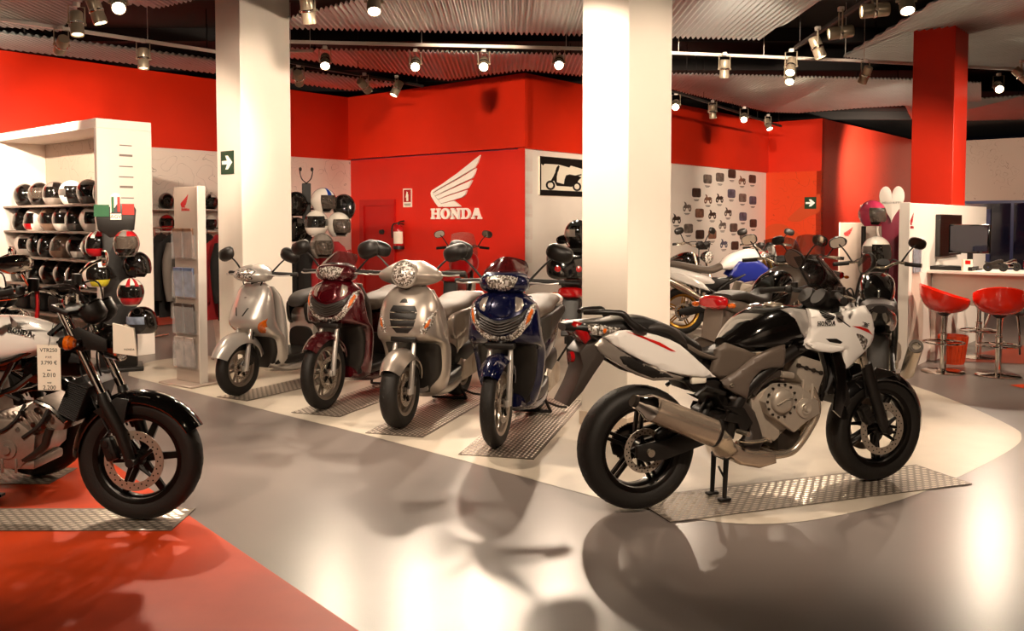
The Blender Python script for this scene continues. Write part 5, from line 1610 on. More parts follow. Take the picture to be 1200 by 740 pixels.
def scooter(kind, loc, heading, paint, label, seat, P):
    B = M_
    root = empty('scooter', loc, heading, label, 'scooter', 'scooters lined up beside the left pillar')
    PT = B[paint]
    WB, Rf, rimf, wf = P['WB'], P['Rf'], P['rim'], P['w']
    Rr = P.get('Rr', Rf); rimr = P.get('rimr', rimf)
    st = P.get('steer', 0)
    ax = WB
    wheel('front_wheel', root, (ax, 0, Rf), Rf, wf, rimf, 5, B['rim_silver'], 'curved', rimf*.62, (.05,), .035, .10, 70, steer=st)
    wheel('rear_wheel', root, (0, 0, Rr), Rr, wf*1.12, rimr, 5, B['rim_silver'], 'curved', None, (), .04, .12, 90)
    # fork
    for s in (-1, 1):
        mb = MB(); mb.tube([(ax-.02, s*.075, Rf-.02), (ax-.06, s*.075, Rf+.24), (ax-.10, s*.07, Rf+.36)], [.021, .021, .015], 12); mb.box((ax-.01, s*.07, Rf), (.05, .03, .05), (0, 0, 0), .01)
        mb.build('fork_leg', B['silver_paint'], root)
    mb = MB(); mb.tube([(ax-.10, 0, Rf+.36), (P['hx'], 0, P['hz']-.05)], [.03, .028], 12); mb.box((ax-.09, 0, Rf+.37), (.07, .20, .04), (0, 0, 0), .01); mb.build('steering_column', B['black_plastic'], root)
    f = P['fender']
    fender((ax, 0, Rf), Rf+f[0], f[1], f[2], f[3], f[4], 16, .25).build('front_fender', PT, root)
    caliper('brake_caliper', root, (ax-.09, .06, Rf+.06), R(60), 'black_plastic', .7)
    # apron
    A = P['apron']; front = Front(A)
    mb = MB(); mb.loft(vhull(A, 6, 40)); mb.build('front_apron', PT, root)
    I = P['inner']
    mb = MB(); mb.loft(vhull(I, 5, 28)); mb.build('inner_apron', B['black_plastic'], root)
    # leg shield back, floor, tunnel
    mb = MB(); L0 = P['leg']
    mb.loft(vhull(L0, 5, 28)); mb.build('leg_shield', B[P.get('legm', 'dark_grey_plastic')], root)
    mb = MB(); mb.loft(hull([(.30, .30, .15, .06, 4), (.45, .27, .18, .05, 5), (.75, .26, .19, .045, 5), (P['fx'], .27, .15, .05, 4)], 4, 28)); mb.build('floorboard', B['black_plastic'], root)
    mb = MB(); mb.loft(hull([(.22, .23, .14, .06, 3), (.5, .19, .17, .05, 3.5), (.75, .19, .16, .05, 3.5), (P['fx']+.04, .25, .10, .05, 3)], 4, 28)); mb.build('belly_cowl', PT, root)
    # seat post and tail
    mb = MB(); mb.loft(hull([(-.42, .80, .05, .03), (-.30, .74, .11, .07), (-.1, .66, .15, .13), (.1, .60, .165, .17), (.28, .56, .165, .19), (.40, .50, .14, .19, 3)], 6, 32)); mb.build('rear_body', PT, root)
    mb = MB(); mb.loft(hull([(.05, .43, .17, .10, 3), (.28, .41, .17, .12, 3), (.42, .40, .13, .11, 3)], 4, 24)); mb.build('side_skirt', B['black_plastic'], root)
    sz = P['seatz']
    mb = MB(); mb.loft(hull([(-.36, sz+.01, .08, .03), (-.26, sz+.03, .13, .05), (-.02, sz+.03, .15, .06), (.12, sz, .155, .065), (.34, sz-.02, .15, .065), (.47, sz-.05, .10, .05), (.50, sz-.07, .06, .03)], 6, 32)); mb.build('seat', B[seat], root)
    mb = MB(); mb.panel([(-.30, sz-.07), (-.1, sz-.12), (.25, sz-.2), (.42, sz-.26), (.47, sz-.1), (.40, sz-.04), (.05, sz-.02), (-.25, sz-.01)], lambda x, z: .172-.25*max(0, x-.3), .03, .02, .05, side=1, n=3); mb.build2('side_panel', B[P.get('sidem', 'black_plastic')], root)
    mb = MB(); mb.ell((-.42, 0, .80), (.05, .09, .04)); mb.build('tail_light', B['tail_red'], root)
    mb = MB()
    for s in (-1, 1):
        mb.tube([(-.10, s*.14, sz), (-.3, s*.14, sz+.03), (-.45, s*.08, sz+.05)], .013, 8, 3)
    mb.tube([(-.45, -.08, sz+.05), (-.47, 0, sz+.05), (-.45, .08, sz+.05)], .013, 8, 3); mb.build('grab_rail', B['silver_paint'], root)
    # power unit
    mb = MB(); slabs(mb, [(-.10, .25), (-.10, .36), (.12, .42), (.36, .38), (.40, .26), (.3, .18), (0, .19)], .07, .16, .02); mb.lathe([(0, .018), (.06, .015), (.075, 0)], (.3, .16, .29), (0, 1, 0), 20); mb.lathe([(0, .018), (.07, .015), (.09, 0)], (0, .16, .29), (0, 1, 0), 20)
    mb.build('drive_case', B['engine_silver'], root)
    mb = MB(); mb.tube([(.2, -.12, .22), (.0, -.15, .25), (-.1, -.16, .28), (-.35, -.165, .40)], [.02, .05, .06, .055], 16, 3); mb.build('muffler', B['dark_grey_plastic'], root)
    mb = MB()
    for s in (-1, 1):
        mb.tube([(.28, s*.09, .20), (.24, s*.12, .10), (.20, s*.15, .012)], .012, 8, 3)
    mb.tube([(.20, -.15, .014), (.20, .15, .014)], .012, 8); mb.tube([(.24, .12, .1), (.16, .2, .05), (.08, .25, .03)], .010, 6, 3)
    mb.build('centre_stand', B['black_plastic'], root)
    fender((0, 0, Rr), Rr+.03, .07, 25, 200, .03, 12, .1).build('rear_fender', B['black_plastic'], root)
    # bar, grips, mirrors
    hx, hz = P['hx'], P['hz']
    RS = Matrix.Translation((hx, 0, 0)) @ Matrix.Rotation(st, 4, 'Z') @ Matrix.Translation((-hx, 0, 0))
    mb = MB(); mb.loft(vhull(P['head'], 6, 36)); hs = mb.build('headset', PT, root, M=RS)
    for s in (-1, 1):
        mb = MB(); mb.tube([(hx-.02, s*.12, hz), (hx-.06, s*.22, hz+.005), (hx-.10, s*.36, hz-.0)], [.03, .018, .017], 10, 3); mb.cyl((hx-.095, s*.35, hz), (hx-.11, s*.385, hz), .02, seg=10); mb.build('grip', B['rubber'], hs, M=RS)
        mb = MB(); lever(mb, (hx+.02, s*.17, hz), (hx-.04, s*.36, hz-.005), .03); mb.build('lever', B['silver_paint'], hs, M=RS)
        for (mx, my, mz, w_, h_) in (P['mirror'],):
            o = mirror_part('mirror', hs, (hx-.03, s*.17, hz+.02), (hx-.04+mx, s*my, mz), w_, h_, s*R(8), 'black_plastic', tilt=s*R(-18), depth=.05)
            o.matrix_parent_inverse = Matrix()
    H = Front(P['head'])
    if kind == 'classic':        # oval lamp on the bar, V grille and V lamps on the apron
        facepanel('headlight', B['lens_clear'], hs, H, [(-.115, hz+.045), (-.10, hz-.005), (-.06, hz-.045), (0, hz-.055), (.06, hz-.045), (.10, hz-.005), (.115, hz+.045), (.06, hz+.055), (0, hz+.058), (-.06, hz+.055)], .004, .02, .012, 3)
        mb = MB(); rings = []
        for i in range(8):
            t = i/7
            rings.append([(hx+.10-.14*t-.09*abs(-1+k/6)**2.2, (-1+k/6)*(.155-.05*t**3), hz+.05+.125*t-.03*t*abs(-1+k/6)**2) for k in range(13)])
        mb.loft(rings, False, False)
        r_ = bmesh.ops.extrude_face_region(mb.bm, geom=mb.bm.faces[:])
        for g in r_['geom']:
            if isinstance(g, bmesh.types.BMVert): g.co.x -= .004
        mb.build('wind_screen', B[P['screen']], hs)
        z0 = P['vz']
        facepanel('grille', B['black_plastic'], root, front, [(-.19, z0+.20), (-.16, z0+.11), (-.10, z0+.03), (0, z0-.0), (.10, z0+.03), (.16, z0+.11), (.19, z0+.20), (.14, z0+.155), (.07, z0+.12), (0, z0+.105), (-.07, z0+.12), (-.14, z0+.155)], .006, .02, .01, 0)
        for k in range(5):
            row = [(y, z0+.014+.018*k+.95*abs(y)**1.5) for y in (-.14, -.10, -.05, 0, .05, .10, .14)]
            mb = MB(); mb.tube([(front(y, z)+.012, y, z) for y, z in row], .0055, 5, 3)
            mb.build('grille_bar', B['dark_grey_plastic'], root)
        facepanel('indicator_lamp', B['lens_clear'], root, front, [(.0, z0-.05), (.07, z0-.04), (.14, z0+.005), (.20, z0+.085), (.228, z0+.17), (.222, z0+.215), (.195, z0+.21), (.165, z0+.115), (.10, z0+.03), (.05, z0+.005), (.0, z0-.002)], .007, .02, .01, 0, True)
        facepanel('amber_bulb', B['lens_amber'], root, front, [(.175, z0+.075), (.20, z0+.105), (.218, z0+.17), (.205, z0+.185), (.182, z0+.125)], .012, .02, .006, 0, True)
        facepanel('chest_panel', B[P['chest']], root, front, [(-.085, z0+.14), (0, z0+.12), (.085, z0+.14), (.075, z0+.21), (.05, z0+.275), (0, z0+.29), (-.05, z0+.275), (-.075, z0+.21)], .008, .02, .015, 2)
        facepanel('chest_flank', B['warm_silver'], root, front, [(.10, z0+.15), (.14, z0+.17), (.165, z0+.2), (.14, z0+.25), (.09, z0+.27)], .005, .02, .012, 0, True)
    elif kind == 'round':        # round lamp, slotted shield grille
        mb = MB(); mb.lathe([(0, .035), (.05, .03), (.08, .015), (.093, -.005)], (H(0, hz)-.012, 0, hz+.01), (1, 0, .12), 28); mb.build('headlight', B['lens_clear'], hs, M=RS)
        mb = MB(); mb.lathe([(.091, .004), (.1, .004), (.106, -.02), (.10, -.06)], (H(0, hz)-.012, 0, hz+.01), (1, 0, .12), 28); mb.build('headlight_ring', PT, hs, M=RS)
        z0 = P['vz']
        for k in range(4):
            a, b = z0+.052*k, z0+.043+.052*k
            wA = [.045, .088, .102, .108][k]; wB = [.085, .1, .108, .085][k]
            facepanel('grille_slot', B['ink'], root, front, [(-wA, a), (wA, a), (wB, b), (-wB, b)], .004, .02, .004, 0)
        facepanel('badge', B['ink'], root, front, [(-.035, z0+.218), (.035, z0+.218), (.022, z0+.24), (0, z0+.25), (-.022, z0+.24)], .004, .02, .004, 0)
        mb = MB()
        for k in range(3):
            z = z0+.0475+.052*k
            mb.tube([(front(y, z)+.006, y, z) for y in (-.095, -.04, 0, .04, .095)], .0045, 5, 2)
        mb.build('grille_bar', B['chrome'], root)
        facepanel('indicator_lamp', B['lens_clear'], root, front, [(.125, z0-.01), (.17, z0+.0), (.215, z0+.07), (.225, z0+.17), (.19, z0+.13), (.14, z0+.05)], .006, .02, .008, 0, True)
        facepanel('amber_bulb', B['lens_amber'], root, front, [(.15, z0+.02), (.19, z0+.05), (.208, z0+.12), (.18, z0+.09)], .010, .02, .006, 0, True)
    else:                        # trapezoid lamp, two nostril slots, wrap-round amber corners
        facepanel('headlight', B['lens_clear'], hs, H, [(-.105, hz+.04), (-.085, hz-.03), (-.05, hz-.05), (.05, hz-.05), (.085, hz-.03), (.105, hz+.04), (.05, hz+.05), (-.05, hz+.05)], .004, .02, .012, 0)
        facepanel('lamp_surround', B['black_plastic'], hs, H, [(-.115, hz+.045), (-.092, hz-.038), (-.055, hz-.06), (.055, hz-.06), (.092, hz-.038), (.115, hz+.045), (.05, hz+.058), (-.05, hz+.058)], .001, .02, .008, 0)
        z0 = P['vz']
        facepanel('air_slot', B['ink'], root, front, [(.025, z0), (.04, z0+.0), (.075, z0+.07), (.06, z0+.07)], .003, .02, .003, 0, True)
        facepanel('indicator_lamp', B['lens_amber'], root, front, [(.11, z0-.16), (.17, z0-.155), (.208, z0-.10), (.205, z0-.02), (.165, z0-.06)], .006, .02, .01, 0, True)
        facepanel('emblem', B['logo_grey'], root, front, [(-.012, z0+.15), (.012, z0+.15), (.014, z0+.162), (-.01, z0+.16)], .004, .02, .002, 0)
    mb = MB()
    for s in (-1, 1):
        mb.tube([(hx, s*.13, hz-.01), (hx+.03, s*.10, hz-.08), (hx-.0, s*.05, hz-.16)], .006, 6, 4)
    mb.tube([(ax-.08, .06, Rf+.06), (ax-.09, .085, Rf+.22), (ax-.16, .05, Rf+.38)], .006, 6, 4)
    mb.build('cables', B['wire'], root)
    return root

def tall_wheel(screen, chest):
    return dict(WB=1.27, Rf=.287, rim=.208, w=.095, hx=1.045, hz=1.075, fx=.93, seatz=.82, vz=.725, screen=screen, chest=chest,
        fender=(.045, .085, 42, 160, .055), steer=R(0),
        apron=[(.16, .86, .70, .09, 3), (.22, .93, .74, .17, 3), (.36, .94, .84, .225, 3.5), (.52, .96, .86, .25, 3.5), (.62, 1.02, .88, .26, 3), (.685, 1.18, .89, .262, 2.3), (.80, 1.225, .90, .25, 2.1), (.90, 1.20, .92, .235, 2.1), (.97, 1.16, .95, .19, 2.1), (1.02, 1.11, .98, .10, 2.1)],
        inner=[(.20, .94, .80, .10, 4), (.34, .965, .85, .175, 4), (.5, .985, .86, .205, 4), (.62, 1.045, .88, .215, 4), (.66, 1.10, .90, .2, 3)],
        leg=[(.30, .90, .80, .17, 4), (.55, .90, .82, .21, 4), (.80, .92, .86, .215, 4), (.98, .96, .92, .16, 4)],
        head=[(.995, 1.09, .98, .09, 2.6), (1.03, 1.15, .95, .16, 2.4), (1.08, 1.175, .93, .175, 2.4), (1.13, 1.15, .94, .15, 2.4), (1.155, 1.10, .97, .09, 2.4)],
        mirror=(.0, .37, 1.275, .095, .06))
sh_blue = tall_wheel('smoke_red', 'blue_metal'); sh_red = tall_wheel('smoke', 'red_metal')
ps = dict(WB=1.26, Rf=.262, rim=.17, w=.125, hx=1.03, hz=1.10, fx=.92, seatz=.80, vz=.68, steer=0,
    fender=(.05, .105, 38, 165, .075),
    apron=[(.15, .86, .66, .09, 3), (.22, .95, .72, .19, 3), (.36, .96, .80, .245, 3.5), (.50, .99, .84, .262, 3.5), (.575, 1.05, .86, .265, 3), (.63, 1.18, .87, .262, 2.4), (.69, 1.22, .88, .255, 2.2), (.78, 1.22, .90, .235, 2.1), (.90, 1.18, .93, .21, 2.1), (.98, 1.12, .95, .16, 2.1), (1.02, 1.08, .98, .10, 2.1)],
    inner=[(.20, .955, .80, .11, 4), (.34, .98, .82, .2, 4), (.5, 1.02, .86, .218, 4), (.58, 1.08, .88, .218, 4), (.61, 1.11, .88, .2, 3)],
    leg=[(.30, .88, .78, .19, 4), (.55, .90, .80, .22, 4), (.80, .92, .85, .21, 4), (.98, .96, .92, .14, 4)],
    head=[(1.01, 1.08, .96, .10, 2.4), (1.05, 1.15, .93, .22, 2.1), (1.10, 1.19, .91, .25, 2.0), (1.15, 1.16, .92, .19, 2.0), (1.20, 1.08, .96, .09, 2.2)],
    mirror=(.0, .37, 1.28, .095, .07), legm='warm_silver', sidem='warm_silver')
lead = dict(WB=1.24, Rf=.235, rim=.152, w=.10, Rr=.225, rimr=.13, hx=1.02, hz=1.03, fx=.90, seatz=.80, vz=.68, steer=R(0),
    fender=(.075, .105, 25, 160, .085),
    apron=[(.15, .84, .66, .08, 3), (.22, .90, .72, .16, 3), (.36, .95, .80, .20, 3), (.46, .99, .84, .22, 3), (.52, 1.10, .86, .222, 2.5), (.62, 1.22, .88, .215, 2.1), (.74, 1.19, .90, .20, 2.1), (.86, 1.12, .92, .18, 2.1), (.92, 1.08, .94, .15, 2.1), (.955, 1.05, .96, .10, 2.1)],
    inner=[(.20, .945, .80, .09, 4), (.34, .975, .82, .165, 4), (.46, 1.015, .86, .18, 4), (.51, 1.06, .88, .17, 3)],
    leg=[(.30, .86, .76, .17, 4), (.55, .88, .80, .19, 4), (.80, .91, .85, .18, 4), (.92, .95, .91, .13, 4)],
    head=[(.96, 1.06, .95, .07, 2.4), (.985, 1.14, .92, .16, 2.3), (1.03, 1.17, .90, .185, 2.2), (1.08, 1.13, .91, .15, 2.2), (1.115, 1.06, .94, .07, 2.2)],
    mirror=(.0, .36, 1.20, .095, .062), legm='silver_paint', sidem='black_plastic')
def place(P, front, dirv):
    d = Vector((dirv[0], dirv[1], 0)).normalized()
    return (front[0]-d.x*P['WB'], front[1]-d.y*P['WB'], .0098), math.atan2(d.y, d.x)
for kind, P, fr, dv, paint, seat, lab in (
    ('plain', lead, (-2.35, 7.56), (-.44, -.9), 'silver_paint', 'seat_black', 'silver scooter with amber corner lamps directly in front of the left pillar'),
    ('classic', sh_red, (-1.50, 7.02), (-.33, -.94), 'red_metal', 'seat_grey', 'dark red scooter between the silver one and the grey one'),
    ('round', ps, (-.81, 6.38), (-.27, -.96), 'warm_silver', 'seat_grey', 'grey scooter with a round headlight and a slotted shield grille'),
    ('classic', sh_blue, (-.10, 5.84), (-.24, -.97), 'blue_metal', 'seat_grey', 'dark blue scooter nearest the right white pillar')):
    loc, h = place(P, fr, dv)
    scooter(kind, loc, h, paint, lab, seat, P)

# ------------------------------------------------------------------ tread plates under the machines
def tread_plate(name, c, l, w, rz, label):
    mb = MB(); mb.box((0, 0, .0035), (l, w, .003))
    p = .052; nx, ny = int(l/p), int(w/(p*.55))
    for i in range(nx):
        for j in range(ny):
            x = -l/2+p*(i+.5)+(.5*p if j % 2 else 0)*.98; y = -w/2+p*.55*(j+.5)
            if abs(x) > l/2-.02: continue
            a, b = .023, .0095
            v = mb.ring([(x-a, y, .005), (x, y-b, .005), (x+a, y, .005), (x, y+b, .005), (x, y, .0078)])
            for k in range(4):
                mb.bm.faces.new([v[k], v[(k+1) % 4], v[4]]).material_index = 1
    o = mb.build(name, [M_['tread'], M_['tread_bar']], None, 20, recalc=False)
    o.location = c; o.rotation_euler = (0, 0, rz)
    tag(o, label, 'tread plate', 'tread plates under the machines')
    return o
def plate_for(fr, dv, l, w, label, ahead=.25, side=0):
    d = Vector((dv[0], dv[1], 0)).normalized(); n = Vector((-d.y, d.x, 0))
    c = Vector((fr[0], fr[1], 0)) + d*(ahead-l/2) + n*side
    tread_plate('tread_plate', (c.x, c.y, .002), l, w, math.atan2(d.y, d.x), label)
plate_for((-2.35, 7.56), (-.5, -.87), 1.9, .36, 'tread plate under the silver scooter', .12, .05)
plate_for((-1.50, 7.02), (-.36, -.93), 1.9, .44, 'tread plate under the dark red scooter', .2, .05)
plate_for((-.81, 6.38), (-.30, -.95), 1.9, .44, 'tread plate under the grey scooter', .22, .05)
plate_for((-.10, 5.84), (-.25, -.97), 1.9, .50, 'tread plate under the dark blue scooter', .25, .06)
plate_for((2.09, 5.08), (.943, .333), 1.95, .42, 'tread plate under the large white and black motorcycle', .48, -.04)
plate_for((-1.87, 4.40), (1, -.0), 2.2, .33, 'tread plate under the white-tanked motorcycle', .22, .0)
plate_for((fx, fy_), (1, -.0), 2.2, .33, 'tread plate under the dark motorcycle at the left edge', .15, .0)

# ------------------------------------------------------------------ helmets
HM = {}
def helmet_grid(open_face):
    NA, NE = 32, 20
    def P(az, el, k=1.0):
        c, s = math.cos(el), math.sin(el)
        x, y, z = math.cos(az)*c, math.sin(az)*c, s
        fx = .135 if x < 0 else .138
        zz = z*(.135 if z > 0 else .15)
        chin = 0
        if z < 0 and x > 0:
            chin = .03*min(1, -z*1.6)*x
        if z < -.2 and x < 0:
            x *= .93
        w = .118*(1-.10*max(0, -z))
        return Vector(((x*fx+chin)*k, y*w*k, zz*k))
    els = [R(-52+142*j/NE) for j in range(NE+1)]
    azs = [2*PI*i/NA-PI for i in range(NA)]
    def win(az, el):
        a = abs(az)
        if open_face: return a < R(62) and el < R(24)
        return a < R(64) and R(-14) < el < R(26)
    return P, els, azs, win
def patch(P, els, azs, test, k, th):
    mb = MB(); V_ = {}; n = len(azs)
    for i, az in enumerate(azs):
        for j, el in enumerate(els[:-1]):
            am = az+PI/n; em = (el+els[j+1])/2
            am = (am+PI) % (2*PI)-PI
            if not test(am, em): continue
            q = []
            for (ii, jj) in ((i, j), ((i+1) % n, j), ((i+1) % n, j+1), (i, j+1)):
                key = (ii if jj < len(els)-1 else 0, jj)
                if key not in V_: V_[key] = mb.bm.verts.new(P(azs[ii], els[jj], k))
                if V_[key] not in q: q.append(V_[key])
            if len(q) > 2: mb.bm.faces.new(q)
    if th:
        r = bmesh.ops.extrude_face_region(mb.bm, geom=mb.bm.faces[:])
        for g in r['geom']:
            if isinstance(g, bmesh.types.BMVert): g.co *= (k-th/.13)/k
    return mb
def helmet_mesh(key):
    if key in HM: return HM[key]
    part, of = key
    P, els, azs, win = helmet_grid(of)
    if part == 'shell': mb = patch(P, els, azs, lambda a, e: not win(a, e), 1.0, .012)
    elif part == 'lining': mb = patch(P, els, azs, lambda a, e: not (win(a, e) and of), .88, .02)
    elif part == 'visor': mb = patch(P, els, azs, lambda a, e: abs(a) < R(75) and R(-18) < e < R(30) if not of else (abs(a) < R(70) and R(-30) < e < R(28)), 1.012 if of else 1.004, .004)
    elif part == 'stripe': mb = patch(P, els, azs, lambda a, e: (R(9) < abs(a) < R(34) or R(146) < abs(a) < R(171)) and R(28) < e < R(91), 1.006, .003)
    elif part == 'band': mb = patch(P, els, azs, lambda a, e: abs(a) > R(70) and R(-8) < e < R(16), 1.006, .003)
    elif part == 'crest': mb = patch(P, els, azs, lambda a, e: R(34) < e < R(62) and abs(a) > R(20), 1.006, .003)
    elif part == 'chin': mb = patch(P, els, azs, lambda a, e: abs(a) < R(70) and R(-45) < e < R(-20), 1.006, .003)
    me = mb.mesh(part, [], 60)
    HM[key] = me
    return me
def helmet(loc, rz, shell, label, group=None, of=False, visor='visor', extra=(), s=1.0, tilt=0.0):
    root = empty('helmet', loc, rz, label, 'helmet', group, rot=(0, tilt, rz))
    root.scale = (s, s, s)
    for part, m in (('shell', shell), ('lining', 'lining'), ('visor', visor))+tuple(extra):
        if m is None: continue
        k = (part, of); me = helmet_mesh(k)
        key = (part, of, m)
        if key not in HM:
            c = me.copy(); c.materials.clear(); c.materials.append(M_[m]); HM[key] = c
        o = bpy.data.objects.new({'stripe': 'stripe_pattern', 'band': 'side_band', 'crest': 'crown_band', 'chin': 'chin_patch'}.get(part, part), HM[key]); COL.objects.link(o); o.parent = root
    return root
# face rotation: a helmet that looks at the camera
def look(p, off=0.0):
    return math.atan2(-p[1], -p[0])+off

# ---- the white helmet unit on the left
UC = Vector((-4.05, 10.02, 0)) - A1*.62        # near front corner
UL, UD, UH = 2.78, .62, 2.61
unit = empty('display_cabinet', UC - A2*(UL/2) + A1*(UD/2), math.atan2(A2.y, A2.x), 'tall white open display cabinet full of helmets at the left wall', 'display cabinet')
# local x along A2 (towards the near corner), y along A1 (depth, into the cabinet)
def cab(x0, x1, y0, y1, z0, z1, n, m, bev=.004):
    mb = MB(); mb.box(((x0+x1)/2, (y0+y1)/2, (z0+z1)/2), (x1-x0, y1-y0, z1-z0), (0, 0, 0), bev, 1); return mb.build(n, M_[m], unit)
hx_, hy_ = UL/2, UD/2
side = cab(hx_-.06, hx_, -hy_, hy_, 0, UH-.1, 'side_panel', 'counter_white'); cab(-hx_, -hx_+.06, -hy_, hy_, 0, UH-.1, 'side_panel', 'counter_white')
cab(-hx_, hx_, -hy_, hy_, UH-.1, UH, 'top_panel', 'counter_white'); cab(-hx_+.06, hx_-.06, hy_-.03, hy_, 0, UH-.1, 'back_panel', 'drawing_beige')
cab(-hx_+.06, hx_-.06, -hy_+.02, hy_-.03, 0, .1, 'plinth', 'counter_white')
SHZ = [1.70, 1.39, 1.07, .74, .40]
for z in SHZ:
    cab(-hx_+.06, hx_-.06, -hy_+.06, hy_-.03, z-.025, z, 'shelf', 'shelf_grey', .002)
# brand list on the side panel (faces +x local)
mb = MB()
Ms_ = frameM((hx_+.001, -.02, 0), (0, 1, 0), (0, 0, 1)) 
bl = random.Random(5)
for k in range(10):
    z = 2.33-.115*k; w = bl.uniform(.09, .17)
    mb.prism(_rect(-w/2+.03, z, w/2+.03, z+.012+.012*(k % 3 == 1)), 0, .001, Ms_)
mb.lathe([(.06, 0), (.064, 0), (.064, .001), (.06, .001)], Ms_ @ Vector((.02, 1.22, 0)), Ms_.to_3x3() @ Vector((0, 0, 1)), 20, closed=True)
mb.build('brand_list', M_['logo_grey'], side)
S_ = lambda *a: a
rows = [
 (0, [('helmet_black', 'visor', (), 'black helmet, first from the left on the top shelf'), ('helmet_black', 'visor_clear', (('band', 'helmet_silver'),), 'black and silver helmet, second from the left on the top shelf'), ('helmet_silver', 'visor', (('crest', 'helmet_black'),), 'silver helmet with a dark crown on the top shelf'), ('helmet_white', 'visor', (('band', 'helmet_grey'), ('chin', 'helmet_black')), 'white and grey helmet in the middle of the top shelf'), ('helmet_grey', 'visor', (), 'grey helmet, second from the right on the top shelf'), ('helmet_black', 'visor', (('crest', 'helmet_blue'),), 'black helmet with a blue crown mark at the right end of the top shelf')]),
 (1, [('helmet_black', 'visor', (('band', 'helmet_blue'),), 'black helmet with blue sides at the left end of the second shelf'), ('helmet_white', 'visor', (('chin', 'helmet_red'),), 'white helmet with a red chin on the second shelf'), ('helmet_brown', 'visor', (), 'plain brown helmet on the second shelf'), ('helmet_white', 'visor', (('band', 'helmet_black'), ('crest', 'helmet_black')), 'white helmet with black bands on the second shelf'), ('helmet_black', 'visor', (('chin', 'helmet_grey'),), 'black helmet with a grey chin on the second shelf'), ('helmet_white', 'visor', (('stripe', 'helmet_brown'),), 'white helmet with brown stripes on the second shelf'), ('helmet_white', 'visor', (('chin', 'helmet_black'), ('band', 'helmet_silver')), 'large white helmet with a black chin at the right end of the second shelf')]),
 (2, [('helmet_white', 'visor', (), 'plain white helmet at the left end of the third shelf'), ('helmet_black', 'visor', (('stripe', 'helmet_grey'),), 'black helmet with grey stripes on the third shelf'), ('helmet_black', 'visor', (('band', 'helmet_brown'),), 'black helmet with brown sides on the third shelf'), ('helmet_brown', 'visor_clear', (('stripe', 'helmet_white'),), 'brown helmet with white stripes on the third shelf'), ('helmet_grey', 'visor', (('chin', 'helmet_white'),), 'grey helmet with a white chin on the third shelf'), ('helmet_black', 'visor', (('crest', 'helmet_white'),), 'black helmet with a white crown on the third shelf'), ('helmet_white', 'visor', (('crest', 'helmet_brown'), ('chin', 'helmet_brown')), 'white helmet with brown patches at the right end of the third shelf')]),
 (3, [('helmet_black', 'visor', (), None)]*7)]
for r_, items in rows:
    n = len(items)
    for k, (sh, vz, ex, lab) in enumerate(items):
        x = -hx_+.28+(UL-.56)*k/(n-1)
        p = unit.matrix_basis @ Vector((x, -hy_+.24, SHZ[r_]+.135))
        if r_ == 3: lab = 'black helmet on the fourth shelf of the white cabinet'
        helmet(p, math.atan2(-A1.y, -A1.x)+(1.5, .3, 1.8, 1.1, -.5, 1.3, .6)[(k*3+r_) % 7], sh, lab, 'helmets in the white cabinet', False, vz, ex, 1.14)
# dark goods low in the cabinet: folded bags
for k in range(5):
    p = unit.matrix_basis @ Vector((-1.05+.52*k, -.06, .40))
    mb = MB(); mb.box((0, 0, .12), (.36, .3, .24), (0, 0, 0), .07, 3); mb.tube([(-.1, -.12, .2), (-.07, -.15, .3), (.07, -.15, .3), (.1, -.12, .2)], .014, 6, 4)
    o = mb.build('riding_bag', M_['cloth_black']); o.location = p; o.rotation_euler = (0, 0, math.atan2(A2.y, A2.x)+.05*k)
    tag(o, 'black riding bag on the lowest shelf of the white cabinet', 'bag', 'bags low in the white cabinet')

# ---- helmet tower in front of the cabinet's near end, with a tricolour crest
TY = 8.95
(tx, _, tz), = [(-3.990, 8.950, 1.483)]
tower = empty('helmet_stand', (tx, TY, 0), look((tx, TY))+PI/2, 'black helmet tower with a green, white and red sign', 'display stand')
mb = MB(); mb.box((0, .02, .02), (.46, .46, .04), (0, 0, 0), .01); mb.box((0, .06, .78), (.26, .10, 1.5), (0, 0, 0), .02); mb.box((0, .06, .35), (.36, .28, .66), (0, 0, 0), .03)
mb.build('column', M_['black_plastic'], tower)
mb = MB(); mb.prism([(-.17, 1.42), (-.06, 1.34), (.06, 1.34), (.17, 1.42), (.19, 1.62), (.16, 1.68), (.02, 1.68), (-.19, 1.6)], -.08, .0, frameM((0, .0, 0), (1, 0, 0), (0, 0, 1)), .015); mb.build('sign_board', M_['black_plastic'], tower)
FM = frameM((0, -.004, 0), (1, 0, 0), (0, 0, 1))
mb = MB(); mb.prism(_rect(-.2, 1.55, -.06, 1.67), 0, .006, FM); mb.build('green_field', M_['green_flag'], tower)
mb = MB(); mb.prism(_rect(.06, 1.57, .17, 1.68), 0, .006, FM); mb.build('red_field', M_['red_flag'], tower)
mb = MB(); mb.prism(_rect(-.05, 1.52, .05, 1.58)+_arc(0, 1.74, .05, .05, 0, 180), 0, .012, FM); sb = mb.build('badge', M_['paper'], tower)
mb = MB(); text_mesh(mb, 'AGV', .05, FM @ Matrix.Translation((0, 1.535, .013)), .001); mb.build('badge_lettering', M_['ink'], sb)
mb = MB(); mb.prism(_rect(-.04, 1.6, -.015, 1.75), .012, .014, FM); mb.build('green_bar', M_['green_flag'], sb)
mb = MB(); mb.prism(_rect(.015, 1.6, .04, 1.75), .012, .014, FM); mb.build('red_bar', M_['red_flag'], sb)
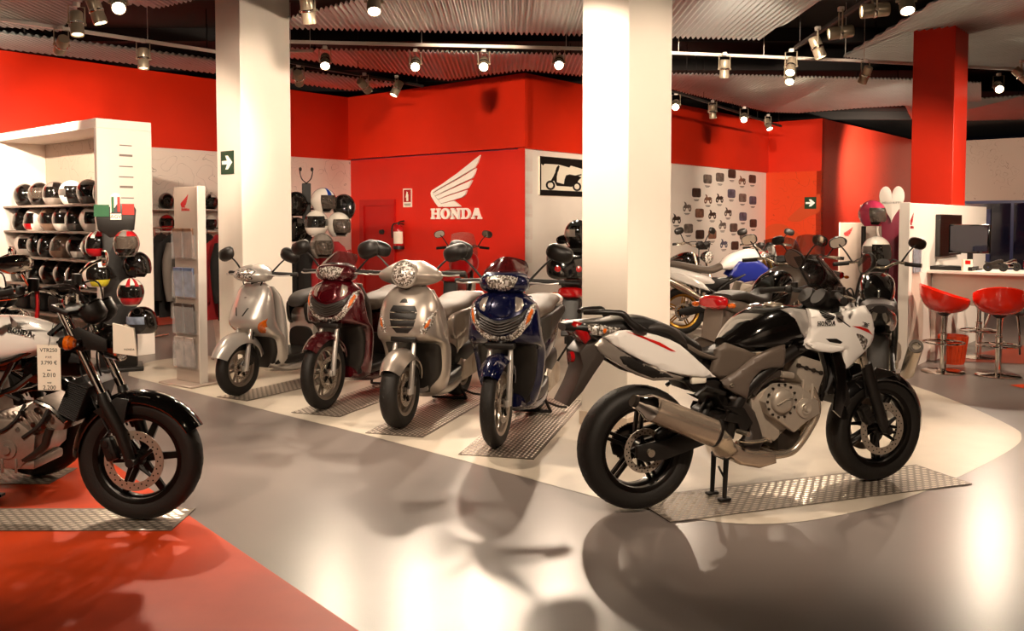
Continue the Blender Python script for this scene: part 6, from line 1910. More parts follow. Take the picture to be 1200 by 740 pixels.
for px, dy, sh, vz, ex, of, lab, o_ in (
  ([(-4.227, 9.100, 1.273)], 9.1, 'helmet_red', 'visor', (('stripe', 'helmet_white'),), False, 'red patterned helmet on the black tower, left of its column', -.9),
  ([(-3.825, 8.800, 1.280)], 8.8, 'helmet_silver', 'visor_clear', (('crest', 'helmet_red'), ('chin', 'helmet_black')), False, 'mirror-visored dark helmet on the black tower under the sign', -.3),
  ([(-4.104, 8.750, 0.978)], 8.75, 'helmet_white', 'visor', (('crest', 'helmet_black'), ('chin', 'helmet_yellow')), False, 'white, black and yellow helmet on the black tower', .5),
  ([(-3.791, 8.950, 1.061)], 8.95, 'helmet_black', 'visor', (), True, 'large black open helmet on the right of the black tower', .9),
  ([(-3.706, 8.600, 0.813)], 8.6, 'helmet_white', 'visor', (('stripe', 'helmet_red'), ('chin', 'helmet_red')), False, 'white helmet with red stripes on the black tower', .15),
  ([(-3.645, 8.700, 0.527)], 8.7, 'helmet_black', 'visor', (('band', 'sky_sticker'),), False, 'black helmet with a grey round graphic lowest on the black tower', 1.3)):
    p = px[0]
    helmet((p[0], dy, p[2]), look((p[0], dy), o_), sh, lab, 'helmets on the black tower', of, vz, ex, 1.05)
    # the peg that carries it
    q = Vector((tx, TY+.05, p[2]-.03)); d = Vector((p[0], dy, p[2]-.03))-q
    if d.length > .12:
        mb = MB(); mb.tube([(0, 0, 0), tuple(d*.92)], .012, 6); o = mb.build('peg', M_['black_plastic'], tower); o.matrix_parent_inverse = Matrix()
        o.matrix_basis = tower.matrix_basis.inverted() @ Matrix.Translation(q)

# ---- brochure stand
(bx0, by0), (bx1, by1) = [(-3.147, 8.248), (-2.823, 8.075)]
bs = empty('brochure_stand', ((bx0+bx1)/2, (by0+by1)/2, 0), math.atan2(by1-by0, bx1-bx0)-.12, 'grey brochure stand with a red wing emblem and clear pockets', 'brochure stand')
bw = .36
mb = MB(); mb.box((0, .02, .012), (.5, .36, .02), (0, 0, 0), .006, 1); mb.build('base', M_['grey_stand'], bs)
mb = MB(); mb.box((0, .02, .92), (bw, .07, 1.80), (0, 0, 0), .006, 1); mb.build('board', M_['grey_stand'], bs)
mb = MB(); mb.box((bw/2+.006, .02, .92), (.014, .085, 1.81), (0, 0, 0), .003, 1); mb.build('edge_strip', M_['rail_white'], bs)
FB = frameM((0, -.0155, 0), (1, 0, 0), (0, 0, 1))
mb = MB(); wing(mb, -.07, 1.63, .12, .002, FB); slab_word(mb, 'HONDA', -.06, 1.6, .022, .002, FB); mb.build('emblem', M_['logo_red'], bs)
for k, (z, m) in enumerate(((1.16, 'brochure_rust'), (.80, 'brochure_blue'), (.47, 'brochure_dark'), (.16, 'brochure_grey'))):
    mb = MB(); mb.box((0, -.062, z+.13), (.31, .004, .24)); mb.box((0, -.04, z), (.31, .045, .004)); mb.box((-.155, -.04, z+.11), (.004, .045, .22)); mb.box((.155, -.04, z+.11), (.004, .045, .22)); mb.box((0, -.04, z+.1), (.004, .045, .2)); mb.build('pocket', M_['acrylic'], bs)
    for sx in (-1, 1):
        mb = MB(); mb.box((sx*.075, -.04, z+.145), (.135, .022, .27), (R(4), 0, 0), .002, 1)
        o = mb.build('brochure', M_[m]); o.matrix_basis = bs.matrix_basis.copy()
        tag(o, ('pair of %s brochures in the %s pocket of the grey stand' % (('rust-coloured', 'blue-grey', 'dark', 'pale grey')[k], ('top', 'second', 'third', 'lowest')[k])).replace('pair of ', ''), 'brochure', ('brochures in the %s pocket' % ('top', 'second', 'third', 'lowest')[k]))

# ---- shelving and clothes on the left wall behind
def on_left(s, off, z):
    p = PA - A1*s + A2*off
    return Vector((p.x, p.y, z))
LZ = math.atan2(A1.y, A1.x)
for si, z in enumerate((1.70, 1.36)):
    a, b = on_left(5.2, .2, z), on_left(1.4, .2, z)
    mb = MB(); mb.box((0, 0, -.012), ((b-a).length, .36, .024), (0, 0, 0), .003, 1)
    for t in (-1.6, -.4, .8, 1.7):
        mb.box((t, .15, -.05), (.02, .06, .08))
    o = mb.build('wall_shelf', M_['rail_white']); o.location = (a+b)/2; o.rotation_euler = (0, 0, LZ)
    tag(o, ('upper' if si == 0 else 'lower')+' white helmet shelf on the drawing-covered left wall', 'shelf')
    pal = ('helmet_black', 'helmet_white', 'helmet_grey', 'helmet_black', 'helmet_silver', 'helmet_black', 'helmet_red', 'helmet_black', 'helmet_white', 'helmet_black')
    for k in range(10):
        p = on_left(5.0-.38*k, .24, z+.118)
        ex = ((), (('band', 'helmet_black'),), (('crest', 'helmet_white'),))[k % 3]
        helmet(p, look(p, .3*math.sin(k*2.1)), pal[(k+si*3) % 10], 'helmet on the %s wall shelf behind the brochure stand, %s from the left' % (('upper', 'lower')[si], ('first', 'second', 'third', 'fourth', 'fifth', 'sixth', 'seventh', 'eighth', 'ninth', 'tenth')[k]), 'helmets on the left wall shelves', k % 4 == 1, 'visor', ex)
# jackets on a rail
ra0, ra1 = [(-4.318, 10.150), (-3.253, 9.954)]
ra0 = Vector((-4.6, 11.4, 0)); ra1 = Vector((-3.35, 10.9, 0))
rk = empty('clothes_rail', (ra0+ra1)/2, math.atan2(ra1.y-ra0.y, ra1.x-ra0.x), 'steel clothes rail of riding jackets left of the left pillar', 'clothes rail')
rl = (ra1-ra0).length
mb = MB(); mb.tube([(-rl/2, 0, .03), (-rl/2, 0, 1.42), (rl/2, 0, 1.42), (rl/2, 0, .03)], .016, 8); mb.tube([(-rl/2, -.22, .02), (-rl/2, .22, .02)], .016, 8); mb.tube([(rl/2, -.22, .02), (rl/2, .22, .02)], .016, 8); mb.build('tube_frame', M_['steel'], rk)
jc = [('cloth_black', 'black riding jacket'), ('cloth_black', 'black riding jacket'), ('cloth_grey', 'grey riding jacket'), ('cloth_black', 'black riding jacket'), ('cloth_black', 'black riding jacket with red and white stripes'), ('cloth_red', 'dark red riding jacket'), ('cloth_black', 'black riding jacket')]
for k, (m, lab) in enumerate(jc):
    x = -rl/2+.12+(rl-.24)*k/(len(jc)-1)
    mb = MB()
    mb.loft([[(cx+a*.5, b, z) for a, b in superring(w*.28, w, 2.6, 20)] for z, w, cx in ((.30, .25, .0), (.5, .26, .01), (.8, .25, 0), (1.05, .27, -.01), (1.22, .24, 0), (1.30, .12, 0), (1.34, .07, 0))])
    for s in (-1, 1):
        mb.tube([(0, s*.22, 1.22), (.01, s*.30, 1.0), (.02, s*.31, .72), (.03, s*.29, .52)], [.06, .065, .055, .045], 10, 4)
    o = mb.build('riding_jacket', M_[m]); o.matrix_basis = rk.matrix_basis @ Matrix.Translation((x, 0, .0))
    tag(o, lab+' hanging on the steel rail', 'jacket', 'jackets on the steel rail')
    mb = MB(); mb.tube([(0, -.17, 1.27), (0, 0, 1.35), (0, .17, 1.27)], .009, 6); mb.tube([(0, 0, 1.35), (0, 0, 1.40), (0, .02, 1.43), (0, .0, 1.45)], .004, 6, 3); mb.build('hanger', M_['black_plastic'], o)
    if k == 4:
        mb = MB()
        for q in range(6):
            mb.box((.0, 0, .5+.11*q), (.17, .44, .03), (.25, 0, 0), .01)
        mb.build('stripes', M_['red_sticker'], o)

# ---- helmet post right of the left pillar
(qx, _, qz), = [(-2.357, 10.200, 1.940)]
hp = empty('helmet_stand', (qx, 10.2, 0), look((qx, 10.2))+PI/2, 'black post stand with two curved prongs right of the left pillar', 'display stand')
mb = MB(); mb.box((0, 0, qz/2), (.10, .08, qz), (0, 0, 0), .008, 1); mb.box((0, 0, .015), (.5, .5, .03), (0, 0, 0), .01); mb.build('post', M_['black_plastic'], hp)
for s in (-1, 1):
    mb = MB(); mb.tube([(0, 0, qz), (s*.05, 0, qz+.05), (s*.07, 0, qz+.12), (s*.065, 0, qz+.15)], .007, 6, 4); mb.ell((s*.065, 0, qz+.16), (.018, .018, .024), seg=10, rings=8); mb.build('prong', M_['black_plastic'], hp)
for px, dy, sh, vz, ex, of, lab, o_ in (
  ([(-2.110, 9.950, 1.729)], 9.95, 'helmet_white', 'visor_clear', (('stripe', 'helmet_blue'),), True, 'white open helmet with blue stripes on the black post', .9),
  ([(-1.910, 10.100, 1.665)], 10.10, 'helmet_black', 'visor', (), False, 'small black helmet near the red corner on the black post', .4),
  ([(-2.178, 9.900, 1.481)], 9.90, 'helmet_white', 'visor', (('band', 'helmet_black'),), False, 'white helmet with black sides below the blue-striped one', -.5),
  ([(-1.950, 10.000, 1.462)], 10.00, 'helmet_white', 'visor_clear', (), True, 'white open helmet with a clear visor on the black post', .6),
  ([(-2.080, 9.700, 1.230)], 9.70, 'helmet_silver', 'visor_clear', (('band', 'helmet_grey'),), True, 'silver open helmet lowest on the black post', .5),
  ([(-2.465, 10.150, 1.695)], 10.15, 'helmet_black', 'visor', (), False, 'upper black helmet between the left pillar and the black post', -.6),
  ([(-2.458, 10.150, 1.403)], 10.15, 'helmet_black', 'visor', (('crest', 'helmet_grey'),), False, 'black helmet with a grey crown between the left pillar and the black post', -.3),
  ([(-2.439, 10.100, 1.112)], 10.10, 'helmet_black', 'visor', (('band', 'helmet_grey'),), False, 'lower black helmet with grey sides beside the black post', -.4)):
    p = px[0]
    helmet((p[0], dy, p[2]), look((p[0], dy), o_), sh, lab, 'helmets on the black post', of, vz, ex, 1.1)
    q = Vector((qx, 10.2, p[2]-.02)); d = Vector((p[0], dy, p[2]-.02))-q
    mb = MB(); mb.tube([(0, 0, 0), tuple(d*.9)], .012, 6); o = mb.build('peg', M_['black_plastic'], hp)
    o.matrix_basis = hp.matrix_basis.inverted() @ Matrix.Translation(q)
# dark jackets below those helmets
for k, (x, z0, m, l_) in enumerate(((.0, .55, 'cloth_black', 'black riding jacket hanging on the black post stand'), (.16, .5, 'cloth_red', 'dark red riding jacket hanging on the black post stand'))):
    mb = MB()
    mb.loft([[(a, b*.45, z) for a, b in superring(w, w*.9, 2.6, 20)] for z, w in ((z0, .17), (z0+.3, .18), (z0+.6, .18), (z0+.72, .12), (z0+.78, .05))])
    for s in (-1, 1):
        mb.tube([(s*.14, 0, z0+.68), (s*.2, 0, z0+.45), (s*.2, 0, z0+.12)], [.05, .055, .04], 10, 4)
    o = mb.build('riding_jacket', M_[m]); o.location = (qx+x+.12+.1*k, 9.95-.1*k, 0); tag(o, l_, 'jacket')

# ------------------------------------------------------------------ machines parked behind
def roadster(loc, heading, label, paint='black_gloss', side='black_gloss', seat='seat_black', screen=None, dirt=False, case=False, pipe='low', tailm='black_plastic', lamp=True, bars=1.03, mirrors=True, tailz=.86, engine='engine_silver', second=None, rear=True):
    root = empty('motorcycle', loc, heading, label, 'motorcycle', 'motorcycles parked behind')
    B = M_; P = B[paint]
    Rw = .34 if dirt else .31
    lift = .08 if dirt else 0
    wheel('rear_wheel', root, (0, 0, .315), .315, .12 if dirt else .15, .225, 5, B['gold' if dirt else 'rim_black'], 'double', .11, (-.08,), .045, .14, 80, tread=False, seg=32)
    wheel('front_wheel', root, (1.44, 0, Rw-.02), Rw-.02, .09 if dirt else .12, .24, 5, B['gold' if dirt else 'rim_black'], 'double', .14, (-.07, .07), .04, .12, 60, tread=False, seg=32)
    hx, hz = 1.10, bars-.02
    for s in (-1, 1):
        mb = MB(); mb.tube([(hx+.02, s*.1, hz-.04), (hx+.17, s*.1, .66), (1.41, s*.1, Rw-.04)], [.02, .024, .03], 10); mb.build('fork_leg', B['gold' if dirt else 'steel'], root)
    fender((1.44, 0, Rw-.02), Rw+(.10 if dirt else .02), .06, 40 if not dirt else 60, 150, .03, 10, .3).build('front_mudguard', B['pearl_white'] if dirt else P, root)
    mb = MB(); mb.loft(hull([(.50, .82+lift, .09, .04), (.62, .88+lift, .13, .10), (.80, .92+lift, .15, .13), (.96, .94+lift, .14, .12), (1.06, .93+lift, .08, .06)], 5, 24)); mb.build('fuel_tank', P, root)
    mb = MB(); mb.loft(hull([(-.34, tailz+lift, .10, .03), (-.1, tailz-.0+lift, .13, .045), (.15, tailz-.05+lift, .14, .05), (.38, tailz-.08+lift, .13, .05), (.56, tailz-.02+lift, .09, .05)], 5, 24)); mb.build('seat', B[seat], root)
    mb = MB(); mb.loft(hull([(-.48, tailz+.0+lift, .05, .03), (-.34, tailz-.06+lift, .10, .06), (-.1, tailz-.11+lift, .13, .075), (.2, tailz-.19+lift, .13, .08), (.42, .62+lift, .10, .06)], 5, 24)); mb.build('tail_cowl', B[side], root)
    if rear:
        mb = MB(); mb.loft(hull([(-.53, tailz-.03+lift, .08, .035, 3), (-.49, tailz-.03+lift, .12, .055, 3), (-.43, tailz-.03+lift, .11, .05, 3)], 3, 20)); mb.build('tail_light', B['tail_red'], root)
        for s in (-1, 1):
            mb = MB(); mb.ell((-.47, s*.15, tailz-.05+lift), (.04, .032, .022), seg=12, rings=8); mb.build('rear_indicator', B['lens_amber'], root)
        mb = MB(); slabs(mb, [(-.46, tailz-.08), (-.30, tailz-.12), (-.40, .58), (-.56, .42), (-.58, .44)], -.08, .08, .008); mb.build('plate_hanger', B[tailm], root)
        mb = MB(); slabs(mb, [(-.545, .52), (-.50, .62), (-.51, .625), (-.555, .525)], -.07, .07, .002, 1); mb.build('number_plate', B['paper'], root)
    mb = MB()
    for s in (-1, 1):
        mb.tube([(hx-.02, s*.05, hz-.12), (.80, s*.14, .80), (.48, s*.14, .62), (.46, s*.13, .36)], .024, 8, 3)
        mb.tube([(hx, s*.05, hz-.22), (.98, s*.13, .5), (.72, s*.14, .30)], .02, 8, 3)
        slabs(mb, [(-.06, .28), (-.06, .35), (.45, .48), (.5, .38), (.1, .27)], s*.1, s*.13, .01)
        mb.tube([(.1, s*.11, tailz-.12), (.45, s*.13, .55)], .014, 8)
    mb.box((.45, 0, .66), (.36, .2, .2), (0, 0, 0), .03)
    mb.build('frame', B['black_plastic'], root)
    eng = MB(); slabs(eng, [(.46, .34), (.52, .27), (.90, .27), (.98, .36), (.92, .50), (.98, .66), (.76, .70), (.70, .52), (.52, .52)], -.17, .17, .02)
    for k in range(4):
        eng.box((.86+.012*k, 0, .53+.04*k), (.22, .36, .012), (0, R(-18), 0), .003, 1)
    for s in (-1, 1):
        eng.lathe([(0, s*.03), (.06, s*.025), (.08, s*.01), (.09, 0)], (.66, s*.17, .40), (0, 1, 0), 20)
    eng.build('engine', B[engine], root)
    mb = MB()
    for y in (-.12, -.04, .04, .12):
        mb.tube([(.98, y, .58), (1.06, y, .50), (1.03, y, .32), (.88, y*.8, .22), (.6, y*.5, .21)], .018, 8, 3)
    mb.build('exhaust_header', B['chrome'], root)
    e = {'low': [(.55, -.14, .22), (.3, -.2, .25), (.2, -.22, .30), (-.25, -.24, .42)], 'high': [(.4, -.1, .3), (.2, -.17, .5), (.0, -.19, .62), (-.36, -.2, .80)], 'up': [(.5, -.14, .22), (.25, -.2, .26), (.1, -.22, .32), (-.34, -.25, .58)]}[pipe]
    mb = MB(); mb.tube(e, [.024, .028, .052, .052], 16, 0); mb.build('muffler', B['steel'], root)
    mb = MB(); mb.lathe([(.03, 0), (.05, .0), (.05, .02), (.03, .02)], e[-1], Vector(e[-1])-Vector(e[-2]), 16, closed=True); mb.build('muffler_end', B['engine_dark'], root)
    mb = MB()
    w_ = .40 if dirt else .35
    for s in (-1, 1):
        mb.tube([(hx, 0, hz+.05), (hx-.0, s*.08, hz+.05), (hx-.05, s*.18, hz+.10), (hx-.13, s*w_, hz+.08)], .012, 8, 3)
    hb = mb.build('handlebar', B['steel'], root)
    for s in (-1, 1):
        mb = MB(); mb.tube([(hx-.09, s*(w_-.12), hz+.09), (hx-.135, s*(w_+.01), hz+.078)], .018, 8); mb.build('grip', B['rubber'], hb)
        mb = MB(); lever(mb, (hx-.03, s*(w_-.15), hz+.09), (hx-.07, s*w_, hz+.07), .03); mb.build('lever', B['steel'], hb)
        if mirrors: mirror_part('mirror', root, (hx-.06, s*.2, hz+.1), (hx-.04, s*.33, hz+.27), .075, .05, s*R(12), 'black_plastic', tilt=s*R(-15))
        if dirt:
            mb = MB(); mb.panel([(-.05, -.05), (.07, -.04), (.09, .03), (-.04, .05)], lambda a, b: .03, .01, .01, .03, M=Matrix.Translation((hx-.03, s*(w_-.06), hz+.08)) @ SWAP); mb.build('hand_guard', B['pearl_white'], hb)
    if dirt:
        mb = MB(); mb.panel([(.60, .80), (.72, .98), (.98, 1.0), (1.16, .86), (1.02, .74), (.80, .70)], lambda x, z: .16, .02, .02, .05, side=1); mb.build2('radiator_shroud', B['blue_plastic'], root)
        mb = MB(); mb.panel([(-.38, .86), (-.05, .84), (.25, .70), (.36, .58), (.1, .66), (-.3, .80)], lambda x, z: .145, .02, .02, .05, side=1); mb.build2('side_plate', B['pearl_white'], root)
        mb = MB(); mb.box((hx+.13, 0, hz+.0), (.03, .2, .24), (0, R(-18), 0), .03); mb.build('number_board', B['pearl_white'], root)
    elif lamp:
        mb = MB(); mb.lathe([(0, -.1), (.06, -.09), (.085, -.03), (.088, .02)], (hx+.2, 0, hz-.1), (1, 0, -.1), 20); l_ = mb.build('headlight', B['black_gloss'], root)
        mb = MB(); mb.lathe([(0, .05), (.06, .04), (.086, .02)], (hx+.2, 0, hz-.1), (1, 0, -.1), 20); mb.build('lens', B['lens_clear'], l_)
        mb = MB()
        for s in (-1, 1): mb.lathe([(0, .02), (.055, .02), (.06, -.03), (.03, -.06), (0, -.06)], (hx+.09, s*.06, hz+.08), (-.5, 0, .85), 18)
        mb.box((hx+.1, 0, hz+.03), (.03, .16, .05))
        mb.build('instrument_pods', B['black_plastic'], root)
    if screen:
        mb = MB(); mb.loft(hull([(.92, .80, .12, .12), (1.06, .92, .20, .16), (1.24, .92, .19, .16), (1.42, .88, .12, .10), (1.50, .85, .05, .04)], 5, 28)); mb.build('fairing', B[second or side], root)
        mb = MB(); rings = []
        for i in range(7):
            t = i/6
            rings.append([(1.30-.24*t-.10*abs(-1+k/5)**2.2, (-1+k/5)*(.19-.04*t*t), 1.02+.34*t-.03*t*abs(-1+k/5)**2) for k in range(11)])
        mb.loft(rings, False, False)
        r_ = bmesh.ops.extrude_face_region(mb.bm, geom=mb.bm.faces[:])
        for g in r_['geom']:
            if isinstance(g, bmesh.types.BMVert): g.co.x -= .004
        mb.build('windscreen', B[screen], root)
    if case:
        mb = MB(); mb.loft(hull([(-.62, 1.08, .16, .10, 4), (-.56, 1.10, .22, .15, 4), (-.36, 1.11, .23, .16, 4), (-.18, 1.10, .20, .13, 4)], 4, 28)); cs = mb.build('top_case', B['black_gloss'], root)
        mb = MB(); mb.box((-.38, 0, .92), (.34, .2, .03), (0, 0, 0), .01); mb.tube([(-.2, .1, .80), (-.4, .1, .91)], .012, 6); mb.tube([(-.2, -.1, .80), (-.4, -.1, .91)], .012, 6); mb.build('case_rack', B['black_plastic'], root)
        for s in (-1, 1):
            mb = MB(); mb.lathe([(0, -.03), (.03, -.025), (.042, 0)], (-.595, s*.1, 1.06), (1, 0, 0), 14); mb.build('case_lamp', B['tail_red'], cs)
    mb = MB(); mb.tube([(.55, .12, .30), (.50, .2, .16), (.46, .29, .012)], .012, 8); mb.box((.46, .30, .008), (.06, .04, .014)); mb.build('side_stand', B['black_plastic'], root)
    mb = MB()
    for s in (-1, 1):
        mb.tube([(hx-.05, s*.2, hz+.1), (hx+.12, s*.12, hz+.1), (hx+.1, s*.08, hz-.2), (1.32, s*.09, .45)], .006, 6, 4)
    mb.build('cables', B['wire'], root)
    return root
def hd(x, y): return math.atan2(y, x)
roadster((1.86, 7.30, 0), hd(.6, .8), 'grey-tailed black motorcycle with a red tail light just behind the large black tank', 'black_gloss', 'grey_plastic', 'seat_black', 'smoke', pipe='up', tailm='grey_plastic', tailz=.90, bars=1.08)
roadster((2.25, 11.75, 0), hd(1, .06), 'white and blue off-road motorcycle below the picture wall', 'pearl_white', 'pearl_white', 'seat_grey', dirt=True, pipe='high', bars=1.08, mirrors=False)
roadster((2.05, 13.6, 0), hd(.55, -.83), 'dark motorcycle beside the right white pillar, behind the off-road one', 'black_gloss', bars=1.12)
roadster((3.8, 10.7, 0), hd(-.5, -.86), 'dark motorcycle with a smoked screen facing the camera behind the large black tank', 'black_gloss', 'black_gloss', screen='smoke', bars=1.04)
roadster((2.86, 6.9, 0), hd(.36, .93), 'black motorcycle with an upswept silver muffler behind the front wheel of the large one', 'black_gloss', 'black_gloss', pipe='up', bars=1.06, rear=False)
roadster((4.0, 13.9, 0), hd(-.3, -.95), 'red-tanked motorcycle in front of the orange mural', 'red_plastic', 'red_plastic', bars=1.1)
roadster((-.72, 11.1, 0), hd(.05, 1), 'red and white touring motorcycle with a clear screen below the wing emblem', 'red_plastic', 'red_plastic', 'seat_grey', 'clear_screen', bars=1.08, second='red_plastic')
roadster((.66, 8.85, 0), hd(.22, .98), 'black motorcycle with a top case half hidden by the right white pillar', 'black_gloss', 'black_gloss', 'seat_grey', case=True, bars=1.05)
(hx_, _, hz_), = [(0.623, 8.420, 1.387)]
helmet((.63, 8.50, 1.265+.118), look((.63, 8.5), .9), 'helmet_black', 'black helmet lying on the top case beside the right white pillar', None, False, 'visor', (('band', 'helmet_silver'),))

# ------------------------------------------------------------------ booth panel, counter, stools
BP = Vector((3.99, 8.92, 0)); BL = 3.3
BZ = math.atan2(A1.y, A1.x)
bh = [q for q in [(-0.114, 1.678), (3.205, 1.620)]]
H0 = 1.69
booth = empty('booth_panel', BP + A1*(BL/2), BZ, 'white booth panel with a red wing emblem and a wall screen at the counter', 'partition panel')
def bx(x0, x1, y0, y1, z0, z1, n, m, par=None, bev=.003):
    mb = MB(); mb.box(((x0+x1)/2-BL/2, (y0+y1)/2, (z0+z1)/2), (x1-x0, y1-y0, z1-z0), (0, 0, 0), bev, 1); return mb.build(n, M_[m], par or booth)
bx(0, BL, .0, .09, 0, H0, 'panel', 'counter_white')
bx(-.004, .012, -.006, .096, 0, H0+.005, 'edge_profile', 'rail_white')
(gx0, gz0), (gx1, gz1) = [(0.015, 1.431), (0.327, 1.588)]
FM = frameM((-BL/2, -.001, 0), (1, 0, 0), (0, 0, 1))
mb = MB(); wing(mb, gx0, gz0+.035, gz1-gz0-.03, .002, FM); slab_word(mb, 'HONDA', gx0, gz0, .024, .002, FM); mb.build('emblem', M_['logo_red'], booth)
(s0, sz0), (s1, sz1) = [(0.947, 1.120), (1.859, 1.579)]
bx(s0, s1, -.05, 0, sz0, sz1, 'wall_screen', 'screen_black')
for (a, b) in [(0.115, 1.223), (0.132, 0.962)][:1]:
    lz0 = [(0.131, 0.971)][0][1]; lz1 = [(0.114, 1.232)][0][1]
    lx1 = [(0.391, 1.101)][0][0]
    mb = MB(); mb.box(((a+lx1)/2-BL/2, -.03, (lz0+lz1)/2), (lx1-a, .004, lz1-lz0)); mb.box(((a+lx1)/2-BL/2, -.015, lz0), (lx1-a, .034, .006)); mb.box((a-BL/2, -.015, (lz0+lz1)/2), (.006, .034, lz1-lz0)); mb.build('leaflet_holder', M_['acrylic'], booth)
    mb = MB(); mb.box(((a+lx1)/2-BL/2, -.012, (lz0+lz1)/2), (lx1-a-.02, .008, lz1-lz0-.02))
    o = mb.build('leaflet', M_['sky_sticker']); o.matrix_basis = booth.matrix_basis.copy(); tag(o, 'blue-grey leaflet in the clear holder on the booth panel', 'leaflet')
# pale mural of a rider on the lower panel
mb = MB()
mb.panel([(.1, .05), (.45, .05), (.55, .5), (.42, .9), (.25, 1.05), (.12, .85)], lambda x, z: .0025, .003, 0, .2, n=3, side=-1, M=Matrix.Translation((-BL/2, 0, 0)))
mb.build('mural_shape', M_['counter_front'], booth)
# counter along A2
C0 = BP + A1*.70; CZ = math.atan2(A2.y, A2.x)
ct = empty('counter', C0, CZ, 'white counter with a slim top and pale front running to the right edge', 'counter')
def cx_(x0, x1, y0, y1, z0, z1, n, m):
    mb = MB(); mb.box(((x0+x1)/2, (y0+y1)/2, (z0+z1)/2), (x1-x0, y1-y0, z1-z0), (0, 0, 0), .004, 1); return mb.build(n, M_[m], ct)
cx_(.0, 3.4, -.05, .62, .955, .985, 'worktop', 'counter_white')
cx_(.02, 3.4, .10, .14, .62, .955, 'front_panel', 'counter_front')
cx_(.0, 3.4, .14, .6, .9, .955, 'drawer_box', 'counter_front')
cx_(2.6, 2.66, .14, .6, 0, .955, 'end_support', 'counter_white'); cx_(.0, .05, .14, .6, 0, .955, 'end_support', 'counter_white')
def on_ct(x, y, z=.985):
    return ct.matrix_basis @ Vector((x, y, z))
# monitor, papers, red parts, small models on the counter
mo = empty('monitor', on_ct(.32, .34), CZ-.15, 'black flat monitor on the white counter', 'monitor')
mb = MB(); mb.box((0, 0, .33), (.42, .05, .31), (0, 0, 0), .01); mb.build('case', M_['screen_black'], mo)
mb = MB(); mb.box((0, -.026, .335), (.38, .004, .27)); mb.build('screen', M_['glass_dark'], mo)
mb = MB(); mb.box((0, .02, .1), (.05, .03, .2)); mb.box((0, .0, .008), (.22, .16, .016), (0, 0, 0), .006); mb.build('stand', M_['black_plastic'], mo)
mb = MB(); mb.box((0, 0, .06), (.11, .03, .12), (0, 0, .2)); o = mb.build('desk_card', M_['paper']); o.location = on_ct(.36, .08); tag(o, 'small white card box below the monitor', 'card')
mb = MB(); mb.box((0, -.016, .09), (.06, .003, .04), (0, 0, .2)); mb.build('red_print', M_['red_sticker'], o)
mb = MB(); mb.box((0, 0, .02), (.42, .3, .04), (0, 0, 0), .004, 1); o = mb.build('keyboard_tray', M_['black_plastic']); o.location = on_ct(.20, .22, .986); o.rotation_euler = (0, 0, CZ); tag(o, 'black tray lying on the counter under the monitor', 'tray')
for k, (x, y) in enumerate(((.62, .12), (.72, .28), (1.12, .3))):
    m = empty('model_bike', on_ct(x, y), CZ+.3+.4*k, ('small dark model motorcycle on the counter, ' + ('nearest the monitor', 'behind the nearest one', 'behind the red helmet shell')[k]), 'model motorcycle', 'model motorcycles on the counter')
    for cx in (-.07, .07):
        mb = MB(); mb.lathe(tyre_profile(.045, .02, .028), (cx, 0, .045), (0, 1, 0), 18, closed=True); mb.build('wheel', M_['rubber'], m)
    mb = MB(); mb.loft(hull([(-.10, .10, .008, .006), (-.05, .085, .018, .012), (.0, .095, .02, .022), (.04, .11, .016, .02), (.07, .10, .008, .02)], 3, 12)); mb.box((0, 0, .055), (.07, .03, .04), (0, 0, 0), .008); mb.tube([(.07, .012, .045), (.045, .012, .12)], .004, 6); mb.tube([(.045, -.04, .125), (.045, .04, .125)], .003, 6); mb.build('body', M_['chrome' if k else 'engine_dark'], m)
p = on_ct(.98, .22); helmet((p.x, p.y, p.z+.075), CZ+2.4, 'helmet_red', 'red open helmet standing on the counter', None, True, None, (), .95).scale = (1.15, 1.05, .72)
p = on_ct(1.3, .2); mb = MB(); mb.lathe([(0, 0), (.035, 0), (.04, .1), (.037, .1), (.033, .006), (0, .006)], (0, 0, 0), seg=18); mb.tube([(.038, 0, .08), (.065, 0, .07), (.065, 0, .035), (.038, 0, .025)], .006, 6, 4); o = mb.build('cup', M_['paper']); o.location = p; tag(o, 'white cup at the right end of the counter', 'cup')
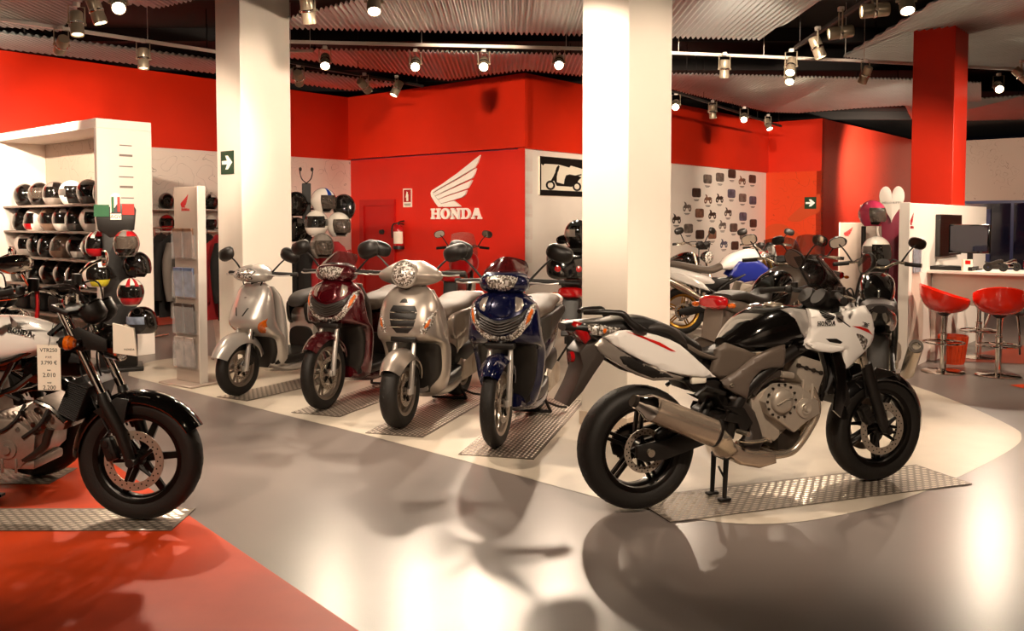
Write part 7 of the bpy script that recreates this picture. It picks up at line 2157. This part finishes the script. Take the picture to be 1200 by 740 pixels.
# stools
def stool(loc, rz, label, seat='stool_red', grp='red bar stools'):
    s = empty('bar_stool', loc, rz, label, 'bar stool', grp)
    mb = MB(); mb.lathe([(0, .0), (.20, .0), (.205, .008), (.19, .016), (.05, .022), (.03, .03), (.026, .06), (0, .06)], seg=32); mb.build('base_plate', M_['chrome'], s)
    mb = MB(); mb.cyl((0, 0, .03), (0, 0, .40), .03, seg=16); mb.cyl((0, 0, .40), (0, 0, .59), .022, seg=16); mb.lathe([(.03, .40), (.034, .395), (.034, .38), (.03, .375)], seg=16); mb.build('column', M_['chrome'], s)
    mb = MB(); n = 24
    mb.tube([(.19*math.cos(2*PI*k/n), .19*math.sin(2*PI*k/n), .30) for k in range(n+1)], .009, 8)
    for k in range(3):
        a = 2*PI*k/3+.4; mb.tube([(.03*math.cos(a), .03*math.sin(a), .30), (.19*math.cos(a), .19*math.sin(a), .30)], .007, 6)
    mb.build('foot_ring', M_['chrome'], s)
    # shell: bowl with a raised back (towards -x), open at the front
    mb = MB(); NA, NR = 36, 10
    outer = []; inner = []
    for j in range(NR+1):
        t = j/NR; ro, ri = [], []
        for k in range(NA):
            a = 2*PI*k/NA
            hb = .135+.15*((1-math.cos(a))/2)**1.2
            r = .235*math.sin(min(1, t**.75)*PI/2)
            z = .59+hb*t**1.7
            x, y = r*math.cos(a)*1.0, r*math.sin(a)*1.02
            ro.append((x, y, z)); ri.append((x*.965, y*.965, z+.016*(1-.6*t)+.002))
        outer.append(ro); inner.append(ri)
    O = [mb.ring(q) for q in outer[1:]]; I = [mb.ring(q) for q in inner[1:]]
    co = mb.bm.verts.new((0, 0, .59)); ci = mb.bm.verts.new((0, 0, .608))
    F = mb.bm.faces.new
    for k in range(NA):
        l = (k+1) % NA
        F([co, O[0][l], O[0][k]]); F([ci, I[0][k], I[0][l]])
        for a, b in zip(O, O[1:]): F([a[k], a[l], b[l], b[k]])
        for a, b in zip(I, I[1:]): F([a[l], a[k], b[k], b[l]])
        F([O[-1][k], O[-1][l], I[-1][l], I[-1][k]])
    mb.build('seat_shell', M_[seat], s)
    mb = MB(); mb.lathe([(.02, .56), (.06, .585), (.065, .597), (0, .597)], seg=18); mb.build('seat_mount', M_['lamp_dark'], s)
    return s
stool((4.30, 8.80, 0), -.2+PI, 'red shell bar stool nearest the white booth panel', grp=None).rotation_euler = (0, 0, -.35)
stool((4.73, 8.58, 0), -.2+PI, 'red shell bar stool at the right edge before the counter', grp=None).rotation_euler = (0, 0, 1.15)
# a chrome-legged stool and chair behind the counter
o = stool((5.15, 9.75, 0), 1.0, 'black-seated stool behind the counter, seen under the worktop', 'black_plastic', None)
ch = empty('office_chair', (5.75, 10.2, 0), .6, 'chair with bent steel legs behind the counter', 'chair')
mb = MB(); mb.box((0, 0, .47), (.44, .44, .05), (0, 0, 0), .02); mb.build('seat', M_['seat_black'], ch)
mb = MB(); mb.box((-.22, 0, .74), (.04, .42, .32), (0, -.15, 0), .02); mb.build('backrest', M_['seat_black'], ch)
for sx in (-1, 1):
    for sy in (-1, 1):
        mb = MB(); mb.tube([(sx*.15, sy*.15, .45), (sx*.2, sy*.2, .25), (sx*.24, sy*.23, .01)], .013, 8, 3); mb.build('leg', M_['chrome'], ch)
# orange wastebasket
wb = MB(); wb.lathe([(0, .0), (.11, .0), (.145, .30), (.138, .30), (.105, .012), (0, .012)], seg=28)
for k in range(24):
    a = 2*PI*k/24; wb.tube([(.113*math.cos(a), .113*math.sin(a), .02), (.146*math.cos(a), .146*math.sin(a), .29)], .004, 4)
o = wb.build('waste_bin', M_['bin_orange']); (wx, wy), = [(4.548, 9.128)]; o.location = (wx+.12, wy+.22, 0); tag(o, 'orange waste bin behind the left red bar stool', 'waste bin')

# ------------------------------------------------------------------ display stands beside the booth
(kx, _, kz), = [(4.399, 10.300, 1.737)]
hs_ = empty('heart_display', (kx, 10.3, 0), look((kx, 10.3))+PI/2, 'white heart sign on a fuchsia display column left of the booth panel', 'display stand')
mb = MB(); q = []
for i in range(40):
    t = 2*PI*i/40; q.append((.0085*16*math.sin(t)**3, .0145*(13*math.cos(t)-5*math.cos(2*t)-2*math.cos(3*t)-math.cos(4*t))))
mb.prism(q, -.02, .02, frameM((0, 0, kz), (1, 0, 0), (0, 0, 1)), .006); hh_ = mb.build('heart_sign', M_['counter_white'], hs_)
mb = MB(); text_mesh(mb, 'HELLO KITTY', .034, frameM((0, -.0215, kz-.03), (1, 0, 0), (0, 0, 1)), .001); mb.build('sign_lettering', M_['ink'], hh_)
mb = MB(); mb.prism([(-.16, 0), (.16, 0), (.16, .9), (.13, 1.2), (.11, kz-.12), (-.11, kz-.12), (-.10, 1.25), (-.14, 1.1), (-.16, .9)], -.05, .05, frameM((0, .06, 0), (1, 0, 0), (0, 0, 1)), .012); mb.build('column', M_['fuchsia'], hs_)
mb = MB(); mb.tube([(-.13, -.0, 1.5), (-.15, 0, 1.4), (-.12, 0, 1.25), (-.15, 0, 1.1), (-.17, 0, .9)], .012, 8, 4); mb.build('edge_trim', M_['counter_white'], hs_)
mb = MB(); mb.box((0, .05, .015), (.45, .4, .03), (0, 0, 0), .01); mb.build('base', M_['fuchsia'], hs_)
(px_, _, pz_), = [(3.890, 9.600, 1.583)]; (qx_, _, qz_), = [(3.861, 9.400, 1.193)]
st_ = empty('helmet_stand', (qx_, 9.75, 0), look((qx_, 9.75))+PI/2, 'dark helmet stand carrying the pink and the white helmet', 'display stand')
mb = MB(); mb.cyl((0, 0, .02), (0, 0, 1.45), .025, seg=12); mb.lathe([(0, 0), (.2, 0), (.2, .015), (.03, .03), (0, .03)], seg=24); mb.build('post', M_['black_plastic'], st_)
for (x, y, z) in ((px_, 9.6, pz_), (qx_, 9.4, qz_)):
    d = st_.matrix_basis.inverted() @ Vector((x, y, z-.06))
    mb = MB(); mb.tube([(0, 0, d.z-.05), (d.x*.5, d.y*.5, d.z-.05), (d.x, d.y, d.z)], .014, 6, 3); mb.lathe([(0, .02), (.06, .0), (.07, -.02)], d, (0, 0, 1), 14); mb.build('peg', M_['black_plastic'], st_)
helmet((px_, 9.6, pz_), look((px_, 9.6), .9), 'helmet_pink', 'pink open helmet high on the dark stand below the heart sign', None, True, 'visor_clear', (), 1.1)
helmet((qx_, 9.4, qz_), look((qx_, 9.4), .8), 'helmet_white', 'white open helmet below the pink one', None, True, 'visor', (('band', 'helmet_grey'),), 1.15)
(ux_, _, uz_), = [(4.660, 10.600, 1.174)]
(gx_, _, gz_), = [(4.588, 12.000, 1.488)]
g = empty('brochure_stand', (gx_, 12.0, 0), look((gx_, 12.0))+PI/2+.1, 'grey brochure stand with a red emblem before the dark red wall', 'brochure stand')
mb = MB(); mb.box((0, 0, gz_/2), (.30, .06, gz_), (0, 0, 0), .005, 1); mb.box((0, .02, .01), (.42, .32, .02), (0, 0, 0), .005, 1); mb.build('board', M_['grey_stand'], g)
mb = MB(); mb.box((-.155, 0, gz_/2), (.012, .075, gz_+.01)); mb.build('edge_strip', M_['rail_white'], g)
mb = MB(); wing(mb, -.1, gz_-.18, .12, .002, frameM((0, -.031, 0), (1, 0, 0), (0, 0, 1))); mb.build('emblem', M_['logo_red'], g)
(gx2, _, gz2), = [(4.932, 12.400, 1.440)]
g2 = empty('brochure_stand', (gx2+.1, 12.4, 0), look((gx2, 12.4))+PI/2-.1, 'taupe leaflet board right behind the grey brochure stand', 'brochure stand')
mb = MB(); mb.box((0, 0, gz2/2), (.30, .05, gz2), (0, 0, 0), .005, 1); mb.box((0, .02, .01), (.42, .32, .02), (0, 0, 0), .005, 1); mb.build('board', M_['grey_stand'], g2)
for z in (1.05, .7):
    mb = MB(); mb.box((0, -.04, z), (.24, .01, .24)); mb.box((0, -.03, z-.12), (.24, .03, .006)); mb.build('pocket', M_['acrylic'], g2)

# ------------------------------------------------------------------ camera, world, colour management
cam = bpy.data.cameras.new('camera'); co = bpy.data.objects.new('camera', cam); COL.objects.link(co)
co.location = (0, 0, 1.5); co.rotation_euler = (R(90-2.5), 0, 0)
cam.sensor_width = 36; cam.lens = 31.2; cam.shift_y = -64.593/1200; cam.clip_end = 200; cam.clip_start = .05
SC.camera = co
w = bpy.data.worlds.new('world'); SC.world = w; w.use_nodes = True
w.node_tree.nodes['Background'].inputs['Color'].default_value = (.05, .055, .1, 1)
w.node_tree.nodes['Background'].inputs['Strength'].default_value = .5
SC.view_settings.view_transform = 'Standard'; SC.view_settings.look = 'None'
SC.view_settings.gamma = 1; SC.view_settings.use_curve_mapping = False
SC.view_settings.exposure = 0.0
SC.cycles.max_bounces = 8; SC.cycles.diffuse_bounces = 4; SC.cycles.glossy_bounces = 4
SC.cycles.transparent_max_bounces = 16
SC.cycles.sample_clamp_indirect = 6
SC.cycles.use_denoising = True
SC.cycles.caustics_reflective = False; SC.cycles.caustics_refractive = False
